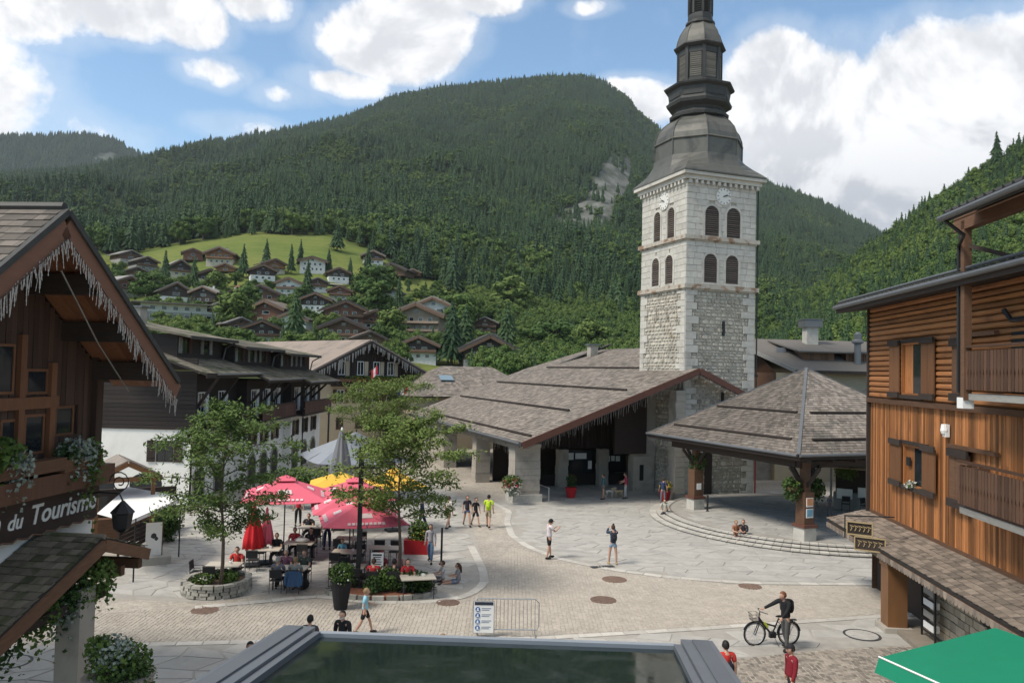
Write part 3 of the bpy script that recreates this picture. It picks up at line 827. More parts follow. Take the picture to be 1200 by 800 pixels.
def window(parent, x, z, w_, h_, y=0.0, frame=WOODMID, glass=GLASS, mull=(1, 0), fr=.07, depth=.10, M=None, sill=None, name='window', side=None, open_=True):
    """window whose frame stands a little proud of a wall at local y (outward is -y); side: the frame to turn into"""
    T = side or (lambda p: Vector(p))
    m = MB()
    def bx(a, b):
        lo = [T((p[0], p[1], a[2])) for p in ((a[0], a[1]), (b[0], a[1]), (b[0], b[1]), (a[0], b[1]))]
        hi = [T((p[0], p[1], b[2])) for p in ((a[0], a[1]), (b[0], a[1]), (b[0], b[1]), (a[0], b[1]))]
        m.hexa(lo, hi)
    o = y - .035
    bx((x, o, z), (x + fr, y + depth, z + h_)); bx((x + w_ - fr, o, z), (x + w_, y + depth, z + h_))
    bx((x + fr, o, z), (x + w_ - fr, y + depth, z + fr)); bx((x + fr, o, z + h_ - fr), (x + w_ - fr, y + depth, z + h_))
    for i in range(mull[0]):
        c = x + w_ * (i + 1) / (mull[0] + 1); bx((c - fr * .35, o + .012, z + fr), (c + fr * .35, y + depth - .01, z + h_ - fr))
    for i in range(mull[1]):
        c = z + h_ * (i + 1) / (mull[1] + 1); bx((x + fr, o + .018, c - fr * .3), (x + w_ - fr, y + depth - .02, c + fr * .3))
    f = m.build(name, frame, parent)
    g_ = MB(); m = g_
    bx((x + fr * .8, y - .010, z + fr * .8), (x + w_ - fr * .8, y + .01, z + h_ - fr * .8))
    g_.build('pane', glass, f)
    if sill:
        g2 = MB(); m = g2; bx((x - .1, y - .16, z - .08), (x + w_ + .1, y + .02, z - .005)); g2.build('sill', sill, f)
    return f
def shutter(parent, x, z, w_, h_, y=0.0, material=WOODMID, side=None, boards=3, caps=None):
    T = side or (lambda p: Vector(p)); m = MB()
    for i in range(boards):
        a, b = x + w_ * i / boards + .006, x + w_ * (i + 1) / boards - .006
        lo = [T((p, q, z)) for p, q in ((a, y - .075), (b, y - .075), (b, y - .035), (a, y - .035))]
        hi = [T((p, q, z + h_)) for p, q in ((a, y - .075), (b, y - .075), (b, y - .035), (a, y - .035))]
        m.hexa(lo, hi)
    for zz in (z + h_ * .18, z + h_ * .78):
        lo = [T((p, q, zz)) for p, q in ((x + .02, y - .10), (x + w_ - .02, y - .10), (x + w_ - .02, y - .076), (x + .02, y - .076))]
        hi = [T((p, q, zz + .09)) for p, q in ((x + .02, y - .10), (x + w_ - .02, y - .10), (x + w_ - .02, y - .076), (x + .02, y - .076))]
        m.hexa(lo, hi)
    return m.build('shutter', material, parent)
SIDEX = lambda p: Vector((p[1], p[0], p[2]))       # turn a front (y=0) layout onto the x=0 wall (outward -x)
# ================================================================ church tower
TW, TD = 5.7, 6.0
TOWER = (11.72, 53.2)
tower = thing('church_tower', 'tall pale stone church tower with two clock faces and dark tiered metal spire', 'church tower', (*TOWER, 0), R(20.5))
m = MB(); m.box2((.06, .06, 0), (TW - .06, TD - .06, 21.7)); m.build('core', MORTAR, tower)
gS = random.Random(21)
# windows of the two faces in sight: (fraction along, width, foot, head)
WFR = [(.255 * TW, .20 * TW, 17.95, 20.05), (.566 * TW, .20 * TW, 17.95, 20.05), (.25 * TW, .185 * TW, 14.72, 16.72), (.56 * TW, .185 * TW, 14.72, 16.72)]
WFL = [((1 - .445) * TD, .150 * TD, 17.95, 20.1), ((1 - .755) * TD, .150 * TD, 17.95, 20.1), ((1 - .43) * TD, .165 * TD, 14.72, 16.75), ((1 - .735) * TD, .165 * TD, 14.72, 16.75)]
FRONT = lambda p: Vector(p)
BMESHES = {}
def block(T, x0, x1, z0, z1, dp, name, material, target=None):
    e = .011
    pts = lambda y, i: [T((x0 + i, y, z0 + i)), T((x1 - i, y, z0 + i)), T((x1 - i, y, z1 - i)), T((x0 + i, y, z1 - i))]
    back, mid, frt = pts(.07, e / 2), pts(-dp + .02, e / 2), pts(-dp, e * 1.3)
    t = target if target is not None else MB()
    c = Vector() if target is not None else (back[0] + frt[2]) / 2
    fs = []
    for o in (0, 4): fs += [(o + k, o + (k + 1) % 4, o + 4 + (k + 1) % 4, o + 4 + k) for k in range(4)]
    fs.append((8, 9, 10, 11))
    if T is not FRONT: fs = [f[::-1] for f in fs]
    t.add([p - c for p in back + mid + frt], fs)
    if target is None: link(name, t.mesh(name, material), tower, c)
def cut(x0, x1, z0, z1, wins):
    """what is left of a course beside the window openings"""
    segs = [(x0, x1)]
    for (wx, ww, wz0, wz1) in wins:
        if z1 <= wz0 or z0 >= wz1: continue
        half = ww / 2; cx = wx + half
        arch = wz1 - half
        zz = max(z0, arch)
        k = half if z0 < arch else math.sqrt(max(0, half * half - (z0 - arch) ** 2))
        out = []
        for a, b in segs:
            if b <= cx - k or a >= cx + k: out.append((a, b)); continue
            if a < cx - k - .04: out.append((a, cx - k))
            if b > cx + k + .04: out.append((cx + k, b))
        segs = out
    return segs
for T, W, wins, sd in ((FRONT, TW, WFR, 0), (SIDEX, TD, WFL, 1)):
    for zlo, zhi in ((14.55, 17.62), (17.90, 21.68)):
        rows = int(round((zhi - zlo) / .42)); hgt = (zhi - zlo) / rows
        for j in range(rows):
            z0, z1 = zlo + j * hgt, zlo + (j + 1) * hgt
            x = 0.0
            while x < W - .01:
                L = gS.uniform(.55, 1.15)
                if W - x - L < .4: L = W - x
                for a, b in cut(x, x + L, z0, z1, wins):
                    block(T, a, b, z0, z1, .012 + gS.uniform(0, .018), 'stone_block', STONE)
                x += L
    # rubble below, with squared stones at the corners
    ruin = MB(); z = 0.0; q = 0
    slits = [(.545 * W - .1, .2, 11.1, 12.1), (.545 * W - .1, .2, 6.2, 7.2), (.35 * W, .22, 2.4, 3.5)] if sd == 0 else []
    while z < 14.2:
        h = gS.uniform(.34, .55); z1 = min(14.25, z + h)
        wl = (1.0 if q % 2 else .6) * gS.uniform(.85, 1.15); wr = (.6 if q % 2 else 1.0) * gS.uniform(.85, 1.15)
        if sd: wl, wr = wr, wl
        block(T, 0, wl, z, z1, .03 + gS.uniform(0, .02), 'corner_stone', STONE)
        block(T, W - wr, W, z, z1, .03 + gS.uniform(0, .02), 'corner_stone', STONE)
        zz = z
        while zz < z1 - .05:
            hh = min(z1 - zz, gS.uniform(.15, .34)); x = wl
            if z1 - zz - hh < .08: hh = z1 - zz
            while x < W - wr - .01:
                L = gS.uniform(.16, .62)
                if W - wr - x - L < .12: L = W - wr - x
                for a, b in cut(x, x + L, zz, zz + hh, slits):
                    # an uneven stone: jittered outline, domed face
                    e = .02; n6 = 6; cx, cz = (a + b) / 2, zz + hh / 2; dp = gS.uniform(-.015, .035)
                    ring = []
                    for (fx, fz) in ((-1, -.5), (-.55, -1), (.55, -1), (1, -.35), (.6, 1), (-.6, 1)):
                        ring.append((cx + fx * ((b - a) / 2 - e) * gS.uniform(.82, 1.02), cz + fz * (hh / 2 - e) * gS.uniform(.8, 1.02)))
                    vs = [T((p[0], .07, p[1])) for p in ring] + [T((cx + (p[0] - cx) * .84, -dp, cz + (p[1] - cz) * .82)) for p in ring]
                    fs = [(k, (k + 1) % 6, 6 + (k + 1) % 6, 6 + k) for k in range(6)] + [tuple(range(6, 12))]
                    if T is not FRONT: fs = [f[::-1] for f in fs]
                    ruin.add(vs, fs)
                x += L
            zz += hh
        z = z1; q += 1
    ruin.build('rubble', RUBBLE, tower, kind='stuff')
    for (sx, sw, s0, s1) in slits:
        mm = MB(); o = [T(p) for p in ((sx, -.012, s0), (sx + sw, -.012, s0), (sx + sw, .07, s0), (sx, .07, s0))]; o2 = [T((0, 0, 0)) + p + Vector((0, 0, s1 - s0)) for p in o]
        mm.hexa([p + Vector((0, 0, 0)) for p in o], o2)
        mm.build('slit_window', BLACK, tower)
    for (wx, ww, z0, z1) in wins:
        half = ww / 2; cx = wx + half; arch = z1 - half
        def arc(r, n=14): return [(cx - r, z0)] + [(cx - r * math.cos(math.pi * k / n), arch + r * math.sin(math.pi * k / n)) for k in range(n + 1)] + [(cx + r, z0)]
        o, i_ = arc(half + .17), arc(half)
        mm = MB(); n = len(o)
        vs = [T((x, -.06, z)) for x, z in o] + [T((x, -.06, z)) for x, z in i_] + [T((x, .05, z)) for x, z in o] + [T((x, .05, z)) for x, z in i_]
        fs = []
        for k in range(n - 1): fs += [(k, k + 1, n + k + 1, n + k), (n + k, n + k + 1, 3 * n + k + 1, 3 * n + k), (2 * n + k + 1, 2 * n + k, k, k + 1)[::-1]]
        mm.add(vs, fs)
        f = mm.build('belfry_window', STONE, tower)
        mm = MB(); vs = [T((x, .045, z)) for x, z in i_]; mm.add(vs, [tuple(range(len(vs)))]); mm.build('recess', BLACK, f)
        k = 0; z = z0 + .05
        while z < z1 - .06:
            hw = half if z < arch else math.sqrt(max(0.001, half * half - (z - arch) ** 2))
            s = MB(); s.hexa([T(p) for p in ((cx - hw, -.03, z - .04), (cx + hw, -.03, z - .04), (cx + hw, .04, z + .05), (cx - hw, .04, z + .05))],
                             [T(p) for p in ((cx - hw, -.03, z - .015), (cx + hw, -.03, z - .015), (cx + hw, .04, z + .075), (cx - hw, .04, z + .075))])
            s.build('louvre', mat('aged_louvre', (.105, .080, .066), .85, .3, 5, rnd=.25), f); z += .145
        s = MB(); lo = [T(p) for p in ((wx - .15, -.09, z0 - .14), (wx + ww + .15, -.09, z0 - .14), (wx + ww + .15, .05, z0 - .14), (wx - .15, .05, z0 - .14))]
        s.hexa(lo, [p + Vector((0, 0, .13)) for p in lo]); s.build('sill', STONE, f)
# string courses and cornice
for zc, pr, h in ((14.40, .20, .30), (17.76, .22, .27)):
    m = MB(); 
    m.box2((-pr, -pr, zc - h / 2), (TW + pr, 0.05, zc + h / 2)); m.box2((-pr, 0.05, zc - h / 2), (.05, TD + pr, zc + h / 2))
    m.box2((-pr * .5, -pr * .5, zc - h / 2 - .1), (TW + pr * .5, 0.04, zc - h / 2 - .002)); m.box2((-pr * .5, .04, zc - h / 2 - .1), (.04, TD + pr * .5, zc - h / 2 - .002))
    m.build('string_course', CORNICE, tower)
m = MB(); m.box2((-.28, -.28, 21.72), (TW + .28, TD + .28, 22.0)); m.box2((-.5, -.5, 22.003), (TW + .5, TD + .5, 22.22)); m.build('cornice', STONE, tower)
for k in range(13):
    m = MB(); m.box2((.05 + k * .46, -.26, 21.45), (.25 + k * .46, .02, 21.70)); m.build('bracket', STONE, tower)
    m = MB(); m.box2((-.26, .1 + k * .47, 21.45), (.02, .3 + k * .47, 21.70)); m.build('bracket', STONE, tower)
# clocks
CLK = mat('clock_white', (0.62, 0.60, 0.55), 0.7, .12, 4)
def clock(T, x, z, r):
    def disc(name, r0, y0, y1, mt, par, n=28):
        mm = MB(); lo = [T((x + r0 * math.cos(2 * math.pi * k / n), y0, z + r0 * math.sin(2 * math.pi * k / n))) for k in range(n)]
        hi = [T((x + r0 * math.cos(2 * math.pi * k / n), y1, z + r0 * math.sin(2 * math.pi * k / n))) for k in range(n)]
        mm.hexa(lo, hi); return mm.build(name, mt, par)
    c = disc('clock', r, .05, -.10, CLK, tower)
    def bar(name, ang, r0, r1, wd, y):
        ca, sa = math.sin(ang), math.cos(ang); nx, nz = sa, -ca
        q = [(x + ca * r0 + nx * wd, z + sa * r0 + nz * wd), (x + ca * r1 + nx * wd * .6, z + sa * r1 + nz * wd * .6), (x + ca * r1 - nx * wd * .6, z + sa * r1 - nz * wd * .6), (x + ca * r0 - nx * wd, z + sa * r0 - nz * wd)]
        mm = MB(); mm.hexa([T((a, y, b)) for a, b in q], [T((a, y - .02, b)) for a, b in q]); mm.build(name, BLACK, c)
    for k in range(12): bar('hour_mark', k * math.pi / 6, r * .74, r * .92, .022, -.101)
    bar('hour_hand', R(64), -r * .12, r * .52, .03, -.125); bar('minute_hand', R(78), -r * .15, r * .82, .022, -.15)
clock(FRONT, .515 * TW, 20.78, .60); clock(SIDEX, (1 - .53) * TD, 20.72, .62)
# spire: eave skirt, eight-sided drum, dome, gallery, louvred lantern, second dome, upper lantern, needle
cx, cy = TW / 2, TD / 2
def octa(name, prof, mt, n=8, ph=math.pi / 8): 
    mm = MB(); mm.lathe((cx, cy, 0), prof, n, phase=ph); return mm.build(name, mt, tower)
m = MB()
lo = [(-.52, -.52), (TW + .50, -.52), (TW + .50, TD + .62), (-.52, TD + .62)]
def ring_from(sq, k, z, n=4):
    """a ring that turns from the square eaves to the eight-sided drum"""
    out = []
    for i in range(8):
        a = math.pi / 8 + i * math.pi / 4 - math.pi * 0
        ox, oy = cx + 3.2 * math.cos(a), cy + 3.2 * math.sin(a)
        ca, sa = math.cos(a), math.sin(a)
        s = max(abs(ca), abs(sa)); qx, qy = cx + (TW / 2 + .51) * ca / s, cy + (TD / 2 + .62) * sa / s
        out.append((qx + (ox - qx) * k, qy + (oy - qy) * k, z))
    return out
cor = [(lo[2]), (lo[3]), (lo[0]), (lo[1])]
rings = []
for k, z in ((0, 22.24), (0, 22.34), (.30, 22.66), (.58, 23.0), (.82, 23.4), (1.0, 23.85)):
    r8 = ring_from(lo, k, z); out = []
    for i in range(8):
        out.append(Vector(r8[i]))
        if i % 2 == 0:
            q = Vector((*cor[i // 2], z)); md = (Vector(r8[i]) + Vector(r8[(i + 1) % 8])) / 2
            out.append(q.lerp(md, k))
    rings.append(out)
n = len(rings[0])
vs = [p for r_ in rings for p in r_]
m.add(vs, [(i * n + k, i * n + (k + 1) % n, (i + 1) * n + (k + 1) % n, (i + 1) * n + k) for i in range(len(rings) - 1) for k in range(n)] + [tuple(range(n))[::-1]])
m.build('skirt_roof', LEAD, tower)
octa('drum', [(3.16, 23.8), (3.16, 24.95)], LEAD)
octa('drum_moulding', [(3.24, 24.96), (3.27, 25.02), (3.2, 25.1)], LEAD)
dome = octa('dome', [(3.18, 25.05), (3.12, 25.45), (2.92, 25.95), (2.55, 26.42), (2.05, 26.8), (1.95, 26.9)], LEAD)
for i in range(8):
    a = math.pi / 8 + i * math.pi / 4
    mm = MB(); mm.tube([(cx + r_ * math.cos(a), cy + r_ * math.sin(a), z) for r_, z in ((3.19, 23.85), (3.2, 25.05), (3.14, 25.45), (2.94, 25.95), (2.57, 26.42), (2.0, 26.86))], .045, 5); mm.build('seam', LEAD, dome)
octa('neck_ring', [(1.9, 26.88), (2.12, 26.95), (2.16, 27.15), (1.98, 27.3), (1.82, 27.45), (1.9, 27.6)], LEAD_D, 16)
gal = octa('gallery', [(1.95, 27.6), (2.35, 27.85), (2.42, 28.05), (2.28, 28.12), (2.2, 28.3), (2.3, 28.95), (2.55, 29.1), (2.6, 29.22), (2.45, 29.3), (1.7, 29.34)], LEAD_D)
for i in range(8):
    a = i * math.pi / 4; rr = 2.22 * math.cos(math.pi / 8)
    mm = MB(); mm.box((cx + rr * math.cos(a), cy + rr * math.sin(a), 28.55), (.07, 1.35, .36), rotz(a)); mm.build('gallery_panel', LEAD_D, gal)
octa('lantern_core', [(1.36, 29.3), (1.36, 32.05)], BLACK)
for i in range(8):
    a = math.pi / 8 + i * math.pi / 4
    mm = MB(); mm.box((cx + 1.55 * math.cos(a), cy + 1.55 * math.sin(a), 30.7), (.20, .24, 2.75), rotz(a)); mm.build('lantern_post', LEAD_D, tower)
    a = i * math.pi / 4; rr = 1.53 * math.cos(math.pi / 8)
    mm = MB(); mm.box((cx + rr * math.cos(a), cy + rr * math.sin(a), 29.55), (.16, 1.02, .42), rotz(a)); mm.box((cx + rr * math.cos(a), cy + rr * math.sin(a), 31.8), (.16, 1.02, .4), rotz(a)); mm.build('lantern_panel', LEAD_D, tower)
    for k in range(12):
        mm = MB(); Mx = rotz(a) @ Matrix.Rotation(R(-35), 3, 'Y')
        mm.box((cx + rr * math.cos(a), cy + rr * math.sin(a), 29.86 + k * .148), (.17, .84, .03), Mx); mm.build('lantern_louvre', GREYWOOD, tower)
octa('lantern_cornice', [(1.55, 32.0), (1.78, 32.1), (1.92, 32.22), (1.9, 32.3), (1.7, 32.42)], LEAD_D)
d2 = octa('upper_dome', [(1.7, 32.4), (1.62, 32.8), (1.45, 33.3), (1.15, 33.8), (.98, 34.0)], LEAD)
for i in range(8):
    a = math.pi / 8 + i * math.pi / 4
    mm = MB(); mm.tube([(cx + r_ * math.cos(a), cy + r_ * math.sin(a), z) for r_, z in ((1.71, 32.42), (1.63, 32.8), (1.46, 33.3), (1.16, 33.8), (1.0, 33.98))], .035, 5); mm.build('seam', LEAD, d2)
octa('upper_ring', [(.95, 33.95), (1.08, 34.05), (1.06, 34.2), (.9, 34.3)], LEAD_D, 16)
octa('upper_lantern', [(.9, 34.25), (.92, 34.5), (.9, 34.8)], LEAD_D)
octa('upper_lantern_core', [(.62, 34.8), (.62, 36.4)], BLACK)
for i in range(8):
    a = math.pi / 8 + i * math.pi / 4
    mm = MB(); mm.box((cx + .85 * math.cos(a), cy + .85 * math.sin(a), 35.6), (.14, .16, 1.62), rotz(a)); mm.build('upper_post', LEAD_D, tower)
    a = i * math.pi / 4; rr = .84 * math.cos(math.pi / 8)
    for k in range(6):
        mm = MB(); mm.box((cx + rr * math.cos(a), cy + rr * math.sin(a), 34.95 + k * .16), (.11, .46, .03), rotz(a) @ Matrix.Rotation(R(-35), 3, 'Y')); mm.build('upper_louvre', LEAD_D, tower)
octa('needle', [(1.1, 36.4), (1.15, 36.55), (.85, 36.7), (.5, 37.6), (.28, 39.2), (.06, 42.5)], LEAD)
mm = MB(); mm.tube([(cx, cy, 42.3), (cx, cy, 44.2)], .05, 6); mm.tube([(cx - .5, cy, 43.6), (cx + .5, cy, 43.6)], .05, 6); mm.build('cross', BLACK, tower)
# conductor pipe down the right-hand corner, red downpipe low on the wall
mm = MB(); mm.tube([(TW + .10, -.10, 21.6), (TW + .10, -.10, 4.0)], .05, 6); mm.build('downpipe', BLACK, tower)
mm = MB(); mm.tube([(TW + .10, -.10, 4.0), (TW + .10, -.10, .1)], .055, 6); mm.build('lower_downpipe', mat('red_pipe', (.20, .035, .03), .5, .1), tower)
mm = MB(); mm.box2((.30 * TW, -.05, 0), (.40 * TW, .03, 3.0)); mm.build('door', WOODDARK, tower)

# ================================================================ market hall
HALL = (.78, 48.0)
hall = thing('market_hall', 'low open market hall under broad shingled roof with red-brown gable boards', 'market hall', (*HALL, 0), R(20))
ZE, ZR, XR, XF, LH = 3.95, 8.75, 12.5, 16.7, 31.0
ZF = ZR - (XF - XR) * .43
shingles(hall, (0, LH, ZE), (0, 0, ZE), (XR, 0, ZR), (XR, LH, ZR), row=.27, wd=.24, seed=4)
shingles(hall, (XF, 0, ZF), (XF, 1.0, ZF), (XR, 1.0, ZR), (XR, 0, ZR), row=.3, wd=.26, seed=5)
sl = (ZR - ZE) / XR
for f, y0, y1 in ((.06, .5, LH - 4), (.36, 3.2, LH - 2), (.66, 2.2, LH - 2), (.985, 5, LH - 5)):
    x = XR * f; mm = MB(); mm.tube([(x, y0, ZE + x * sl + .13), (x, y1, ZE + x * sl + .13)], .075, 6)
    for k in range(int((y1 - y0) / 2)): mm.beam((x + .05, y0 + k * 2 + .5, ZE + x * sl + .03), (x + .05, y0 + k * 2 + .5, ZE + x * sl + .2), .05, .05)
    mm.build('snow_rail', WOODDARK, hall)
mm = MB(); mm.beam((-.02, -.06, ZE - .14), (XR, -.06, ZR - .14), .10, .42); mm.build('barge_board', WOODBARGE, hall)
mm = MB(); mm.beam((XR, -.06, ZR - .14), (XF, -.06, ZF - .14), .10, .42); mm.build('barge_board', WOODBARGE, hall)
mm = MB(); mm.beam((-.10, 0, ZE - .10), (-.10, LH, ZE - .10), .06, .26); mm.tube([(-.2, 0.0, ZE - .02), (-.2, LH, ZE - .02)], .08, 6); mm.build('gutter', ZINC, hall)
# underside boards and rafters
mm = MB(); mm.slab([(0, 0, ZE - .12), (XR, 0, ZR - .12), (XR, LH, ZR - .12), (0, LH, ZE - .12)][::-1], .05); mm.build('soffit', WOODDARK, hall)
for k in range(12):
    mm = MB(); mm.beam((.1, .9 + k * 2.5, ZE - .24), (XR, .9 + k * 2.5, ZR - .24), .16, .2); mm.build('rafter', WOODDARK, hall)
def stonepillar(par, x, y, w_, d_, z1, mt=STONE, name='pillar', z0=0):
    mm = MB(); z = z0; gg = random.Random(int(x * 100 + y))
    while z < z1:
        h = min(gg.uniform(.28, .5), z1 - z); j = gg.uniform(-.02, .02)
        mm.box((x + j, y - j, z + h / 2), (w_ + gg.uniform(-.03, .03), d_ + gg.uniform(-.03, .03), h - .015)); z += h
    mm.box((x, y, (z0 + z1) / 2), (w_ - .06, d_ - .06, z1 - z0 - .01))
    return mm.build(name, mt, par)
stonepillar(hall, 1.15, 2.6, 1.75, 1.2, 3.7, PLASTER_G)
mm = MB(); mm.box((1.15, 2.6, .25), (2.0, 1.45, .5)); mm.build('pillar_foot', STONE, hall)
for y in (11.5, 20.5, 27): stonepillar(hall, 1.1, y, 1.1, 1.0, 3.7, PLASTER_G)
mm = MB(); mm.box2((.6, 3.3, 3.3), (.95, LH - .5, 3.75)); mm.build('wall_plate', PLASTER_G, hall)
mm = MB(); mm.box2((.65, 20, 0), (1.0, 26, 3.3)); mm.build('side_wall', PLASTER_G, hall)
# back wall of the hall, its inner front with shop windows and board-clad gable
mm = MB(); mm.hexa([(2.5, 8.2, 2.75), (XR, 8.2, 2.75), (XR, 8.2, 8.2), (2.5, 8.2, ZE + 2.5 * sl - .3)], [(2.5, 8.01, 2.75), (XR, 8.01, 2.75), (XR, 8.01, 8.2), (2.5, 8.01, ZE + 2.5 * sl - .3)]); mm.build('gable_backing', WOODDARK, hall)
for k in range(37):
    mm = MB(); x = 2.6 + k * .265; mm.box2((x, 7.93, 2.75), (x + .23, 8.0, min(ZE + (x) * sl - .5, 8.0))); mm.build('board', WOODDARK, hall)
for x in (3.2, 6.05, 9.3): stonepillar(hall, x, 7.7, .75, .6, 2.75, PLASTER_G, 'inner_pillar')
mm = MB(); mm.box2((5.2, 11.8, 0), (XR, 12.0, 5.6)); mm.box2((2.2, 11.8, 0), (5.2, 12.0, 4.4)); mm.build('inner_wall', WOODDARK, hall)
mm = MB(); mm.box2((6.5, 8.35, .9), (8.9, 8.40, 2.6)); sw = mm.build('shop_window', GLASS, hall)
mm = MB(); mm.box2((9.8, 8.35, .9), (11.6, 8.40, 2.6)); sw2 = mm.build('shop_window', GLASS, hall)
for k, (x, z, a, b) in enumerate(((6.7, 1.9, .55, .5), (7.4, 1.95, .9, .42), (9.95, 1.7, .3, .42), (10.35, 1.75, .3, .38), (10.75, 1.72, .35, .4), (8.45, 1.2, .3, .6))):
    mm = MB(); mm.box2((x, 8.31, z), (x + a, 8.335, z + b)); mm.build('notice', WHITE, sw if k in (0, 1, 5) else sw2)
mm = MB(); mm.box2((3.6, 8.3, 0), (6.4, 8.35, .85)); mm.box2((6.5, 8.3, 0), (12, 8.35, .85)); mm.build('dado', WOODDARK, hall)
# masonry joining hall and tower
mm = MB(); mm.box2((10.2, 4.6, 0), (11.9, 5.4, 2.5)); mm.box2((10.2, 4.7, 2.5), (12.0, 5.2, 7.2)); mm.build('end_wall', PLASTER_G, hall)
mm = MB(); mm.box2((10.7, 4.56, .8), (11.0, 4.62, 1.9)); mm.build('slit_window', BLACK, hall)
mm = MB(); mm.box2((8.6, 4.4, 2.7), (11.1, 4.62, 6.9)); mm.build('dark_panel', WOODDARK, hall)  # hanging panel, its dark sheet carried up to stand for the shade above
stonepillar(hall, 11.55, 1.15, .75, .9, 7.3, PLASTER_G, 'gable_pier')
hw = lambda x, y, z: hall.matrix_basis @ Vector((x, y, z))
bpy.context.view_layer.update()
LAMPGREY = mat('unlit_lamp_cord_grey', (0.20, 0.195, 0.185), 0.7, .1, 6)
icicles(hw(.2, -.14, ZE - .33), hw(XR - .1, -.14, ZR - .36), .62, .13, 3, 'string of unlit icicle lights along the long gable edge of market hall', mt=LAMPGREY)
icicles(hw(XR + .1, -.14, ZR - .38), hw(XF, -.14, ZF - .36), .55, .13, 4, 'short string of icicle lights on gable slope in front of church tower', mt=LAMPGREY)
icicles(hw(.3, .5, 3.75), hw(.3, 19, 3.75), .7, .14, 5, 'string of unlit icicle lights under the side eave of market hall')

# ================================================================ nave behind the hall
nave = thing('church_nave', 'shingled nave roof rising behind the market hall beside the tower', 'church', (*HALL, 0), R(20))
NX0, NX1, NZ0, NZ1 = XR - .3, 18.0, 8.55, 10.65
shingles(nave, (NX0, 31.5, NZ0), (NX0, 7.6, NZ0), (NX1, 7.6, NZ1), (NX1, 29.0, NZ1), row=.28, wd=.25, seed=8)
mm = MB(); mm.box2((NX0 + .4, 8, 0), (NX1 + 4, 29, NZ0 - .2)); mm.build('wall', PLASTER_G, nave)
mm = MB(); mm.slab([(NX1, 7.6, NZ1), (NX1 + 5, 7.6, NZ1 - 2.2), (NX1 + 5, 29, NZ1 - 2.2), (NX1, 29, NZ1)], .15); mm.build('far_slope', ROOFDARK, nave)
for x, y, h in ((16.6, 14, .9), (16.0, 23.5, 1.0)):
    mm = MB(); zb = NZ0 + (x - NX0) * (NZ1 - NZ0) / (NX1 - NX0); mm.box((x, y, zb + h / 2 - .2), (.8, .8, h + .4)); ch = mm.build('chimney', PLASTER_G, nave)
    mm = MB(); mm.box((x, y, zb + h + .12), (1.15, 1.15, .12)); mm.build('chimney_cap', ZINC, ch)
mm = MB(); mm.slab([(NX0 + 1.5, 26.5, NZ0 + .6), (NX1 - .6, 23.0, NZ1 + .5), (NX1 - .2, 23.0, NZ1 + .5), (NX0 + 2.4, 27.2, NZ0 + .7)], .12); mm.build('gable_trim', LEAD_D, nave)

# ================================================================ market shelter
PAV = Vector((13.75, 37.5, 0)); PS = 13.2
pav = thing('market_shelter', 'open square shelter with shingled pyramid roof on posts beside the hall', 'shelter', (PAV.x, PAV.y, 0), R(22.5))
ZP, ZA = 4.62, 8.85; hc = PS / 2
cs = [(0, 0), (PS, 0), (PS, PS), (0, PS)]
for k in range(4):
    a, b = cs[k], cs[(k + 1) % 4]
    shingles(pav, (*a, ZP), (*b, ZP), (hc, hc, ZA), (hc, hc, ZA), row=.205, wd=.22, seed=20 + k, parts=150 if k in (3, 0) else 0, th=.02)
for k in range(4):
    a = cs[k]; mm = MB(); mm.beam((*a, ZP + .06), (hc, hc, ZA + .07), .15, .05); mm.build('hip_capping', ZINC, pav)
    b = cs[(k + 1) % 4]; d = Vector((b[0] - a[0], b[1] - a[1], 0)).normalized()
    mm = MB(); mm.beam((a[0], a[1], ZP - .13), (b[0], b[1], ZP - .13), .07, .2); mm.build('fascia', WOODDARK, pav)
    mm = MB(); n_ = Vector((d.y, -d.x, 0)); mm.tube([Vector((*a, ZP + .0)) + n_ * .1, Vector((*b, ZP)) + n_ * .1], .075, 6); mm.build('gutter', ZINC, pav)
up = (ZA - ZP) / hc
for k in (3, 0):
    a, b = Vector((*cs[k], 0)), Vector((*cs[(k + 1) % 4], 0)); ctr = Vector((hc, hc, 0))
    for f in (.13, .42):
        p, q = a.lerp(ctr, f), b.lerp(ctr, f); p, q = p.lerp(q, .07), q.lerp(p, .05)
        z = ZP + (ZA - ZP) * f + .12
        mm = MB(); mm.tube([(p.x, p.y, z), (q.x, q.y, z)], .07, 6); mm.build('snow_rail', WOODDARK, pav)
for k in range(9):
    mm = MB(); t = .8 + k * 1.45; mm.beam((t, .05, ZP - .3), (t, PS - .05, ZP - .3), .14, .2); mm.build('joist', WOODDARK, pav)
mm = MB(); mm.box2((1.1, 1.05, ZP - .75), (PS - 1.1, 1.35, ZP - .42)); mm.box2((1.05, 1.36, ZP - .75), (1.35, PS - 1.1, ZP - .42)); mm.box2((1.1, PS - 1.35, ZP - .75), (PS - 1.1, PS - 1.05, ZP - .42)); mm.box2((PS - 1.35, 1.36, ZP - .75), (PS - 1.05, PS - 1.36, ZP - .42)); mm.build('ring_beam', WOODDARK, pav)
def shelter_post(x, y, boards):
    mm = MB(); mm.box((x, y, .5), (.78, .78, 1.0), taper=(.94, .94)); b = mm.build('stone_base', STONE, pav)
    mm = MB(); mm.box((x, y, 1.09), (.86, .86, .16)); mm.build('base_cap', WOODBARGE, b)
    mm = MB()
    if boards: mm.box((x, y, 1.95), (.62, .62, 1.56))
    mm.box((x, y, 3.2), (.36, .36, 2.4)); p = mm.build('post', WOODMID if boards else WOODDARK, pav)
    for dx, dy in ((1, 0), (-1, 0), (0, 1), (0, -1)):
        mm = MB(); mm.beam((x + dx * .15, y + dy * .15, 3.0), (x + dx * .95, y + dy * .95, 3.95), .12, .14); mm.build('brace', WOODDARK, p)
    return p
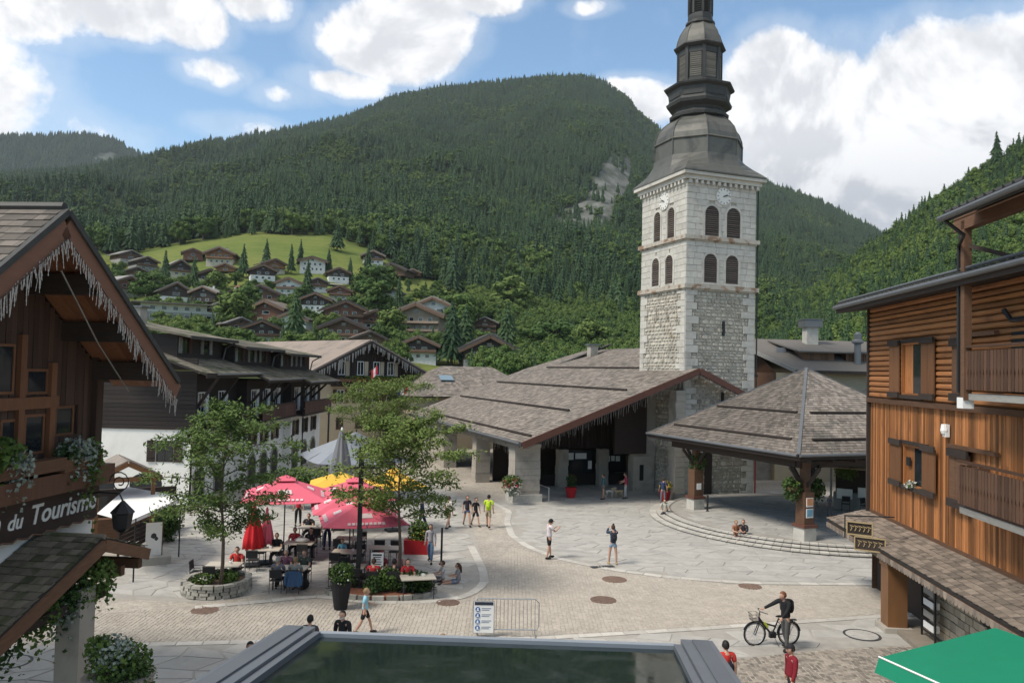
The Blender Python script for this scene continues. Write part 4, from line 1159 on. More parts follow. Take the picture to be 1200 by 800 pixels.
NOTE1 = mat('orange_notice', (.55, .25, .12), .6, .3, 5); NOTE2 = mat('blue_notice', (.16, .32, .42), .6, .3, 5)
p = shelter_post(1.35, 1.0, True)
for z, mt in ((2.25, NOTE1), (1.72, NOTE2)):
    mm = MB(); mm.box((1.35, .675, z), (.42, .03, .44)); f = mm.build('notice', WHITE, p)
    mm = MB(); mm.box((1.35, .655, z + .02), (.36, .02, .34)); mm.build('picture', mt, f)
p2 = shelter_post(1.3, 9.9, True)
mm = MB(); mm.box((1.3, 9.57, 1.75), (.3, .03, .36)); mm.build('notice', WHITE, p2)
shelter_post(9.6, 1.2, False); shelter_post(11.6, 11.4, False)
# the shelter's stone floor with its rounded steps
pc = pav.matrix_basis
plat_c = Vector((17.4, 45.9))
for i, (r_, z0, z1) in enumerate(((9.0, 0.005, .13), (8.62, .13, .25), (8.24, .25, .37))):
    mm = MB(); n = 96
    mm.lathe((plat_c.x, plat_c.y, 0), [(r_, z0), (r_, z1 - .02), (r_ - .02, z1)], n)
    st = mm.build('shelter_step', mat('step_stone', (0.17, 0.165, 0.15), .85, .28, 1.2, bump=.3, world_space=True, col2=(.21, .205, .19), c2scale=.5), kind='structure')  # risers made darker than the treads: their shade is in the colour
    for k in range(54):
        a = R(150) + R(150) * k / 54; b = R(150) + R(150) * (k + .93) / 54
        ro, ri = r_ + .05, r_ - .34
        q = [(ro * math.cos(t), ro * math.sin(t)) for t in (a, (a + b) / 2, b)] + [(ri * math.cos(t), ri * math.sin(t)) for t in (b, a)]
        m2 = MB(); cxx = (ro - .15) * math.cos((a + b) / 2), (ro - .15) * math.sin((a + b) / 2)
        m2.hexa([(x - cxx[0], y - cxx[1], z1 - .05) for x, y in q], [(x - cxx[0], y - cxx[1], z1 + .012 + rng.uniform(0, .004)) for x, y in q])
        link('step_stone', m2.mesh('step_stone', STRIP), st, (plat_c.x + cxx[0], plat_c.y + cxx[1], 0))
poly = [(plat_c.x + 7.8 * math.cos(2 * math.pi * k / 40), plat_c.y + 7.8 * math.sin(2 * math.pi * k / 40)) for k in range(40)]
paving('shelter_floor', None, .8, z=.374, seed=12, parts=140, extra=poly)
bpy.context.view_layer.update()
pw = lambda x, y, z: pav.matrix_basis @ Vector((x, y, z))
icicles(pw(-.05, PS - .1, ZP - .24), pw(-.05, PS - 2.6, ZP - .24), .55, .12, 6, 'short string of icicle lights at the far corner of the shelter roof', mt=LAMPGREY)

# ================================================================ long roofed house behind the shelter
bg_h = thing('grey_roofed_house', 'wide house with plain grey roof and two dormers behind the church tower', 'house', (20.6, 62.0, 0), R(3))
GREYROOF = mat('grey_slate_roof', (0.135, 0.122, 0.108), .85, .15, 2.0, (1, 4, 1), bump=.2, bscale=24)
m = MB(); m.box2((.9, 1.6, 0), (26, 14, 8.7)); m.build('wall', PLASTER_Y, bg_h)
m = MB(); m.add([(.9, 1.6, 8.7), (.9, 14, 8.7), (.9, 7.8, 11.2)], [(0, 1, 2), (2, 1, 0)]); m.box2((.78, 1.5, 6.4), (.9, 14, 8.7)); m.build('gable_boards', WOODMID, bg_h)
ez, rz_ = 8.95, 11.7
m = MB(); m.slab([(2.0, .3, ez), (28, .3, ez), (28, 7.5, rz_), (-1.2, 7.5, rz_)], .2); m.build('roof_slope', GREYROOF, bg_h)
m = MB(); m.slab([(28, 15, ez), (2.0, 15, ez), (-1.2, 7.5, rz_), (28, 7.5, rz_)], .2); m.build('roof_slope', GREYROOF, bg_h)
m = MB(); m.beam((2.0, .28, ez - .08), (-1.25, 7.5, rz_ - .08), .06, .3); m.build('verge_board', GREYWOOD, bg_h)
m = MB(); m.beam((2.0, .25, ez - .12), (28, .25, ez - .12), .05, .24); m.build('fascia', WOODDARK, bg_h)
kz = (rz_ - ez) / 7.2
def dormer(x0, x1, y, par):
    zb = ez + (y - .3) * kz
    m = MB(); m.box2((x0, y, zb - .1), (x1, y + 3, zb + .75)); d = m.build('dormer', WOODMID, par)
    for k in range(int((x1 - x0) / .3)):
        m = MB(); m.box2((x0 + k * .3 + .02, y - .04, zb), (x0 + k * .3 + .27, y, zb + .7)); m.build('dormer_board', WOODMID, d)
    m = MB(); m.slab([(x0 - .5, y - .5, zb + .7), (x1 + .5, y - .5, zb + .7), (x1 - .6, y + 4.2, zb + 1.75), (x0 - 1.4, y + 4.2, zb + 1.75)], .12); m.build('dormer_roof', GREYROOF, d)
dormer(3.6, 6.2, 2.6, bg_h); dormer(7.2, 9.6, 2.6, bg_h)
m = MB(); m.box((5.5, 5.6, 12.0), (1.0, 1.0, 1.6)); c = m.build('chimney', STONE, bg_h)
m = MB(); m.box((5.5, 5.6, 13.0), (1.5, 1.5, .6)); m.box((5.5, 5.6, 13.36), (1.6, 1.6, .08)); m.build('metal_cowl', ZINC, c)
m = MB(); m.lathe((7.9, 2.0, 0), [(.28, 9.2), (.26, 11.2), (.45, 11.3), (.45, 11.45), (.3, 11.6), (.3, 12.0), (.12, 12.2)], 12); m.build('flue', ZINC, bg_h)
m = MB(); m.box((2.4, 4.2, 10.6), (.8, .05, .5), Matrix.Rotation(R(-20), 3, 'X')); m.build('skylight', ZINC, bg_h)
m = MB(); m.box2((3.1, 1.52, .35), (4.0, 1.64, 3.6)); d_ = m.build('door', BLACK, bg_h)
m = MB(); m.box2((4.9, 1.52, 2.0), (5.3, 1.62, 3.4)); m.build('window', GLASS, bg_h)
m = MB(); m.box2((-1.5, 2.4, 0), (.9, 3.0, 5.2)); m.build('low_wall', PLASTER_G, bg_h)
dk = thing('dark_gabled_shed', 'dark timber gable of small roof between shelter and orange timber house', 'shed', (24.5, 55.0, 0), R(-4))
m = MB(); m.box2((0, .5, 0), (9, 4, 6.0)); m.add([(0, .5, 6.0), (9, .5, 6.0), (4.5, .5, 8.6)], [(0, 1, 2)]); m.build('wall', WOODDARK, dk)
m = MB(); m.slab([(-1.0, -.3, 5.6), (4.5, -.3, 8.75), (4.5, 5, 8.75), (-1.0, 5, 5.6)][::-1], .15); m.slab([(4.5, -.3, 8.75), (10, -.3, 5.6), (10, 5, 5.6), (4.5, 5, 8.75)][::-1], .15); m.build('roof', LEAD_D, dk)
# ================================================================ timber house on the right of the street
RH = thing('orange_timber_house', 'orange-brown timber house with log upper storey, boarded wall and dark shuttered windows', 'house', (14.46, 31.7, 0), R(-94.8))
LR = 24.0                                      # along the street, far corner to beyond the camera's view
ZB0, ZB1, ZTOP = 3.0, 7.55, 11.4
gR = random.Random(31)
mm = MB(); mm.box2((.05, .12, 2.6), (LR, 9, ZTOP)); mm.build('wall_core', WOODMID, RH)
bpy.context.view_layer.update()
def rx(px, py, off=0.0):
    d = ray(px, py); inv = RH.matrix_basis.inverted(); o_ = inv @ Vector((0, 0, CAMH)); dd = inv.to_3x3() @ d
    return (o_ + dd * ((-off - o_.y) / dd.y)).x
def holes(x0, x1, z0, z1, wins):
    segs = [(x0, x1)]
    for (a, b, c, d) in wins:
        if z1 <= c + .01 or z0 >= d - .01: continue
        segs = [s for p, q in segs for s in ((p, min(q, a)), (max(p, b), q)) if s[1] - s[0] > .03]
    return segs
# openings: (x0, x1, z0, z1)
U0, U1, L0, L1 = rx(1057, 430), rx(1082, 430), rx(1059, 560), rx(1083, 560)
W_UP = [(U0, U1, 7.8, 9.65)]
W_LO = [(L0, L1, 4.6, 6.05)]
x = 0.0; n = 0
while x < LR:                                   # upright boards of the first floor
    wd = gR.uniform(.10, .17)
    segs = [(ZB0 - .2, ZB1 - .12)]
    for (a, b, c, d) in W_LO:
        if x + wd > a and x < b: segs = [(ZB0 - .2, c), (d, ZB1 - .12)]
    for z0, z1 in segs:
        m = MB(); dp = gR.uniform(.0, .025); m.box((0, 0, 0), (wd - .012, .06, z1 - z0)); link('board', m.mesh('board', ORANGE_V), RH, (x + wd / 2, .09 - dp, (z0 + z1) / 2))
    x += wd; n += 1
    if x > 13.5: wd = .3
z = ZB1 + .05                                  # lying logs above
while z < ZTOP - .05:
    h = min(gR.uniform(.17, .22), ZTOP - z)
    for a, b in holes(0, LR, z, z + h, W_UP):
        m = MB(); c = (a + b) / 2; L = b - a
        pr = [(.12, -h / 2 + .008), (.03, -h / 2 + .02), (-.015, -h * .2), (-.015, h * .2), (.03, h / 2 - .02), (.12, h / 2 - .008)]
        m.hexa([(-L / 2, p, q) for p, q in pr], [(L / 2, p, q) for p, q in pr]); link('log', m.mesh('log', ORANGE_H), RH, (c, .0, z + h / 2))
    z += h
m = MB(); m.box2((-.04, -.10, ZB1 - .14), (LR, .02, ZB1 + .04)); m.build('belt_board', WOODMID, RH)
m = MB(); m.box2((-.12, -.08, 2.7), (-.002, .12, ZTOP)); m.tube([(-.2, .0, ZTOP - .3), (-.2, .0, 2.8)], .05, 6); m.build('corner_post', WOODDARK, RH)
m = MB(); m.box2((-.02, .14, 0), (.02, 9, ZTOP)); m.build('end_wall', WOODMID, RH)
def old_window(x0, x1, z0, z1, sl, sr, nm='window'):
    f = MB(); f.box2((x0, -.03, z0), (x0 + .07, .117, z1)); f.box2((x1 - .07, -.03, z0), (x1, .117, z1)); f.box2((x0 + .07, -.03, z1 - .07), (x1 - .07, .117, z1)); f.box2((x0 + .07, -.03, z0), (x1 - .07, .117, z0 + .06))
    w_ = f.build(nm, ORANGE_V, RH)
    g_ = MB(); g_.box2((x0 + .07, .085, z0 + .06), (x0 + (x1 - x0) * .42, .115, z1 - .07)); g_.build('inner_board', ORANGE_V, w_)
    p_ = MB(); p_.box2((x0 + (x1 - x0) * .42, .088, z0 + .06), (x1 - .07, .115, z1 - .08)); p_.build('pane', GLASS, w_)
    s_ = MB(); s_.box2((x0 - .1, -.1, z0 - .14), (x1 + .1, .1, z0 - .005)); s_.build('sill', WOODDARK, w_)
    h_ = MB(); h_.box2((x0 - .14, -.08, z1 + .005), (x1 + .2, .08, z1 + .12)); h_.build('lintel', WOODDARK, w_)
    for s0, s1 in ((sl, x0 - .03), (x1 + .03, sr)):
        b = MB(); k = 2; ww = (s1 - s0) / k
        for i in range(k): b.box2((s0 + i * ww + .008, -.10, z0 - .02), (s0 + (i + 1) * ww - .008, -.055, z1 + .02))
        sh = b.build('shutter', mat('shutter_brown', (.150, .068, .030), .6, .4, 3, (7, 7, .4), bump=.3, rnd=.2), w_)
        for zz in (z0 - .12, z1 - .08):
            c = MB(); c.box2((s0 - .03, -.17, zz), (s1 + .03, -.102, zz + .20)); c.build('shutter_bar', WOODDARK, w_)
    return w_
w1 = old_window(U0, U1, 7.8, 9.65, rx(1045, 430), rx(1098, 430))
w2 = old_window(L0, L1, 4.6, 6.05, rx(1046, 560), rx(1099, 560))
m = MB(); m.box2((L0 + .25, -.02, 5.3), (L0 + .55, .02, 5.6)); m.build('hanging_sign', BLACK, w2)
for (a, b, z0, z1) in ((rx(1119, 430), rx(1138, 430), 7.8, 9.5), (rx(1116, 570), rx(1138, 570), 4.55, 6.1)):
    f = MB(); k = 3
    for i in range(k): f.box2((a + i * (b - a) / k + .008, -.10, z0), (a + (i + 1) * (b - a) / k - .008, -.02, z1))
    sh = f.build('closed_shutter', WOODMID, RH)
    for zz in (z0 - .1, z1 - .1):
        c = MB(); c.box2((a - .05, -.18, zz), (b + .05, -.102, zz + .24)); c.build('shutter_bar', WOODDARK, sh)
    c = MB(); c.box2((a - .02, -.15, z1 + .15), (b + 1.6, .0, z1 + .26)); c.build('lintel', WOODMID, sh)
m = MB(); WL = rx(1111, 505); m.box((WL, -.06, 6.75), (.22, .12, .4)); m.lathe((WL, -.10, 6.65), [(.1, 0), (.13, .1), (.1, .3)], 10); m.build('wall_lamp', WHITE, RH)
# roof with a long eave towards the square; boarded underside
m = MB(); m.slab([(-.3, -1.15, 11.2), (LR, -1.15, 11.2), (LR, 7, 12.3), (-.3, 7, 12.3)], .16); m.build('roof', LEAD_D, RH)
m = MB(); m.slab([(-.5, -1.1, 11.0), (-.5, 1, 11.3), (LR, 1, 11.3), (LR, -1.1, 11.0)], .04); m.build('soffit', WOODDARK, RH)
m = MB(); m.beam((-.32, -1.2, 11.1), (LR, -1.2, 11.1), .06, .24); m.build('fascia', WOODDARK, RH)
m = MB(); m.tube([(-.32, -1.3, 11.2), (LR, -1.3, 11.2)], .085, 8); m.build('gutter', ZINC, RH)
for k in range(34):
    m = MB(); m.tube([(-.45 + k * .42, -1.24, 11.3), (-.45 + k * .42, -.4, 11.42)], .07, 6); m.build('roof_tile', LEAD_D, RH)
m = MB(); m.tube([(-.55, -1.05, 11.46), (LR, -1.05, 11.46)], .05, 6); m.build('snow_rail', ZINC, RH)
# shingled canopy over the ground floor
CA0, CA1 = -.4, LR
ZC0, ZC1, DC = 2.62, 3.02, 1.5
def near_first(q):
    c = RH.matrix_basis @ ((q[0] + q[2]) / 2); return c.length + (1000 if c.y < 16.8 else 0)
bpy.context.view_layer.update()
shingles(RH, (CA0, -DC, ZC0), (16, -DC, ZC0), (16, 0.0, ZC1), (CA0, 0.0, ZC1), row=.215, wd=.20, material=SHINGLE_B, parts=300, th=.022, seed=41, order=near_first)
m = MB(); m.box2((CA0 - .02, .03, ZC1 - .02), (LR, .10, ZC1 + .14)); m.build('flashing', WOODMID, RH)
m = MB(); m.box2((CA0, -DC + .04, ZC0 - .26), (16, -DC + .12, ZC0 - .10)); m.box2((CA0, -DC + .12, ZC0 - .22), (CA0 + .08, .1, ZC0 + .12)); m.build('canopy_beam', WOODMID, RH)
x = CA0
while x < 16:                                   # scalloped trim
    m = MB(); n = 6; pts = [(x, -DC, ZC0 - .12), (x + .2, -DC, ZC0 - .12)] + [(x + .1 + .1 * math.cos(math.pi * k / n), -DC, ZC0 - .24 - .08 * math.sin(math.pi * k / n)) for k in range(n + 1)]
    m.hexa(pts, [(p[0], p[1] - .025, p[2]) for p in pts]); m.build('trim_scallop', SHINGLE_B, RH); x += .205
POSTW = mat('varnished_post', (.17, .078, .03), .45, .3, 2, (1, 1, .3), bump=.15, spec=.4)
bp = RH.matrix_basis.inverted() @ G(1048, 738)
XS = rx(1094, 700)
for k in range(1):
    px_ = bp.x + k * 5.4
    m = MB(); m.box((px_, -DC + .42, 1.25), (.62, .62, 2.2)); m.box((px_, -DC + .42, 2.25), (.7, .7, .25)); pst = m.build('post', POSTW, RH)
    m = MB(); m.box((px_, -DC + .42, .09), (.9, .9, .18)); m.build('post_foot', PLASTER_G, pst)
m = MB(); m.box2((bp.x - .9, -1.15, .0), (LR, .1, .14)); m.build('raised_step', mat('worn_step', (.22, .19, .15), .8, .3, 2), RH)
gR2 = random.Random(77)                         # stone ground-floor wall, set back
m = MB(); m.box2((XS, -.02, .14), (LR, .4, 2.9)); m.build('stone_backing', MORTAR, RH)
TAN = mat('tan_stone', (.42, .35, .26), .9, .3, 3, rnd=.3, bump=.4)
z = .14; nst = 0
while z < 2.45:
    h = gR2.uniform(.2, .32); xx = XS
    while xx < XS + 3.2:
        L = gR2.uniform(.25, .6)
        m = MB(); m.box((0, 0, 0), (L - .03, .12, h - .03), Matrix.Rotation(gR2.uniform(-.02, .02), 3, 'Y')); link('stone', m.mesh('stone', TAN), RH, (xx + L / 2, -.05 - gR2.uniform(0, .03), z + h / 2)); xx += L; nst += 1
    z += h
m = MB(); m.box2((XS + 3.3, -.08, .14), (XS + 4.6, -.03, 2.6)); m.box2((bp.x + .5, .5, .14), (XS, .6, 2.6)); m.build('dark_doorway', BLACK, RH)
m = MB(); m.box2((0, .3, 0), (bp.x + .6, .5, 2.6)); m.build('shop_wall', WOODDARK, RH)
for k in range(6):                              # shop goods racks seen in the doorway shade
    m = MB(); m.beam((bp.x + .75, -.5, .35 + k * .35), (bp.x + 1.7, -.5, .35 + k * .35), .04, .04); m.build('shelf_rail', BLACK, RH)
m = MB(); m.beam((bp.x + .75, -.5, .14), (bp.x + .75, -.5, 2.3), .05, .05); m.beam((bp.x + 1.7, -.5, .14), (bp.x + 1.7, -.5, 2.3), .05, .05); m.build('shelf_frame', BLACK, RH)
for k in range(4):
    m = MB(); m.box((bp.x + 1.25, -.42, .55 + k * .36), (.7, .2, .2)); m.build('displayed_box', GREYWOOD if k % 2 else WHITE, RH)
m = MB(); m.lathe((XS + 1.5, -.2, 1.75), [(.01, -.04), (.16, -.03), (.16, .0)], 14, Matrix.Rotation(R(90), 3, 'X')); m.build('round_plaque', mat('ochre', (.42, .26, .06), .6, .2), RH)
# carved shop sign hung from the canopy corner
sg = thing('carved_hanging_sign', 'dark carved wooden shop sign hanging from the shingled canopy corner', 'sign', P(1013, 629, 27.0), R(-30))
CARV = mat('carved_gilt', (.36, .27, .14), .6, .2, 8)
for x0, z0, ww, hh in ((-.55, .06, .8, .42), (-.30, -.44, .95, .44)):
    m = MB(); m.box2((x0, -.03, z0), (x0 + ww, .03, z0 + hh)); b = m.build('board', WOODDARK, sg)
    m = MB()
    for a, c in (((x0, z0), (x0 + ww, z0)), ((x0, z0 + hh), (x0 + ww, z0 + hh)), ((x0, z0), (x0, z0 + hh)), ((x0 + ww, z0), (x0 + ww, z0 + hh))): m.beam((a[0], -.04, a[1]), (c[0], -.04, c[1]), .05, .04)
    m.build('rim', CARV, b)
    m = MB(); 
    for k in range(5): m.tube([(x0 + .12 + k * ww * .17, -.045, z0 + .12), (x0 + .16 + k * ww * .17, -.045, z0 + hh * .5), (x0 + .10 + k * ww * .17, -.045, z0 + hh - .12), (x0 + .22 + k * ww * .17, -.045, z0 + hh * .62)], .018, 4)
    m.build('carved_letters', CARV, b)
m = MB(); m.beam((-.62, 0, .66), (.9, .35, .72), .04, .04); m.beam((-.62, 0, .68), (-.62, 0, -.1), .04, .04); m.build('bracket', BLACK, sg)
# nearer part: two balconies under a projecting roof
ORB = mat('balcony_slat', (.085, .045, .028), .65, .35, 3, (6, 6, .5), bump=.3, rnd=.3)
def balcony(x0, x1, zf, name_label, floor=True, out=1.0):
    t = thing('balcony', name_label, 'balcony', tuple(RH.matrix_basis @ Vector((x0, 0, zf))), R(-94.8)); L = x1 - x0
    if floor:
        m = MB(); m.box2((0, -out, -.24), (L, -.12, -.06)); m.build('floor', GREYWOOD, t)
    for z in (.12, .98):
        m = MB(); m.beam((0, -out, z), (L, -out, z), .09, .10); m.build('rail', ORB, t)
        m = MB(); m.beam((.045, -out, z), (.045, -.12, z), .09, .10); m.build('rail', ORB, t)
    m = MB(); m.beam((-.03, -out - .02, 1.22), (L, -out - .02, 1.22), .13, .06); m.build('handrail', ORB, t)
    k = 0; s = .12
    while s < L - .05:
        m = MB(); pr = [(-.065, .02), (.065, .02), (.075, .3), (.045, .45), (.075, .6), (.065, 1.08), (-.065, 1.08), (-.075, .6), (-.045, .45), (-.075, .3)]
        m.hexa([(p, .02, q) for p, q in pr], [(p, -.02, q) for p, q in pr]); link('slat', m.mesh('slat', ORB), t, (s, -out - .06, .02)); s += .165
    for k in range(5):
        m = MB(); m.hexa([(.02, p, q) for p, q in pr], [(-.02, p, q) for p, q in pr]); link('slat', m.mesh('slat', ORB), t, (-.02, -out + .1 + k * .165, .02))
    return t
bx0 = (RH.matrix_basis.inverted() @ P(1147, 400, 21.9)).x
balcony(bx0 + .2, 18, 8.05, 'upper balcony of brown cut-out slats behind the tall corner post')
balcony(bx0 - .45, 18, 4.85, 'lower balcony of brown cut-out slats on the boarded wall', out=.9)
m = MB(); m.box((bx0 - .05, -1.0, 10.3), (.16, .16, 5.0)); m.build('corner_post', WOODDARK, RH)
m = MB(); m.box((bx0 + .17, -1.02, 10.3), (.2, .2, 5.0)); m.build('corner_post', WOODMID, RH)
m = MB(); m.box((bx0 + .05, -.98, 7.72), (.34, .3, .3)); m.build('post_bracket', WHITE, RH)
m = MB(); m.beam((bx0 + .2, -1.0, 12.1), (bx0 + 1.6, .2, 11.4), .1, .12); m.build('brace', WOODDARK, RH)
m = MB(); m.box2((bx0 - .35, -1.12, 12.55), (18, -.85, 12.95)); m.build('wall_plate', WOODMID, RH)
UX = rx(1105, 262, 2.0)
m = MB(); m.slab([(UX, -2.0, 12.72), (19, -2.0, 12.72), (19, 4, 15.4), (UX, 4, 15.4)], .15); m.build('upper_roof', LEAD_D, RH)
m = MB(); m.slab([(UX + .05, -1.9, 12.52), (UX + .05, 2, 14.2), (19, 2, 14.2), (19, -1.9, 12.52)], .04); m.build('upper_soffit', WOODMID, RH)
for dy, dz in ((-2.08, 12.68), (-1.6, 12.98), (-1.15, 13.2)):
    m = MB(); m.tube([(UX - .03, dy, dz), (19, dy, dz)], .085, 8); m.build('roof_pole', ZINC, RH)
for k in range(22):
    m = MB(); m.tube([(UX + .1 + k * .42, -2.0, 12.82), (UX + .1 + k * .42, -.6, 13.45)], .075, 6); m.build('roof_tile', LEAD_D, RH)
m = MB(); m.tube([(UX + .2, -2.05, 12.6), (UX + .3, -1.6, 12.2), (bx0 - .1, -1.1, 12.1), (bx0 - .1, -1.1, 8)], .05, 6); m.build('downpipe', BLACK, RH)
m = MB(); m.tube([(bx0 + .5, -.2, 10.3), (bx0 + .7, -.1, 10.0), (18, -.1, 10.0)], .07, 6); m.build('waste_pipe', BLACK, RH)
m = MB(); m.box2((bx0 + .5, .0, 8.05), (18, .1, 9.8)); m.build('balcony_glazing', GLASS, RH)

# ---- green fabric awning low on the right
aw = thing('green_awning', 'bright green fabric awning with white-edged valance near the timber house', 'awning', (7.7, 16.5, 0), 0)
GREEN = mat('green_canvas', (.006, .185, .100), .75, .14, 1.2, bump=.6, bscale=3)
A, B, D2, E = G(1030, 770, 2.5), G(1166, 735, 2.95), G(1110, 806, 2.5), None
dv = (D2 - A).normalized(); A2 = A + dv * 7; B2 = B + dv * 7
o = Vector((7.7, 16.5, 0))
m = MB(); m.slab([A - o, A2 - o, B2 - o, B - o], .02, (0, 0, 1)); m.build('canopy', GREEN, aw)
m = MB(); m.hexa([A - o, A2 - o, A2 - o + Vector((.02, .01, 0)), A - o + Vector((.02, .01, 0))], [p - Vector((.10, .02, .30)) for p in (A - o, A2 - o, A2 - o + Vector((.02, .01, 0)), A - o + Vector((.02, .01, 0)))]); m.build('valance', GREEN, aw)
m = MB(); m.tube([A - o + Vector((0, 0, .02)), A2 - o + Vector((0, 0, .02))], .022, 5); m.build('edge_trim', WHITE, aw)
m = MB(); m.beam(B - o - Vector((0, 0, .12)), B2 - o - Vector((0, 0, .12)), .12, .12); m.build('roller', WHITE, aw)
for k in (.6, 4.5):
    m = MB(); m.beam(A - o + dv * k - Vector((0, 0, .06)), B - o + dv * k - Vector((0, 0, .2)), .05, .05); m.build('arm', METAL, aw)
m = MB(); m.beam(B - o + dv * .1 + Vector((.1, 0, -.2)), Vector((B.x - o.x + .1, B.y - o.y, 0.02)) + dv * .1, .12, .12); m.beam(B - o + dv * 5 + Vector((.1, 0, -.2)), Vector((B.x - o.x + .1, B.y - o.y, 0.02)) + dv * 5, .12, .12); m.build('post', WOODMID, aw)

# ================================================================ tourist office on the left
TH = thing('tourist_office', 'brown timber gabled tourist office with lettered board and flower boxes', 'tourist office', (-12.05 + .084 * 9, 9.0, 0), R(85.2))
# local x runs along the street away from the camera, local -y towards the street
def tx(px, py, off): 
    """local x and height of a pixel on a plane `off` metres in front of the facade"""
    d = ray(px, py); inv = TH.matrix_basis.inverted()
    o_ = inv @ Vector((0, 0, CAMH)); dd = inv.to_3x3() @ d
    k = (-off - o_.y) / dd.y; q = o_ + dd * k; return q.x, q.z
bpy.context.view_layer.update()
xe, _ = tx(112, 560, 0)                        # far end of the facade
xa, za = tx(72, 246, 1.55); xb, zb = tx(203, 446, 1.55); xc, zc = tx(0, 306, 1.55)
sR = (za - zb) / (xb - xa); sL = (za - zc) / (xa - xc)
XL = xa - 8.5; ZL = za - 8.5 * sL
BROWN = mat('red_brown_boards', (.125, .060, .036), .65, .35, 2.5, (6, 6, .4), bump=.3, rnd=.25)
DKB = mat('dark_brown_boards', (.062, .036, .026), .7, .35, 2.5, (6, 6, .4), bump=.3, rnd=.3)
SOFB = mat('soffit_board', (.19, .085, .045), .6, .3, 2.5, (.4, 6, 6), bump=.2, rnd=.25)
m = MB(); m.hexa([(XL, .12, 3.1), (xe, .12, 3.1), (xe, .12, za - (xe - xa) * sR - .2), (xa, .12, za - .2), (XL, .12, ZL - .2)], [(XL, 9, 3.1), (xe, 9, 3.1), (xe, 9, za - (xe - xa) * sR - .2), (xa, 9, za - .2), (XL, 9, ZL - .2)]); m.build('wall_core', DKB, TH)
m = MB(); m.box2((XL, 4, 0), (xe - .05, 9, 3.0)); m.build('ground_floor_wall', PLASTER_G, TH)
m = MB(); m.box2((XL, .14, 3.0), (xe - .05, 8.9, 3.09)); m.build('arcade_ceiling', WOODDARK, TH)
m = MB(); m.box2((XL, .04, 3.1), (xe, .119, 5.0)); m.build('band_wall', PLASTER, TH)
# windows of the gable: (x0,z0)-(x1,z1) from the photograph's glazed bays
gx = lambda px, py: tx(px, py, 0)
bays = []
def bay(pxs, py0, py1, slope=None):
    (x0, z1), (x1, _) = gx(pxs[0], py0), gx(pxs[1], py0); _, z0 = gx((pxs[0] + pxs[1]) / 2, py1); return x0, x1, z0, z1
WIN = [bay((-60, -8), 395, 465), bay((-2, 20), 402, 462), bay((32, 58), 432, 462), bay((-60, -8), 488, 545), bay((2, 22), 492, 545), bay((30, 54), 486, 532), bay((66, 88), 476, 510)]
x = XL
while x < xe - .01:
    wd = .17; top = (za - abs(x + wd / 2 - xa) * (sR if x > xa else sL)) - .25
    segs = [(4.95, top)]
    for (a, b, c, d) in WIN:
        if x + wd > a - .04 and x < b + .04: segs = [s for p, q in segs for s in ((p, min(q, c)), (max(p, d), q)) if s[1] - s[0] > .05]
    for p, q in segs:
        m = MB(); m.box((0, 0, 0), (wd - .012, .06, q - p)); link('board', m.mesh('board', DKB), TH, (x + wd / 2, .08 - rng.uniform(0, .02), (p + q) / 2))
    x += wd
TIM = mat('window_timber', (.155, .070, .036), .6, .3, 2.5, (4, 4, .6), bump=.2, rnd=.15)
for (a, b, c, d) in WIN: window(TH, a, c, b - a, d - c, .05, TIM, GLASS, (0, 0), .06)
for (px, p0, p1) in ((27, 392, 560), (62, 425, 560)):
    (x0, z1), (_, z0) = gx(px, p0), gx(px, p1); m = MB(); m.box2((x0 - .09, -.06, z0), (x0 + .09, .05, z1)); m.build('post', TIM, TH)
(xm0, zm), _ = gx(0, 474), 0
m = MB(); m.box2((XL, -.07, zm - .13), (gx(66, 474)[0], .05, zm + .13)); m.build('transom', TIM, TH)
m = MB(); m.box2((xe - .25, -.10, 4.9), (xe + .02, .05, 8.6)); m.build('corner_board', DKB, TH)
# roof: two slopes, barge boards, boarded underside on dark purlins
OV = 1.62
p3 = lambda x, z, y=-OV: Vector((x, y, z))
shingles(TH, (XL, -OV, ZL), (XL, 10, ZL), (xa, 10, za), (xa, -OV, za), row=.26, wd=.3, material=SHINGLE, seed=51)
shingles(TH, (xb, 10, zb), (xb, -OV, zb), (xa, -OV, za), (xa, 10, za), row=.26, wd=.3, material=SHINGLE, seed=52)
m = MB(); m.tube([(xa, -OV, za + .06), (xa, 10, za + .06)], .1, 6); m.build('ridge_cap', LEAD_D, TH)
for (q0, q1) in (((XL, ZL), (xa, za)), ((xa, za), (xb, zb))):
    m = MB(); m.beam(p3(q0[0], q0[1] - .33, -OV - .03), p3(q1[0], q1[1] - .33, -OV - .03), .07, .50, (0, 0, 1)); m.build('barge_board', mat('barge_brown', (.165, .080, .050), .6, .2, 2, (1, 3, 3), bump=.15), TH)
    m = MB(); m.beam(p3(q0[0], q0[1] - .03, -OV - .05), p3(q1[0], q1[1] - .03, -OV - .05), .14, .12); m.build('verge_capping', LEAD_D, TH)
def underside(q0, q1, name):
    n_ = 9
    for k in range(n_):
        y0, y1 = -OV + .04 + k * (OV + .05) / n_, -OV + .04 + (k + .96) * (OV + .05) / n_
        m = MB(); m.hexa([(q0[0], y0, q0[1] - .16), (q1[0], y0, q1[1] - .16), (q1[0], y1, q1[1] - .16), (q0[0], y1, q0[1] - .16)], [(q0[0], y0, q0[1] - .13), (q1[0], y0, q1[1] - .13), (q1[0], y1, q1[1] - .13), (q0[0], y1, q0[1] - .13)]); m.build(name, SOFB, TH)
underside((XL, ZL), (xa, za), 'soffit_plank'); underside((xa, za), (xb, zb), 'soffit_plank')
for f in (.28, .56, .82):
    x = xa + (xb - xa) * f; z = za + (zb - za) * f
    m = MB(); m.box2((x - .14, -OV + .1, z - .62), (x + .14, .3, z - .18)); m.build('purlin', WOODDARK, TH)
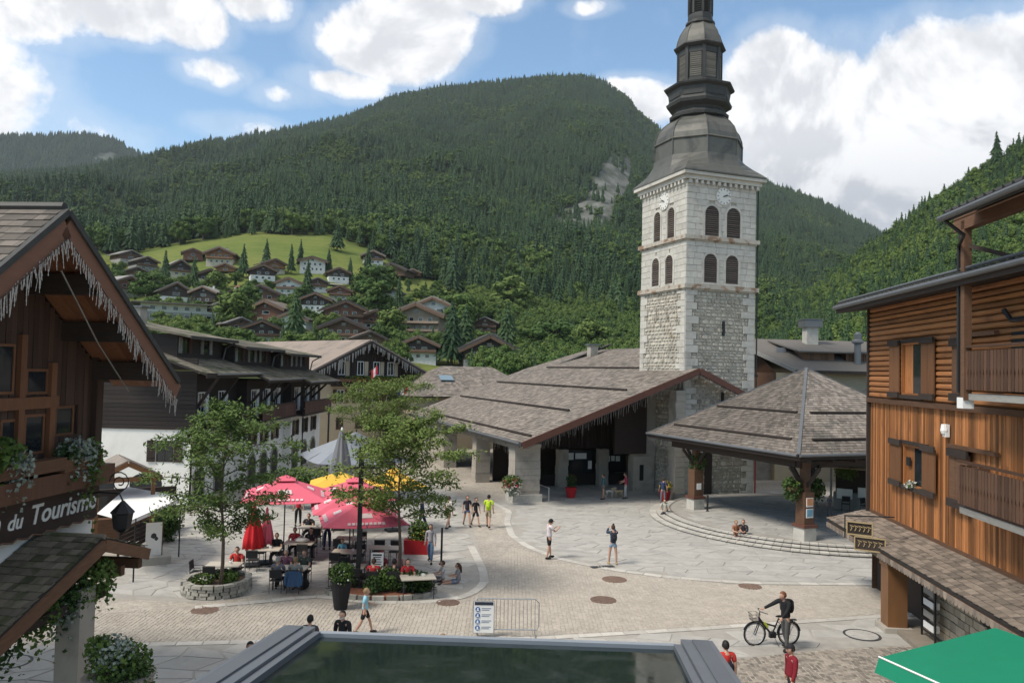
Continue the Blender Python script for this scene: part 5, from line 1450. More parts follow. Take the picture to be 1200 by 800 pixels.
m = MB(); m.box2((xa - .15, -OV + .1, za - .75), (xa + .15, .3, za - .3)); m.build('purlin', WOODDARK, TH)
bpy.context.view_layer.update()
tw = lambda x, y, z: TH.matrix_basis @ Vector((x, y, z))
icicles(tw(xa, -OV - .1, za - .58), tw(xb - .1, -OV - .1, zb - .5), .46, .085, 15, 'thick string of white icicle lights on far slope of tourist office gable', rows=2)
icicles(tw(xa, -OV - .1, za - .58), tw(xa - 4, -OV - .1, za - 4 * sL - .58), .48, .085, 16, 'thick string of white icicle lights on near slope of tourist office gable', rows=2)
m = MB(); m.tube([tw(xa + .3, -1.4, za - 1.2) , (tw(xa + .3, -1.4, za - 1.2) + tw(xb - .4, -.6, zb - .3)) / 2 - Vector((0, 0, .15)), tw(xb - .4, -.6, zb - .3)], .018, 5)
cbl = m.build('hanging_cable', GREYWOOD); tag(cbl, 'thin grey cable slung under the tourist office roof', 'cable')
# lettered board
(sx0, sz0), (sx1, sz1) = gx(-40, 640), gx(107, 584)
SB = thing('tourism_sign', 'long dark brown board lettered in white on the tourist office', 'sign', tuple(tw(sx0, 0, 0)), R(85.2))
_, top1 = gx(106, 562); _, bot1 = gx(106, 605)
Ls = sx1 - sx0; SIGNB = mat('sign_brown', (.040, .026, .022), .6, .2, 3, (.4, 4, 4), bump=.15)
m = MB(); n = 26; up_, dn = [], []
for k in range(n + 1):
    x = Ls * k / n; wv_ = .035 * math.sin(k * 2.1) ; up_.append((x, top1 + wv_)); dn.append((x, bot1 - wv_))
lo = [(x, -.10, z) for x, z in up_ + dn[::-1]]; m.hexa(lo, [(x, -.16, z) for x, _, z in lo]); m.build('board', SIGNB, SB)
RIM = mat('sign_rim', (.16, .085, .055), .6, .2)
for ln in (up_, dn):
    m = MB(); m.tube([(x, -.165, z) for x, z in ln], .018, 4); m.build('rim', RIM, SB)
LET = mat('sign_white', (.66, .65, .61), .6, .05)
hS = top1 - bot1
def letters(txt, size, x_end, zbase, bold=True, ital=False):
    me = text_mesh(txt, size, .012, bold, ital); xs = [v.co.x for v in me.vertices]; wd = max(xs)
    me.transform(Matrix.Translation((-wd, 0, 0))); me.materials.append(LET)
    return link('lettering', me, SB, (x_end, -.165, zbase), (R(90), 0, 0)), wd
xr = gx(105, 584)[0] - sx0
_, w1_ = letters('Tourisme', hS * .66, xr, bot1 + hS * .28, True, True)
_, w2_ = letters('du', hS * .5, xr - w1_ - .18, bot1 + hS * .28, True, True)
letters('Maison', hS * .66, xr - w1_ - w2_ - .36, bot1 + hS * .28, True, True)
# flower boxes below the windows
LEAFG = foliage_mat('garden_leaves', (.050, .095, .020), (.110, .165, .040), 2.0)
LEAFS = foliage_mat('silver_leaves', (.165, .200, .165), (.30, .34, .29), 2.0)
LEAFD = foliage_mat('dark_leaves', (.022, .048, .014), (.055, .095, .026), 2.0)
PINK = foliage_mat('pink_petals', (.35, .03, .05), (.55, .10, .14), 2.0)
YELL = foliage_mat('yellow_petals', (.50, .30, .03), (.60, .42, .10), 2.0)
WPET = foliage_mat('white_petals', (.50, .48, .42), (.62, .60, .55), 2.0)
def leaf_cloud(mb, c, rad, n, size, g, trail=0.0, i=0):
    mb.mat(i)
    for _ in range(n):
        d = Vector((g.gauss(0, 1), g.gauss(0, 1), g.gauss(0, 1))).normalized() * (g.random() ** .45)
        p = Vector(c) + Vector((d.x * rad[0], d.y * rad[1], d.z * rad[2]))
        if trail and g.random() < .4: p.z -= abs(g.gauss(0, trail))
        u = Vector((g.gauss(0, 1), g.gauss(0, 1), g.gauss(0, .7))).normalized(); q = u.orthogonal().normalized(); q.rotate(Matrix.Rotation(g.uniform(0, 6.28), 3, u)); s = size * g.uniform(.6, 1.3)
        b = u.cross(q) * s * .15
        mb.add([p - q * s * .5, p + u * s * .5 + b, p + q * s * .5, p - u * s * .5 + b], [(0, 1, 2, 3)])
def plants(name, label, cat, loc, clouds, box=None, mats=(LEAFG, LEAFS, LEAFD, PINK, WPET, YELL), stems=True, rz=0.0, group=None):
    """clouds: (centre, radii, leaves, leaf size, material index, trailing); box: (size, material) of its container"""
    g_ = random.Random(hash(label) % 1000 if False else sum(map(ord, label))); t = thing(name, label, cat, loc, rz, group)
    if box: box(t)
    names = ['foliage', 'silver_foliage', 'dark_foliage', 'pink_flowers', 'white_flowers', 'yellow_flowers']
    by = {}
    for (c, rad, n, s, i, tr) in clouds:
        mb = by.setdefault(i, MB()); leaf_cloud(mb, c, rad, n, s, g_, tr)
    for i, mb in by.items(): mb.build(names[i], mats[i], t)
    if stems:
        m = MB()
        for (c, rad, n, s, i, tr) in clouds:
            if i < 3:
                for k in range(5): m.tube([(c[0] * .6, c[1] * .6, c[2] - rad[2]), (c[0] + g_.uniform(-.6, .6) * rad[0], c[1] + g_.uniform(-.6, .6) * rad[1], c[2] + rad[2] * .6)], .01, 3)
        m.build('stems', LEAFD, t)
    return t
def trough(L, d=.3, h=.28, mt=None):
    def f(t):
        m = MB(); m.box((0, 0, -h / 2), (d, L, h), taper=(1.12, 1.02)); m.build('trough', mt or WOODMID, t)
    return f
def at_facade(px, py, off): q = tx(px, py, off); return tuple(tw(q[0], -off, q[1]))
m = MB(); q = gx(0, 560); m.box2((XL, -.5, gx(50, 548)[1] - .55), (xe, .03, gx(50, 548)[1] - .1)); m.build('window_ledge', BROWN, TH)
plants('flower_box', 'window box with green and silver foliage left above the lettered board', 'flower box', at_facade(10, 545, .4),
       [((0, -1.0, .1), (.35, .9, .35), 700, .11, 0, .3), ((0, .15, .02), (.4, .5, .38), 600, .09, 1, .35), ((.1, -.3, .3), (.3, .6, .3), 240, .14, 0, .1), ((.0, -.6, .35), (.25, .5, .2), 60, .06, 5, 0)], trough(3.2), rz=R(-4.8))
plants('flower_box', 'window box of trailing silver and green leaves at the tourist office corner', 'flower box', at_facade(92, 535, .4),
       [((0, .0, .15), (.38, .62, .32), 620, .10, 1, .35), ((.1, .35, -.05), (.35, .3, .5), 380, .10, 0, .5), ((0, -.4, .1), (.3, .35, .3), 260, .10, 2, .3)], trough(1.4), rz=R(-4.8))
# shingled porch below
xo0, zo0 = tx(118, 630, 1.5); xo1, zo1 = tx(-14, 756, 1.5); xo2, zo2 = tx(170, 641, 1.5)
shingles(TH, (xo1, 0, zo1), (xo1, -1.55, zo1), (xo0, -1.55, zo0), (xo0, 0, zo0), row=.235, wd=.22, material=SHINGLE_M, parts=300, th=.022, seed=61, order=lambda q: -(q[0].x))
shingles(TH, (xo2, -1.55, zo2), (xo2, 0, zo2), (xo0, 0, zo0), (xo0, -1.55, zo0), row=.235, wd=.22, material=SHINGLE_M, seed=62)
for q0, q1 in (((xo1, zo1), (xo0, zo0)), ((xo0, zo0), (xo2, zo2))):
    m = MB(); m.beam((q0[0], -1.6, q0[1] - .16), (q1[0], -1.6, q1[1] - .16), .07, .26); m.build('porch_board', WOODMID, TH)
    m = MB(); m.slab([(q0[0], -1.55, q0[1] - .13), (q1[0], -1.55, q1[1] - .13), (q1[0], 0, q1[1] - .13), (q0[0], 0, q0[1] - .13)], .03); m.build('porch_soffit', WOODDARK, TH)
m = MB(); m.tube([(xo0, 0, zo0 + .03), (xo0, -1.6, zo0 + .03)], .06, 6); m.build('porch_ridge', SHINGLE_M, TH)
for f in (.5, .9): 
    x = xo0 + (xo2 - xo0) * f; m = MB(); m.box2((x - .08, -1.5, zo2 - .45), (x + .08, .1, zo2 - .22)); m.build('porch_purlin', WOODMID, TH)
xp, _ = tx(88, 740, 1.15)
m = MB(); m.box2((xp - .27, -1.42, 0), (xp + .27, -.88, zo1 + .2)); m.build('porch_pillar', PLASTER_G, TH)
plants('hanging_basket_row', 'row of trailing green and grey plants under the shingled porch eave', 'hanging plants', at_facade(62, 712, 1.2),
       [((-.2, -1.2, -.1), (.25, .5, .35), 650, .11, 2, .35), ((-.1, -.3, -.05), (.35, .55, .4), 700, .09, 0, .3), ((.0, .6, .15), (.3, .55, .4), 750, .11, 2, .35), ((.15, 1.3, .35), (.35, .55, .4), 700, .09, 0, .35), ((.0, .5, -.2), (.25, .8, .3), 240, .08, 1, .3)], trough(3.4, .28, .2, WOODDARK), rz=R(-4.8))
# wrought-iron lantern on the far corner
lp = Vector(at_facade(144, 592, 1.1)); lan = thing('wall_lantern', 'black wrought-iron lantern on scrolled bracket beside the white awning', 'lantern', lp, R(85.2))
m = MB(); m.tube([(0, 1.1, .22), (0, .6, .3), (0, .1, .28), (0, 0, .1)], .022, 5)
m.tube([(0, .10 + .28 * (1 - k / 26) * math.cos(k * .55), .55 + .28 * (1 - k / 26) * math.sin(k * .55)) for k in range(22)], .016, 4); m.build('bracket', BLACK, lan)
m = MB(); m.lathe((0, 0, -.62), [(.12, 0), (.19, .08), (.24, .42), (.28, .46), (.10, .66), (.03, .74)], 6); m.build('lantern_body', BLACK, lan)
m = MB(); m.lathe((0, 0, -.55), [(.145, .03), (.225, .36)], 6); m.build('glass', mat('lantern_glass', (.25, .26, .25), .3, .1), lan)
plants('window_flowers', 'white flowers on the sill of the boarded wall window', 'flowers', tuple(RH.matrix_basis @ Vector(((L0 + L1) / 2, -.12, 4.7))), [((0, 0, 0), (.2, .3, .14), 90, .09, 4, 0), ((0, 0, -.02), (.2, .32, .12), 60, .09, 0, 0)], stems=False)
# ================================================================ long dark-timbered building left of the terrace
MH = thing('timber_balcony_building', 'long stepped building with white lower walls, dark timber balconies and arches', 'building', (-18.8, 46.5, 0), R(90))
DARKLOG = mat('near_black_boards', (.030, .023, .020), .75, .3, 2.5, (.4, .4, 7), bump=.3, rnd=.25, isl=.2)
SHUT = mat('dark_shutter', (.040, .027, .021), .7, .25, 4, (6, 1, 1), rnd=.2)
REDB = mat('balcony_red_brown', (.075, .036, .028), .7, .3, 3, (1, 1, 6), rnd=.25)
ARCHS = mat('arch_stone', (.30, .285, .26), .9, .2, 3)
ZW = 4.4
secs = [(0, 7.6, 0.0, 7.75), (7.6, 16.4, -.7, 7.35), (16.4, 26, -1.3, 7.1)]
m = MB(); m.box2((0, 0, 0), (.3, 14, ZW)); m.build('gable_wall', PLASTER, MH)
k = 0; z = ZW
while z < 8.6:
    m = MB(); m.box2((-.07 - (k % 2) * .004, -.25, z), (.1, 14, z + .235)); m.build('log_course', DARKLOG, MH); z += .25; k += 1
for (x0, x1, y, ze) in secs:
    m = MB(); m.box2((x0 + .02, y, 0), (x1, y + 6, ZW)); m.build('lower_wall', PLASTER, MH)
    m = MB(); m.box2((x0 + .02, y + .05, ZW), (x1, y + 6, ze - .1)); m.build('upper_wall', DARKLOG, MH)
    # lower roof slope, set-back storey with its own shallow roof
    shingles(MH, (x0 - (1.9 if x0 == 0 else .4), y - 1.5, ze), (x1 + .3, y - 1.5, ze), (x1 + .3, y + 5.5, ze + 2.35), (x0 - (1.9 if x0 == 0 else .4), y + 5.5, ze + 2.35), row=.3, wd=.3, material=SHINGLE_M, seed=int(70 + x0))
    m = MB(); m.beam((x0 - (1.9 if x0 == 0 else .4), y - 1.52, ze - .12), (x1 + .3, y - 1.52, ze - .12), .06, .26); m.build('fascia', WOODDARK, MH)
    m = MB(); m.tube([(x0 - .4, y - 1.62, ze - .02), (x1 + .3, y - 1.62, ze - .02)], .07, 6); m.build('gutter', ZINC, MH)
    yb = y + 1.1; zb = ze + (yb - y + 1.5) * .336
    m = MB(); m.box2((x0 + .2, yb, zb - .3), (x1 - .2, yb + 5, zb + 1.45)); m.build('set_back_wall', DARKLOG, MH)
    m = MB(); m.slab([(x0 - .3, yb - 1.0, zb + 1.35), (x1 + .1, yb - 1.0, zb + 1.35), (x1 + .1, yb + 6, zb + 2.6), (x0 - .3, yb + 6, zb + 2.6)], .14); m.build('upper_roof', SHINGLE_M, MH)
    m = MB(); m.beam((x0 - .3, yb - 1.02, zb + 1.25), (x1 + .1, yb - 1.02, zb + 1.25), .05, .2); m.build('upper_fascia', LEAD_D, MH)
    n = max(2, int((x1 - x0) / 2.6))
    for i in range(n):
        xx = x0 + .8 + i * (x1 - x0 - 1) / n
        window(MH, xx, zb + .35, .9, .85, yb, SHUT, GLASS, (1, 0)); 
        shutter(MH, xx - .5, zb + .3, .45, .95, yb, GREYWOOD); shutter(MH, xx + .95, zb + .3, .45, .95, yb, GREYWOOD if i % 2 else REDB)
    m = MB(); m.tube([(x1 - .4, yb - 1.0, zb + 1.2), (x1 - .3, yb - .3, zb + .8), (x1 - .3, yb - .1, zb - .2)], .055, 6); m.build('downpipe', ZINC, MH)
    # timber balcony on braces
    m = MB(); m.box2((x0 + .1, y - 1.05, ZW - .08), (x1 - .1, y + .04, ZW + .08)); m.build('balcony_floor', DARKLOG, MH)
    kk = 0; xx = x0 + .15
    while xx < x1 - .3:
        m = MB(); m.box2((xx, y - 1.08, ZW + .1), (xx + .24, y - 1.03, ZW + 1.02)); m.build('balcony_board', REDB if (int(x0) // 5) % 2 else SHUT, MH); xx += .27
    m = MB(); m.box2((x0 + .1, y - 1.12, ZW + 1.03), (x1 - .1, y - .98, ZW + 1.12)); m.build('balcony_rail', SHUT, MH)
    for i in range(n):
        xx = x0 + .9 + i * (x1 - x0 - 1) / n
        m = MB(); m.beam((xx - .4, y - .02, ZW + 1.2), (xx - .4, y - 1.3, ze - .25), .14, .16); m.build('brace', WOODDARK, MH)
        f = window(MH, xx, ZW + .3, 1.0, 1.9, y + .04, WHITE, GLASS, (1, 0)); shutter(MH, xx + 1.05, ZW + .3, .5, 1.9, y + .04, WHITE)
        # middle storey and arches
        window(MH, xx, 2.75, .85, 1.15, y, SHUT, GLASS, (1, 0)); shutter(MH, xx - .48, 2.7, .45, 1.25, y, SHUT); shutter(MH, xx + .88, 2.7, .45, 1.25, y, SHUT)
        aw_, ah = 1.5, 2.0; cxx = xx + .45
        pts = [(cxx - aw_ / 2, .02)] + [(cxx - aw_ / 2 * math.cos(math.pi * q / 12), ah - aw_ / 2 + aw_ / 2 * math.sin(math.pi * q / 12)) for q in range(13)] + [(cxx + aw_ / 2, .02)]
        out = [(cxx + (p - cxx) * 1.22, (q if q < .1 else q + .16)) for p, q in pts]
        m = MB(); L = len(pts); vs = [(p, y - .05, q) for p, q in out] + [(p, y - .05, q) for p, q in pts] + [(p, y + .02, q) for p, q in out] + [(p, y + .3, q) for p, q in pts]
        fs = []
        for q in range(L - 1): fs += [(q, q + 1, L + q + 1, L + q), (L + q, L + q + 1, 3 * L + q + 1, 3 * L + q), (2 * L + q, 2 * L + q + 1, q + 1, q)]
        m.add(vs, fs); a_ = m.build('arch', ARCHS, MH)
        m = MB(); m.add([(p, y - .012, q) for p, q in pts], [tuple(range(L))]); m.build('painted_arch_shade', BLACK, a_)  # black sheet standing in for the shade inside the arch
# window and shutters of the wall that faces the square's near side
window(MH, 5.6, 5.2, 1.5, 1.15, -.08, WHITE, GLASS, (1, 0), side=SIDEX, sill=WHITE); shutter(MH, 7.15, 5.15, .85, 1.25, -.08, DARKLOG, SIDEX)
shutter(MH, 5.55, 2.55, 1.35, 1.3, 0, SHUT, SIDEX, 4)
m = MB(); m.box2((-.12, 5.4, 2.42), (.02, 7.0, 2.52)); m.build('sill', PLASTER, MH)
window(MH, 1.0, 2.5, 1.0, 1.25, 0, SHUT, GLASS, (1, 0), side=SIDEX); shutter(MH, 2.05, 2.5, .5, 1.25, 0, SHUT, SIDEX); shutter(MH, .45, 2.5, .5, 1.25, 0, SHUT, SIDEX)
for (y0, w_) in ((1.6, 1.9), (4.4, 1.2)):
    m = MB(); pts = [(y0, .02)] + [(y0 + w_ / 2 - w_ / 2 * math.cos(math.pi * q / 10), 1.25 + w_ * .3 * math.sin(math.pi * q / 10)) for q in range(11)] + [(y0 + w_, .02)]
    m.add([(-.012, p, q) for p, q in pts], [tuple(range(len(pts)))[::-1]]); m.build('painted_arch_shade', BLACK, MH)  # black arch-shaped sheet, the shade of the opening as plain colour
for x, y, z0, h, s in ((3.5, 5.2, 9.2, 2.6, .95), (5.2, 6.0, 9.2, 2.0, .7), (1.6, 5.6, 9.2, 1.7, .8)):
    m = MB(); m.box((x, y, z0 + h / 2), (s, s, h)); c = m.build('chimney', PLASTER_G, MH)
    m = MB(); m.box((x, y, z0 + h + .05), (s + .3, s + .3, .1)); m.build('chimney_cap', ZINC, c)
m = MB(); m.tube([(16.6, -2.2, .0), (16.6, -2.2, 7.0)], .05, 6)
fp = m.build('flag_pole', BLACK, loc=(-18.8, 46.5, 0), rot=(0, 0, R(90))); tag(fp, 'thin black pole standing before the white arcaded facade', 'pole')

# ================================================================ gabled building beyond the terrace
GH = thing('broad_gabled_building', 'broad gabled timber building with flower balcony behind the grey market tent', 'building', (-15.2, 85.0, 0), R(45))
ZG = 11.2
xl, zl, xr_, zr = -7.4, 7.6, 11.8, 6.1
PINKROOF = mat('pale_board_roof', (.250, .200, .165), .9, .2, 1.2, (6, .4, 1), bump=.25, bscale=8, col2=(.17, .145, .12), c2scale=.5)
m = MB(); m.hexa([(-5.6, 1.2, 0), (9.2, 1.2, 0), (9.2, 1.2, 6.6), (0, 1.2, 10.7), (-5.6, 1.2, 7.9)], [(-5.6, 14, 0), (9.2, 14, 0), (9.2, 14, 6.6), (0, 14, 10.7), (-5.6, 14, 7.9)]); m.build('wall', PLASTER_Y, GH)
for i in range(46):
    x = -5.55 + i * .32; top = (10.6 + x * .5) if x < 0 else (10.6 - x * .445)
    if top > 6.7: m = MB(); m.box2((x, 1.12, 6.5), (x + .28, 1.2, top)); m.build('gable_board', WOODDARK, GH)
m = MB(); m.slab([(xl, 0, zl), (0, 0, ZG), (0, 26, ZG), (xl, 26, zl)][::-1], .2); m.build('roof_slope', PINKROOF, GH)
m = MB(); m.slab([(0, 0, ZG), (xr_, 0, zr), (xr_, 26, zr), (0, 26, ZG)][::-1], .2); m.build('roof_slope', PINKROOF, GH)
for a, b in (((xl, zl), (0, ZG)), ((0, ZG), (xr_, zr))):
    m = MB(); m.beam((a[0], -.05, a[1] - .2), (b[0], -.05, b[1] - .2), .08, .4); m.build('barge_board', WOODDARK, GH)
    n = int(abs(b[0] - a[0]) / .28); gg = random.Random(n)
    m = MB()
    for i in range(n):
        f = (i + gg.random()) / n; l = gg.uniform(.3, 1.0); m.hexa([(a[0] + (b[0] - a[0]) * f - .05, -.1, a[1] + (b[1] - a[1]) * f - .3 - l), (a[0] + (b[0] - a[0]) * f + .05, -.1, a[1] + (b[1] - a[1]) * f - .3 - l), (a[0] + (b[0] - a[0]) * f, -.05, a[1] + (b[1] - a[1]) * f - .3 - l)], [(a[0] + (b[0] - a[0]) * f - .1, -.12, a[1] + (b[1] - a[1]) * f - .2), (a[0] + (b[0] - a[0]) * f + .1, -.12, a[1] + (b[1] - a[1]) * f - .2), (a[0] + (b[0] - a[0]) * f, -.04, a[1] + (b[1] - a[1]) * f - .2)])
    m.build('icicle_fringe', GREYWOOD, GH, kind='stuff')
for i, x in enumerate((-3.4, -1.0, 1.1, 3.0)):
    window(GH, x, 7.5, .85, 1.5, 1.12, WHITE, GLASS, (1, 0)); shutter(GH, x + .9, 7.4, .5, 1.6, 1.12, PLASTER_Y)
    window(GH, x, 4.6, .9, 1.3, 1.2, WHITE, GLASS, (1, 0)); shutter(GH, x - .5, 4.5, .45, 1.45, 1.2, WOODMID); shutter(GH, x + .95, 4.5, .45, 1.45, 1.2, WOODMID)
    window(GH, x, 1.7, .9, 1.3, 1.2, WOODMID, GLASS, (1, 0))
m = MB(); m.box2((-4.2, .2, 6.3), (4.6, 1.15, 6.45)); m.build('balcony_floor', WOODDARK, GH)
for i in range(30): m = MB(); m.box2((-4.1 + i * .29, .18, 6.5), (-3.88 + i * .29, .24, 7.3)); m.build('balcony_board', WOODDARK, GH)
plants('flower_box', 'long balcony flower box with green and yellow plants high on gabled building', 'flower box', tuple(Matrix.Translation(GH.location) @ Matrix.Rotation(R(45), 4, 'Z') @ Vector((.2, .1, 7.1))),
       [((0, 0, .1), (4.0, .35, .3), 700, .22, 0, .3), ((0, 0, .0), (4.0, .35, .3), 200, .18, 5, .2)], trough(.4, 7.8, .3), stems=False, rz=R(45))
def flag(px, py, Y, label, cols, L=1.5, tilt=.5):
    p = P(px, py, Y); t = thing('flag', label, 'flag', p, R(20))
    m = MB(); m.tube([(0, 0, 0), (L * tilt, -.5, -.0 + L * .5)], .025, 5); m.build('staff', WOODMID, t)
    for i, c in enumerate(cols):
        m = MB(); a = Vector((L * tilt, -.5, L * .5)) * (.25 + .24 * i); b = Vector((L * tilt, -.5, L * .5)) * (.25 + .24 * (i + 1))
        m.hexa([a + Vector((0, .02, 0)), b + Vector((0, .02, 0)), b + Vector((.06, .06, -.85)), a + Vector((.02, -.04, -.95))], [a - Vector((0, .01, 0)), b - Vector((0, .01, 0)), b + Vector((.06, .03, -.85)), a + Vector((.02, -.07, -.95))]); m.build('stripe', mat('flag_%d%d%d' % tuple(int(v * 99) for v in c), c, .8, .1), t)
flag(433, 436, 83, 'red and white flag on the gabled building balcony', [(.45, .03, .04), (.65, .62, .6), (.4, .03, .05)])
flag(461, 458, 80, 'blue, white and red flag hanging below the flower balcony', [(.02, .04, .22), (.65, .62, .6), (.4, .05, .06)], 1.7, .8)

# low roofs between that building and the market hall
AN = thing('shingled_annex', 'low shingle-roofed annex with small skylight left of the market hall', 'building', (-9.2, 84, 0), R(20))
E_ = [(-2.5, -3, 5.5), (13, -3, 5.5), (13, 14, 5.5), (-2.5, 14, 5.5)]; r1, r2 = (3.0, 4.5, 8.7), (9, 4.5, 8.7)
shingles(AN, E_[0], E_[1], r2, r1, row=.35, wd=.35, seed=81); shingles(AN, E_[3], E_[0], r1, r1, row=.35, wd=.35, seed=82)
shingles(AN, E_[1], E_[2], r2, r2, row=.35, wd=.35, seed=83); shingles(AN, E_[2], E_[3], r1, r2, row=.5, wd=.5, seed=84)
m = MB(); m.box2((-1.5, -1.8, 0), (12, 13, 5.5)); m.build('wall', PLASTER_Y, AN)
m = MB(); m.box((2.6, 1.0, 7.42), (1.5, 1.3, .1), Matrix.Rotation(R(23), 3, 'X')); m.build('skylight', mat('skylight_glass', (.12, .19, .24), .1, .1, spec=.6), AN)

# small timber kiosk roof and the white awning by the tourist office
pk = P(148, 560, 34.0); zk = pk.z
KI = thing('timber_porch', 'small gabled wooden porch above the white awning', 'porch', (pk.x, pk.y, 0), R(35))
for s in (-1, 1):
    m = MB(); q = [(0, -.4, zk + .72), (s * 1.35, -.4, zk + .02), (s * 1.35, 2.4, zk + .02), (0, 2.4, zk + .72)]; m.slab(q if s < 0 else q[::-1], .08); m.build('roof_side', SHINGLE, KI)
    m = MB(); m.beam((0, -.43, zk + .65), (s * 1.35, -.43, zk - .05), .05, .20); m.build('barge_board', POSTW, KI)
    m = MB(); m.slab([(0, -.35, zk + .6), (s * 1.3, -.35, zk - .06), (s * 1.3, 2.3, zk - .06), (0, 2.3, zk + .6)], .02); m.build('lining', POSTW, KI)
    m = MB(); m.box2((s * 1.1 - .08, .0, 0.02), (s * 1.1 + .08, .16, zk)); m.build('post', POSTW, KI)
m = MB(); m.box2((-1.2, -.1, zk - .16), (1.2, .0, zk + .04)); m.build('tie_beam', POSTW, KI)
WA = thing('white_awning', 'sloping white fabric awning over seats behind the lantern', 'awning', (*P(160, 590, 32)[:2], 0), 0)
o = Vector((*WA.location[:2], 0))
q = [P(114, 601, 31.0), P(150, 611, 29.4), P(216, 582, 34.4), P(150, 570, 36.0)]
m = MB(); m.slab([p - o for p in q], .03, (0, 0, 1)); m.build('canopy', WHITE, WA)
m = MB(); m.hexa([q[1] - o, q[2] - o, q[2] - o + Vector((-.02, .02, 0)), q[1] - o + Vector((-.02, .02, 0))], [p - o - Vector((0, 0, .14)) for p in (q[1], q[2], q[2] + Vector((-.02, .02, 0)), q[1] + Vector((-.02, .02, 0)))]); m.build('valance', WHITE, WA)
for p in (q[1].lerp(q[2], .12), q[1].lerp(q[2], .93)):
    m = MB(); m.tube([p - o, Vector((p.x - o.x, p.y - o.y, .02))], .03, 6); m.build('post', BLACK, WA)
f0, f1 = G(140, 652, .02), G(208, 618, .02); FE = thing('cafe_fence', 'dark low plank fence beneath the white awning', 'fence', f0, math.atan2(f1.y - f0.y, f1.x - f0.x)); L = (f1 - f0).length
for k in range(5):
    m = MB(); m.box2((0, -.02, .1 + k * .2), (L, .02, .26 + k * .2)); m.build('plank', WOODDARK, FE)
for k in range(4): m = MB(); m.box2((k * L / 3 - .04, .02, 0), (k * L / 3 + .04, .1, 1.15)); m.build('post', WOODDARK, FE)
CA = thing('cafe_stall', 'dark timber cafe stall in the shade of the white awning', 'stall', tuple(P(142, 600, 37.5)[:2]) + (0,), R(30))
m = MB(); m.box2((-1.8, 0, 0), (2.4, .2, 2.3)); m.build('wall', WOODDARK, CA); m = MB(); m.box2((-1.4, -.8, 0), (2.0, -.3, 1.05)); m.build('counter', WOODMID, CA)
for k in range(3): m = MB(); m.box2((-1.2 + k * 1.1, -.03, 1.3), (-.5 + k * 1.1, -.005, 2.0)); m.build('menu_panel', GLASS, CA)

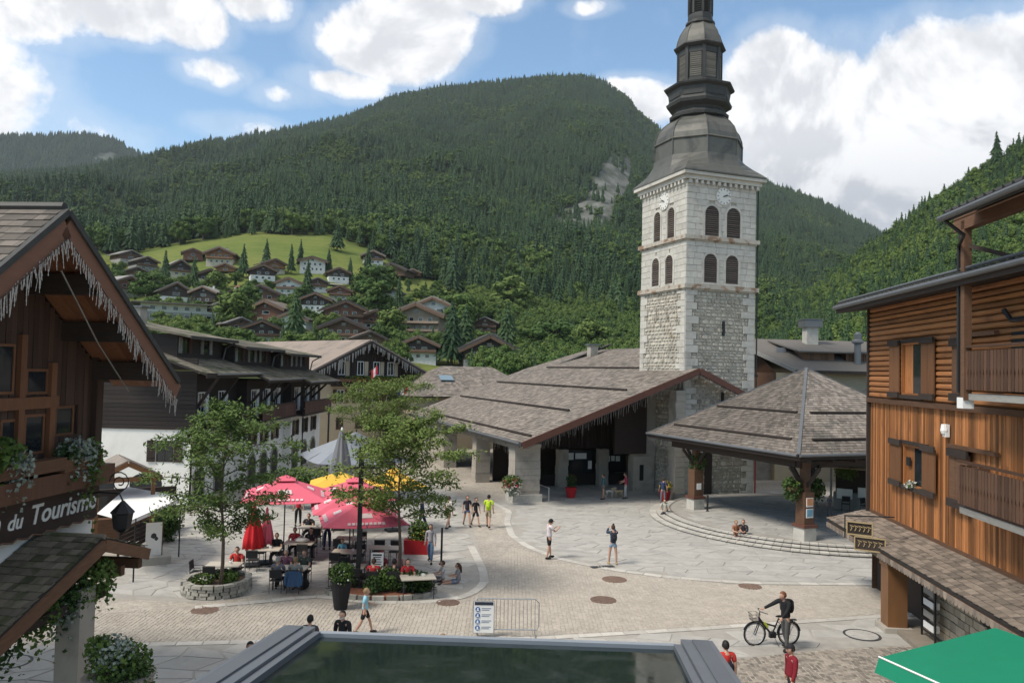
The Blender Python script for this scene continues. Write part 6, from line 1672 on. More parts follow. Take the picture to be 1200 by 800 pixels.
# ================================================================ chalets on the slope
def wallmat(n, c): return mat('chalet_' + n, c, .85, .22, 1.2, bump=.1, rnd=.12)
CW = {'white': wallmat('white', (.60, .585, .54)), 'cream': wallmat('cream', (.48, .42, .32)), 'grey': wallmat('grey', (.30, .29, .27)),
      'dark': wallmat('dark', (.060, .045, .038)), 'brown': wallmat('brown', (.145, .088, .058)), 'red': wallmat('red', (.175, .085, .055)), 'orange': wallmat('orange', (.23, .12, .06)), 'pale': wallmat('pale', (.31, .235, .17))}
CR = {'grey': wallmat('roof_grey', (.23, .215, .195)), 'brown': wallmat('roof_brown', (.145, .115, .095)), 'dark': wallmat('roof_dark', (.080, .073, .068)), 'tan': wallmat('roof_tan', (.22, .19, .155))}
def chalet(px, py, wpx, low, up, roof, label, storeys=2, yaw=0.0, win=3, chim=0, balc=True, pitch=.42, flat=False, name='chalet', white_frame=True, deep=1.0):
    p = on_ground(px, py); w_ = wpx * 1.03 * math.hypot(p.x, p.y) / FPX; a = math.atan2(p.x, p.y)
    t = thing(name, label, 'chalet' if name == 'chalet' else 'house', p, -a + R(yaw), 'chalets on the slope')
    W = w_ * .80; D = W * 1.15 * deep; s = min(3.0, max(1.75, W * .20)); H = s * storeys; hz = W / 2
    cut_ = s * (1 if storeys > 1 else .35) if low else 0
    rise = hz * pitch
    if low: m = MB(); m.box2((-hz, 0, -3), (hz, D, cut_)); m.build('lower_wall', CW[low], t)
    m = MB()
    if flat: m.box2((-hz, -.02, cut_), (hz, D, H))
    else: m.hexa([(-hz - .02, -.03, cut_), (hz + .02, -.03, cut_), (hz + .02, -.03, H), (0, -.03, H + rise), (-hz - .02, -.03, H)], [(-hz - .02, D, cut_), (hz + .02, D, cut_), (hz + .02, D, H), (0, D, H + rise), (-hz - .02, D, H)])
    m.build('upper_wall', CW[up], t)
    ov = w_ * .10; fo = W * .13
    if flat:
        m = MB(); m.box2((-hz - ov, -fo, H), (hz + ov, D + fo, H + .4)); m.build('roof', CR[roof], t)
    else:
        th = .035 * W
        for sd in (-1, 1):
            q = [(0, -fo, H + rise + th), (sd * (hz + ov), -fo, H - ov * pitch + th), (sd * (hz + ov), D + fo, H - ov * pitch + th), (0, D + fo, H + rise + th)]
            m = MB(); m.slab(q if sd < 0 else q[::-1], th * 1.3); m.build('roof_slope', CR[roof], t)
            m = MB(); m.beam((0, -fo - .03, H + rise + th * .3), (sd * (hz + ov), -fo - .03, H - ov * pitch + th * .3), .06, th * 1.6); m.build('barge_board', CW['brown' if up != 'brown' else 'dark'], t)
    fm = WHITE if white_frame else CW['brown']
    for f in range(storeys):
        n = win if f < storeys - 1 or flat else max(1, win - 1)
        for i in range(n):
            ww = W / (n + 1) * .42; x = -hz + W * (i + 1) / (n + 1) - ww / 2; z = f * s + s * .28; yy = 0 if f == 0 and low else -.03
            fr = MB(); e = .07 * s / 2.5
            fr.box2((x - e, yy - .06, z - e), (x, yy + .02, z + s * .45 + e)); fr.box2((x + ww, yy - .06, z - e), (x + ww + e, yy + .02, z + s * .45 + e)); fr.box2((x, yy - .06, z - e), (x + ww, yy + .02, z)); fr.box2((x, yy - .06, z + s * .45), (x + ww, yy + .02, z + s * .45 + e))
            fo_ = fr.build('window', fm, t); g_ = MB(); g_.box2((x, yy - .02, z), (x + ww, yy + .03, z + s * .45)); g_.build('pane', GLASS, fo_)
    if not flat and rise > 1.4:
        g_ = MB(); g_.box2((-W * .05, -.08, H + rise * .25), (W * .05, .0, H + rise * .25 + s * .4)); g_.build('window', GLASS, t)
    if balc:
        for f in range(1, storeys):
            z = f * s; m = MB(); m.box2((-hz, -fo * .8, z - .12), (hz, -.06, z + .02)); b = m.build('balcony', CW['brown' if up == 'dark' else 'dark'], t)
            m = MB(); m.box2((-hz, -fo * .8 - .05, z + .15), (hz, -fo * .8, z + .85)); m.build('railing', CW['brown' if up in ('dark', 'red') else up if up in ('pale', 'orange') else 'brown'], b)
    for k in range(chim):
        m = MB(); m.box((W * (.2 - .4 * k), D * .45, H + rise * .6 + .8), (W * .07, W * .07, rise * .6 + 1.4)); c = m.build('chimney', CW['white' if k == 0 else 'grey'], t)
        m = MB(); m.box((W * (.2 - .4 * k), D * .45, H + rise * .9 + 1.55), (W * .1, W * .1, .12)); m.build('chimney_cap', CR['dark'], c)
    return t
chalet(153, 309, 26, 'grey', 'brown', 'grey', 'small grey-roofed chalet, uppermost at the left end of the hamlet', 2, 25, 2, 0, False)
chalet(172, 316, 26, 'grey', 'dark', 'grey', 'grey-roofed dark chalet just right of the uppermost left one', 2, 20, 2)
chalet(160, 327, 34, 'grey', 'brown', 'tan', 'wide low chalet with long tan roof above the reddish chalet', 1, 15, 3, 0, False)
chalet(151, 345, 36, 'grey', 'red', 'grey', 'reddish timber chalet with grey roof beside the office gable edge', 2, 30, 3)
chalet(226, 305, 24, None, 'red', 'brown', 'small red-brown chalet highest above the dark triangular one', 2, 0, 2, 0, False)
chalet(211, 323, 28, 'cream', 'dark', 'grey', 'dark chalet with steep triangular grey gable on the meadow edge', 2, 15, 2, pitch=.62)
chalet(257, 309, 34, 'cream', 'orange', 'tan', 'pale orange two-storey chalet with tan roof below the meadow', 2, -10, 4, 1)
chalet(264, 318, 24, None, 'orange', 'brown', 'small orange chalet tucked in front of the pale orange one', 1, -15, 2, 0, False)
chalet(246, 329, 34, 'cream', 'dark', 'dark', 'broad low dark chalet below the pair of orange chalets', 1, 5, 4, 0, False)
chalet(322, 319, 28, 'cream', 'orange', 'brown', 'orange chalet between the two tall spruces on the meadow', 2, 20, 2)
chalet(308, 328, 32, 'white', 'dark', 'dark', 'dark chalet on a white base left of the tall meadow spruces', 2, 5, 3, 0, False)
chalet(366, 318, 34, 'white', 'white', 'dark', 'white house with dark hat-like roof and row of dormer windows', 2, 0, 5, 0, False, .3)
chalet(396, 327, 24, 'white', 'dark', 'grey', 'small dark chalet with white base right of the white dormered house', 2, -10, 2)
chalet(338, 344, 34, 'white', 'white', 'brown', 'white chalet with brown roof in the middle of the slope', 2, -12, 3, 0, True, .4)
chalet(305, 360, 46, 'white', 'brown', 'brown', 'wide brown and white chalet with balcony beside the little white tower', 2, -10, 4)
chalet(369, 364, 38, 'white', 'dark', 'dark', 'black chalet dotted with small white windows', 2, -8, 4, 0, False)
chalet(311, 378, 46, None, 'red', 'brown', 'wide chalet with red-brown gable and long brown roof', 2, -25, 2, 0, False)
chalet(340, 390, 44, 'white', 'white', 'dark', 'white chalet with dark roof partly behind the tall spruce', 2, -20, 3, 0, False)
chalet(306, 402, 48, 'white', 'dark', 'dark', 'dark gabled chalet with white lower floor nearest below the red-brown gable', 2, 5, 4)
chalet(206, 354, 36, 'white', 'dark', 'grey', 'dark gabled chalet rising behind the long white flat-roofed block', 2, 10, 2, 1, False, .55)
chalet(238, 354, 32, None, 'dark', 'grey', 'dark chalet with white chimney right behind the flat-roofed block', 2, -25, 2, 1, False)
chalet(184, 348, 20, 'white', 'white', 'grey', 'tiny white chalet left of the dark gabled pair', 2, 10, 2, 0, False)
chalet(212, 376, 96, 'grey', 'white', 'tan', 'long white flat-roofed block with wide windows above the dark building', 2, 4, 6, 0, False, flat=True, name='apartment_block', deep=.35)
chalet(437, 309, 28, 'white', 'dark', 'grey', 'dark and white chalet highest under the wood, with bright windows', 2, 0, 3)
chalet(459, 323, 38, None, 'brown', 'dark', 'long brown barn-like chalet below the highest white-windowed chalet', 1, -20, 2, 0, False)
chalet(484, 323, 20, None, 'orange', 'tan', 'small tan-roofed hut at the wood edge right of the brown barn', 1, -10, 1, 0, False, name='hut')
chalet(397, 329, 28, 'white', 'dark', 'brown', 'dark-roofed white chalet left of the lone bushy spruces', 2, 8, 3, 0, False)
chalet(398, 351, 30, 'cream', 'red', 'dark', 'small red-brown chalet with cream base under the dark-roofed white one', 2, -6, 2)
chalet(404, 388, 50, 'brown', 'red', 'dark', 'tall red-brown chalet with three rows of balcony', 3, 8, 4)
chalet(402, 403, 56, 'cream', 'brown', 'dark', 'broad brown chalet with cream base behind the pale board roof', 2, -8, 5)
chalet(461, 349, 28, 'white', 'white', 'grey', 'white house half hidden by trees above the pale three-storey chalet', 1, 5, 2, 0, False)
chalet(507, 385, 54, 'white', 'white', 'tan', 'white chalet with dark gable behind the pale three-storey one', 3, -15, 3, 0, True, .42)
chalet(487, 398, 66, 'cream', 'pale', 'brown', 'large pale three-storey chalet with two long balconies', 3, -12, 5)
chalet(490, 421, 50, 'white', 'dark', 'brown', 'dark-topped chalet with white ground floor nearest in front of large pale one', 2, -4, 3, deep=.8)
chalet(568, 394, 32, 'cream', 'brown', 'grey', 'small tall chalet standing alone among trees', 3, -5, 2)
chalet(573, 433, 72, 'grey', 'dark', 'dark', 'low dark chalet with bright white chimney stack behind the annex roof', 2, 8, 4, 1, False, .5)
chalet(433, 410, 40, 'cream', 'brown', 'brown', 'half-hidden chalet just above the gabled building ridge', 2, 12, 3, 0, False)
chalet(352, 402, 26, 'cream', 'brown', 'brown', 'small brown chalet beside the tall dark spruce at slope foot', 2, -6, 2, 0, False)
chalet(262, 372, 34, 'white', 'brown', 'grey', 'brown and white chalet among gardens right of the flat-roofed block', 2, -14, 3)
chalet(281, 352, 24, 'white', 'dark', 'brown', 'small dark chalet beneath the little white tower', 2, 6, 2, 0, False)
chalet(372, 340, 26, 'white', 'brown', 'grey', 'small brown chalet above the black white-windowed one', 2, 10, 2)
chalet(431, 340, 28, 'cream', 'brown', 'grey', 'brown chalet under the long barn-like one, among spruces', 2, 6, 3)
chalet(440, 385, 40, 'white', 'red', 'brown', 'red-brown and white chalet left of the large pale three-storey one', 2, 14, 3)
chalet(282, 392, 34, 'white', 'brown', 'grey', 'grey-roofed chalet above the dark building near its stone chimney', 2, 16, 3, 0, False)
tw_ = on_ground(279, 347); t = thing('little_tower', 'tiny white tower with red cap on the slope', 'tower', tw_, 0)
m = MB(); m.box((0, 0, 1.2), (2.6, 2.6, 5)); m.build('wall', CW['white'], t); m = MB(); m.lathe((0, 0, 3.7), [(2.1, 0), (.1, 1.3)], 4, phase=R(45)); m.build('roof', CW['red'], t)
mp = P(625, 336, 700); t = thing('mast', 'white lattice mast standing in the wood below the cliff', 'mast', mp, 0)
m = MB(); m.tube([(0, 0, -15), (0, 0, 24)], .9, 5); m.build('pole', WHITE, t)
for z in (6, 13, 20): m = MB(); m.box((0, 0, z), (4.5, 1.2, 2.6)); m.build('antenna', WHITE, t)
rd = [on_ground(*p) for p in ((430, 326), (400, 334), (350, 333), (300, 334))]
m = MB()
for a, b in zip(rd, rd[1:]): m.add([a + Vector((0, 0, .25)), b + Vector((0, 0, .25)), b + Vector((0, 5, 1.1)), a + Vector((0, 5, 1.1))], [(0, 1, 2, 3)])
m.build('slope_road', ARCHS, kind='structure')

# ---------------------------------------------------------------- trees among the chalets, each its own
T_PROTO = {}
def tree(kind, px, py, hpx, label, name=None, group='trees among the chalets', width=1.0, pt=None):
    p = pt if pt is not None else on_ground(px, py); h = hpx * 1.3 * math.hypot(p.x, p.y) / FPX; width *= 1.12
    if kind not in T_PROTO:
        if kind.startswith('spruce'): me = spruce_mesh('spruce_tree', 15 if kind == 'spruce' else 12, 12, FD, .4, seed=len(T_PROTO) + 40)
        else: me = broad_mesh('leafy_tree', 34, 60, FM if kind == 'beech' else FL, seed=len(T_PROTO) + 60, leaf=.040)
        # crown and trunk as two meshes
        res = []
        for k in (0, 1):
            bm = bmesh.new(); bm.from_mesh(me); bmesh.ops.delete(bm, geom=[f for f in bm.faces if f.material_index != k], context='FACES')
            for f in bm.faces: f.material_index = 0
            m2 = bpy.data.meshes.new('crown' if k == 0 else 'trunk'); bm.to_mesh(m2); bm.free(); m2.materials.append(me.materials[k]); res.append(m2)
        T_PROTO[kind] = res
    t = thing(name or ('spruce_tree' if kind.startswith('spruce') else 'leafy_tree'), label, 'tree', (p.x, p.y, p.z - .5), rng.uniform(0, 6.28), group)
    t.scale = (h * width, h * width, h)
    for k, nm in enumerate(('crown', 'trunk')): link(nm, T_PROTO[kind][k], t)
    return t
tree('spruce', 345, 405, 52, 'tall dark spruce between brown chalets at the slope foot', width=1.25)
tree('spruce', 312, 312, 26, 'left one of two spruces flanking the orange chalet on the meadow')
tree('spruce', 341, 319, 27, 'narrow spruce right of the orange meadow chalet', width=.8)
tree('spruce2', 352, 312, 26, 'narrow spruce just left of the white dormered house', width=.8)
tree('spruce2', 285, 323, 30, 'spruce beside the pale orange chalet on the meadow edge')
tree('spruce', 193, 338, 34, 'spruce in front of the dark triangular gable')
tree('spruce2', 227, 338, 30, 'spruce left of the broad low dark chalet')
tree('spruce', 395, 292, 28, 'dark spruce at the right end of the meadow', width=1.3)
tree('spruce2', 360, 348, 36, 'spruce beside the white chalet in the middle of the slope')
tree('spruce', 385, 318, 22, 'spruce between white dormered house and small dark chalet')
tree('spruce', 529, 426, 60, 'big dark spruce right of the dark-topped nearest chalet', width=1.35)
tree('spruce2', 545, 424, 56, 'big spruce second in the dark pair right of the chalets', width=1.3)
tree('spruce', 594, 424, 58, 'big dark spruce left of the tower above the market roofs', width=1.35)
tree('spruce2', 410, 330, 24, 'spruce before the highest chalets right of the meadow')
tree('beech', 432, 352, 34, 'round leafy tree in the gap above the pale chalet', width=1.2)
tree('beech', 447, 348, 30, 'second round leafy tree in the gap above the pale chalet', width=1.1)
tree('spruce2', 431, 322, 30, 'spruce in front of the brown barn-like chalet')
tree('ash', 270, 388, 36, 'bright leafy tree behind the stone chimney of dark building', width=1.2)
tree('beech', 285, 372, 30, 'leafy tree left of the red-brown gable chalet', width=1.2)
tree('ash', 250, 346, 22, 'small leafy tree between the flat-roofed block and dark low chalet', width=1.2)
tree('beech', 172, 352, 26, 'leafy tree right of the reddish chalet', width=1.3)
tree('ash', 455, 398, 30, 'leafy tree left of the large pale chalet', width=1.3)
tree('beech', 440, 372, 34, 'leafy tree above the broad brown chalet', width=1.2)
tree('spruce2', 467, 372, 40, 'dark spruce above the large pale chalet')
tree('beech', 645, 424, 40, 'leafy tree directly above the nave roof left of tower', width=1.3)
tree('beech', 620, 424, 34, 'leafy tree between big spruce and nave roof', width=1.3)
tree('ash', 690, 420, 36, 'leafy tree behind the nave chimney', width=1.3)
tree('beech', 540, 392, 40, 'leafy tree left of the lone tall chalet', width=1.2)
tree('ash', 600, 372, 40, 'bright leafy tree right above the lone tall chalet', width=1.2)
tree('spruce', 1168, 182, 40, 'lone black spruce standing clear on the ridge against the cloud', name='spruce_tree', group='', width=1.0,
     pt=(lambda a: Vector((math.sin(a) * 545, math.cos(a) * 545, ground_right(a, 545))))(azel(1168, 200)[0]))
# uncountable garden trees and hedges filling the slope between the houses
pts = []; g = random.Random(5)
houses = [(o.location.x, o.location.y, 10) for o in bpy.data.objects if o.get('group') == 'chalets on the slope']
for _ in range(2600):
    px, py = g.uniform(100, 600), g.uniform(318, 428)
    if (py < 345 and 270 < px < 425 or py < 332 and 165 < px < 430) and g.random() < .9: continue
    if g.random() < (.55 if py > 350 else .75): continue
    p = on_ground(px, py)
    # never right in front of or inside a house
    d = min((math.hypot(p.x - hx, p.y - hy) for hx, hy, _r in houses), default=99)
    near = any(abs(math.atan2(p.x, p.y) - math.atan2(hx, hy)) < .016 and 0 < math.hypot(hx, hy) - math.hypot(p.x, p.y) < 26 for hx, hy, _r in houses)
    if d < 8: continue
    pts.append((p.x, p.y, p.z - .4, g.uniform(1.6, 3.2) if near else g.uniform(3, 8.5), g.uniform(1.0, 1.6), g.uniform(0, 6.28), g.choice([2, 3, 3, 2, 0])))
scatter('slope_greenery', [near_protos[0], near_protos[1], near_protos[2], near_protos[3]], pts)
# ================================================================ people
SKIN = mat('skin', (.46, .27, .19), .6, .08, 4)
CLOTH = {}
def cloth(c):
    k = tuple(round(v, 3) for v in c)
    if k not in CLOTH: CLOTH[k] = mat('cloth_%d_%d_%d' % tuple(int(v * 999) for v in c), c, .85, .22, 7, bump=.25, bscale=18)
    return CLOTH[k]
HAIRM = {'black': mat('hair_black', (.014, .011, .010), .6, .3, 30, (1, 1, .2)), 'brown': mat('hair_brown', (.055, .032, .020), .6, .3, 30, (1, 1, .2)), 'fair': mat('hair_fair', (.24, .155, .075), .6, .3, 30, (1, 1, .2)),
         'grey': mat('hair_grey', (.30, .29, .27), .6, .3, 30, (1, 1, .2)), 'red': mat('hair_red', (.16, .065, .03), .6, .3, 30, (1, 1, .2))}
PENDING = []
def skin_graph(nodes, edges, name, material, parent, post=None, sub=1):
    """nodes: (point, (rx, ry)); grown with the Skin modifier; node 0 is the root"""
    me = bpy.data.meshes.new('tmp'); me.from_pydata([n[0] for n in nodes], edges, [])
    o = bpy.data.objects.new('tmp', me); C.objects.link(o)
    me.skin_vertices.new() if hasattr(me.skin_vertices, 'new') and not me.skin_vertices else None
    md = o.modifiers.new('skin', 'SKIN'); md.use_smooth_shade = True; md.branch_smoothing = .6
    if not me.skin_vertices:
        bm = bmesh.new(); bm.from_mesh(me); bm.verts.layers.skin.verify(); bm.to_mesh(me); bm.free()
    sv = me.skin_vertices[0].data
    for i, n in enumerate(nodes):
        sv[i].radius = n[1]; sv[i].use_root = (i == 0)
    ss = o.modifiers.new('sub', 'SUBSURF'); ss.levels = ss.render_levels = sub
    PENDING.append((o, name, material, parent, post))
def flush():
    dg = bpy.context.evaluated_depsgraph_get(); dg.update()
    done = []
    for (o, name, material, parent, post) in PENDING:
        me = bpy.data.meshes.new_from_object(o.evaluated_get(dg)); done.append((me, o, name, material, parent, post))
    for me, o, name, material, parent, post in done:
        src = o.data; bpy.data.objects.remove(o); bpy.data.meshes.remove(src)
        if post:
            vs = [tuple(v.co) for v in me.vertices]; fs = [tuple(p.vertices) for p in me.polygons]
            mb = MB(); mb.smooth = True; mb.add(vs, fs); post(mb); bpy.data.meshes.remove(me); me = mb.mesh(name, material)
        else:
            me.materials.clear(); me.materials.append(material)
            me.polygons.foreach_set('use_smooth', [True] * len(me.polygons))
        me.name = name; link(name, me, parent)
    PENDING.clear()
def person(label, loc, rz, h=1.72, top=(.5, .5, .5), bottom=(.03, .03, .035), hair='brown', long_hair=False, bun=False, cap=None, sleeves='short', legs='long', pose='stand',
           la=None, ra=None, ll=None, rl=None, lean=0.0, head=(0, 0), shoes=(.03, .03, .03), mask=None, female=False, group=None, child=False, skin=None):
    """rz turns a figure that faces -y; arms (pitch, spread, bend, inward), legs (thigh, knee bend, spread) in degrees"""
    t = thing('person', label, 'person', loc, rz, group); s = h / 1.72; SK = skin or SKIN
    D = dict(stand=((4, 2, 3), (-3, 3, 3)), walk=((24, 10, 2), (-18, 14, 2)), sit=((84, 84, 8), (82, 80, 8)), ground=((80, 20, 10), (95, 95, 8)), step=((70, 70, 10), (75, 85, 8)))[pose]
    ll = ll or D[0]; rl = rl or D[1]
    la = la or ((8, 10, 15, 0) if pose in ('stand', 'walk') else (35, 12, 55, 25)); ra = ra or ((-6, 10, 12, 0) if pose in ('stand', 'walk') else (30, 12, 60, 25))
    thigh, shin = .43 * s, .41 * s
    def leg(v, sd):
        a, b, sp = (R(q) for q in v)
        d1 = Vector((sd * math.sin(sp), -math.sin(a), -math.cos(a) * math.cos(sp))).normalized()
        d2 = Vector((sd * math.sin(sp) * .4, -math.sin(a - b), -math.cos(a - b))).normalized()
        return d1, d2
    dl, dr = leg(ll, 1), leg(rl, -1)
    low = min((d[0] * thigh + d[1] * shin).z for d in (dl, dr))
    pz = {'sit': .50, 'ground': .13, 'step': .22}.get(pose)
    pz = (pz if pose == 'sit' else pz * s) if pz else -low + .085 * s + .03 * s
    pel = Vector((0, 0, pz)); LM = Matrix.Rotation(R(lean), 3, 'X')
    up = lambda x, y, z: pel + LM @ (Vector((x, y, z)) * s)
    waist, chest, neck = up(0, 0, .16), up(0, .01, .36), up(0, .0, .53)
    HM = LM @ rotz(R(head[0])) @ Matrix.Rotation(R(head[1]), 3, 'X')
    hd = up(0, -.01, .545) + HM @ Vector((0, -.02, .115)) * s * (1.12 if child else 1)
    shw = (.165 if female else .185) * s * (.92 if child else 1); hipw = .085 * s
    fat = .9 if female or child else 1.0
    nodes = [(pel, (.135 * s * fat, .105 * s)), (waist, (.120 * s * fat, .092 * s)), (chest, (.150 * s * fat, .105 * s)), (neck, (.052 * s, .052 * s)), (neck.lerp(hd, .5), (.05 * s, .05 * s))]
    edges = [(0, 1), (1, 2), (2, 3), (3, 4)]
    J = {}
    for sd, v, d in ((1, la, dl), (-1, ra, dr)):
        a, sp, e, inw = (R(q) for q in v)
        sh = up(0, 0, .46) + LM @ Vector((sd * shw, 0, 0))
        u = LM @ Vector((sd * math.sin(sp), -math.sin(a) * math.cos(sp), -math.cos(a) * math.cos(sp)))
        f = LM @ Vector((sd * (math.sin(sp) * .5 - math.sin(inw)), -math.sin(a + e) * math.cos(inw), -math.cos(a + e) * math.cos(inw))).normalized()
        el = sh + u * .285 * s; wr = el + f * .245 * s; pm = wr + f * .075 * s
        i = len(nodes); nodes += [(sh, (.062 * s, .062 * s)), (el, (.042 * s, .042 * s)), (wr, (.030 * s, .027 * s)), (pm, (.040 * s, .022 * s))]; edges += [(2, i), (i, i + 1), (i + 1, i + 2), (i + 2, i + 3)]
        hp = pel + Vector((sd * hipw, 0, -.03 * s)); kn = hp + d[0] * thigh; an = kn + d[1] * shin
        ft = Vector((0, -1, 0)) if pose != 'ground' or abs(d[1].z) > .6 else Vector((0, -.3, .9))
        toe = an + ft * .13 * s + Vector((sd * .02 * s, 0, -.045 * s))
        j = len(nodes); nodes += [(hp, (.088 * s * fat, .088 * s)), (kn, (.058 * s, .058 * s)), (kn.lerp(an, .35), (.058 * s, .056 * s)), (an, (.038 * s, .038 * s)), (toe, (.036 * s, .026 * s))]; edges += [(0, j), (j, j + 1), (j + 1, j + 2), (j + 2, j + 3), (j + 3, j + 4)]
        J[sd] = dict(sh=sh, el=el, wr=wr, pm=pm, f=f, hp=hp, kn=kn, an=an, toe=toe)
    hr = .108 * s * (1.1 if child else 1)
    def headpts(v, grow=0.0):
        x, y, z = v
        w_ = 0.76 - .10 * max(0, -z) - (.10 if z < -.4 else 0)
        yy = y * .95 - (.10 if y < -.2 and z < .1 else 0) * (1 - abs(x))
        q = Vector((x * (w_ + grow), yy * (1 + grow * .9), z * (1.16 + grow * .7)))
        if y < -.75 and abs(x) < .28 and -.35 < z < .12: q.y -= .14        # nose
        return hd + HM @ (q * hr)
    def post(mb):
        vs, fs = ICO[3 if h * 920 / max(10, Vector(loc).length) > 40 else 2]
        mb.add([headpts(v) for v in vs], fs)
        for sd in (1, -1):
            mb.add([hd + HM @ Vector((sd * hr * (.74 + .1 * a), hr * (.05 + b), hr * c)) for a, b, c in ((0, -.1, .2), (1, .1, .25), (1, .12, -.1), (0, -.05, -.25))], [(0, 1, 2, 3)])
            q = J[sd]; f = q['f'].normalized(); side = f.cross(Vector((0, 0, 1)) if abs(f.z) < .9 else Vector((0, 1, 0))).normalized(); pn = side.cross(f).normalized()
            for k, (off, ln) in enumerate(((-.030, .062), (-.010, .075), (.010, .070), (.029, .056))):
                b0 = q['pm'] + side * off * s - f * .01 * s; b1 = b0 + (f * .6 + pn * .25 * -sd) * ln * s; b2 = b1 + (f * .3 + pn * .5 * -sd) * ln * .55 * s
                mb.tube([b0, b1, b2], [.0095 * s, .0085 * s, .006 * s], 5)
            b0 = q['pm'] - f * .05 * s - side * .025 * s; b1 = b0 + (f * .5 - side * .8) * .04 * s; mb.tube([b0, b1, b1 + f * .03 * s], [.012 * s, .010 * s, .008 * s], 5)
    skin_graph(nodes, edges, 'body', SK, t, post)
    # shirt
    g_ = .020 * s
    T = [(pel - LM @ Vector((0, 0, .03 * s)), (.140 * s * fat + g_, .112 * s + g_)), (waist.lerp(pel, .6), (.138 * s * fat + g_, .110 * s + g_)), (waist, (.124 * s * fat + g_, .096 * s + g_)), (chest, (.152 * s * fat + g_, .108 * s + g_)), (up(0, 0, .47), (.105 * s, .085 * s)), (up(0, 0, .535), (.062 * s, .062 * s))]; E = [(0, 1), (1, 2), (2, 3), (3, 4), (4, 5)]
    for sd in (1, -1):
        q = J[sd]; i = len(T); T.append((q['sh'], (.068 * s + g_ * .5,) * 2)); E.append((4, i))
        if sleeves == 'long': T += [(q['el'], (.047 * s + g_ * .5,) * 2), (q['wr'], (.036 * s + g_ * .3,) * 2)]; E += [(i, i + 1), (i + 1, i + 2)]
        elif sleeves == 'short': T.append((q['sh'].lerp(q['el'], .72), (.056 * s + g_ * .6,) * 2)); E.append((i, i + 1))
    skin_graph(T, E, 'jacket' if sleeves == 'long' else 'shirt', cloth(top), t)
    B = [(pel.lerp(waist, .45), (.130 * s * fat + g_ * .6, .104 * s + g_ * .6)), (pel.lerp(waist, .1), (.138 * s * fat + g_ * .8, .110 * s + g_ * .8))]; E = [(0, 1)]
    for sd in (1, -1):
        q = J[sd]; i = len(B); B.append((q['hp'], (.092 * s * fat + g_ * .7,) * 2)); E.append((1, i))
        if legs == 'long': B += [(q['kn'], (.064 * s + g_ * .5,) * 2), (q['an'].lerp(q['kn'], .06), (.047 * s + g_ * .3,) * 2)]; E += [(i, i + 1), (i + 1, i + 2)]
        else:
            k = {'short': .85, 'mini': .45}[legs]; B.append((q['hp'].lerp(q['kn'], k), (.075 * s + g_,) * 2)); E.append((i, i + 1))
    skin_graph(B, E, 'trousers' if legs == 'long' else 'shorts', cloth(bottom), t)
    for sd in (1, -1):
        q = J[sd]; m = MB(); m.smooth = True; d = (q['toe'] - q['an']); d.z = 0
        d = d.normalized() if d.length > 1e-3 else Vector((0, -1, 0)); r_ = d.cross(Vector((0, 0, 1)))
        vs, fs = ICO[2]; c = q['an'] + (q['toe'] - q['an']) * .45 + Vector((0, 0, -.02 * s))
        m.add([c + d * v[0] * .145 * s + r_ * v[1] * .050 * s + Vector((0, 0, max(-.6, v[2]) * .055 * s + (.018 * s if v[0] < -.1 and v[2] > 0 else 0))) for v in vs], fs); m.build('shoe', cloth(shoes), t)
        e = MB(); e.ico(headpts((sd * .34, -.86, .10)) + HM @ Vector((0, -.004, 0)), .012 * s, 0, 1); e.build('eye', BLACK, t)
    m = MB(); a = headpts((0, -.90, -.42)); m.beam(a + HM @ Vector((-.024 * s, -.012, 0)), a + HM @ Vector((.024 * s, -.012, 0)), .012 * s, .007 * s); m.build('mouth', mat('lips', (.30, .10, .09), .6, .1), t)
    # hair: a shell over skull and nape
    vs, fs = ICO[3]; m = MB(); m.smooth = True
    keep = lambda v: v[2] > .28 - (.0 if v[1] < -.35 else .62 + .25 * v[1]) and not (v[1] < -.55 and v[2] < .55)
    idx = {}; out = []
    for i, v in enumerate(vs):
        if keep(v): idx[i] = len(out); n_ = noise.noise(Vector(v) * 4 + Vector((s, 0, 0))); out.append(headpts(v, .09 + .05 * n_))
    m.add(out, [tuple(idx[k] for k in f) for f in fs if all(k in idx for k in f)])
    if long_hair: m.tube([hd + HM @ Vector((0, hr * .55, hr * .3)), hd + HM @ Vector((0, hr * .95, -hr * .6)), up(0, .13, .36)], [hr * .6, hr * .66, hr * .3], 8)
    if bun: m.ico(hd + HM @ Vector((0, hr * .35, hr * 1.35)), hr * .45, .1, 2)
    m.build('hair', HAIRM[hair], t)
    if cap is not None:
        m = MB(); m.smooth = True; out = []; idx = {}
        for i, v in enumerate(vs):
            if v[2] > .22: idx[i] = len(out); out.append(headpts(v, .15))
        m.add(out, [tuple(idx[k] for k in f) for f in fs if all(k in idx for k in f)]); m.smooth = False
        m.hexa([headpts((-.6, -.7, .28), .1), headpts((.6, -.7, .28), .1), headpts((.4, -1.0, .25), .62), headpts((-.4, -1.0, .25), .62)], [p + HM @ Vector((0, 0, .014 * s)) for p in (headpts((-.6, -.7, .28), .1), headpts((.6, -.7, .28), .1), headpts((.4, -1.0, .25), .62), headpts((-.4, -1.0, .25), .62))]); m.build('cap', cloth(cap), t)
    if mask is not None:
        m = MB(); m.smooth = True; out = []; idx = {}
        for i, v in enumerate(vs):
            if v[1] < -.25 and -.85 < v[2] < -.02: idx[i] = len(out); out.append(headpts(v, .07))
        m.add(out, [tuple(idx[k] for k in f) for f in fs if all(k in idx for k in f)]); m.build('face_mask', cloth(mask), t)
    t['joints'] = [*(t.matrix_basis @ J[1]['pm']), *(t.matrix_basis @ J[-1]['pm'])]
    return t, J, up
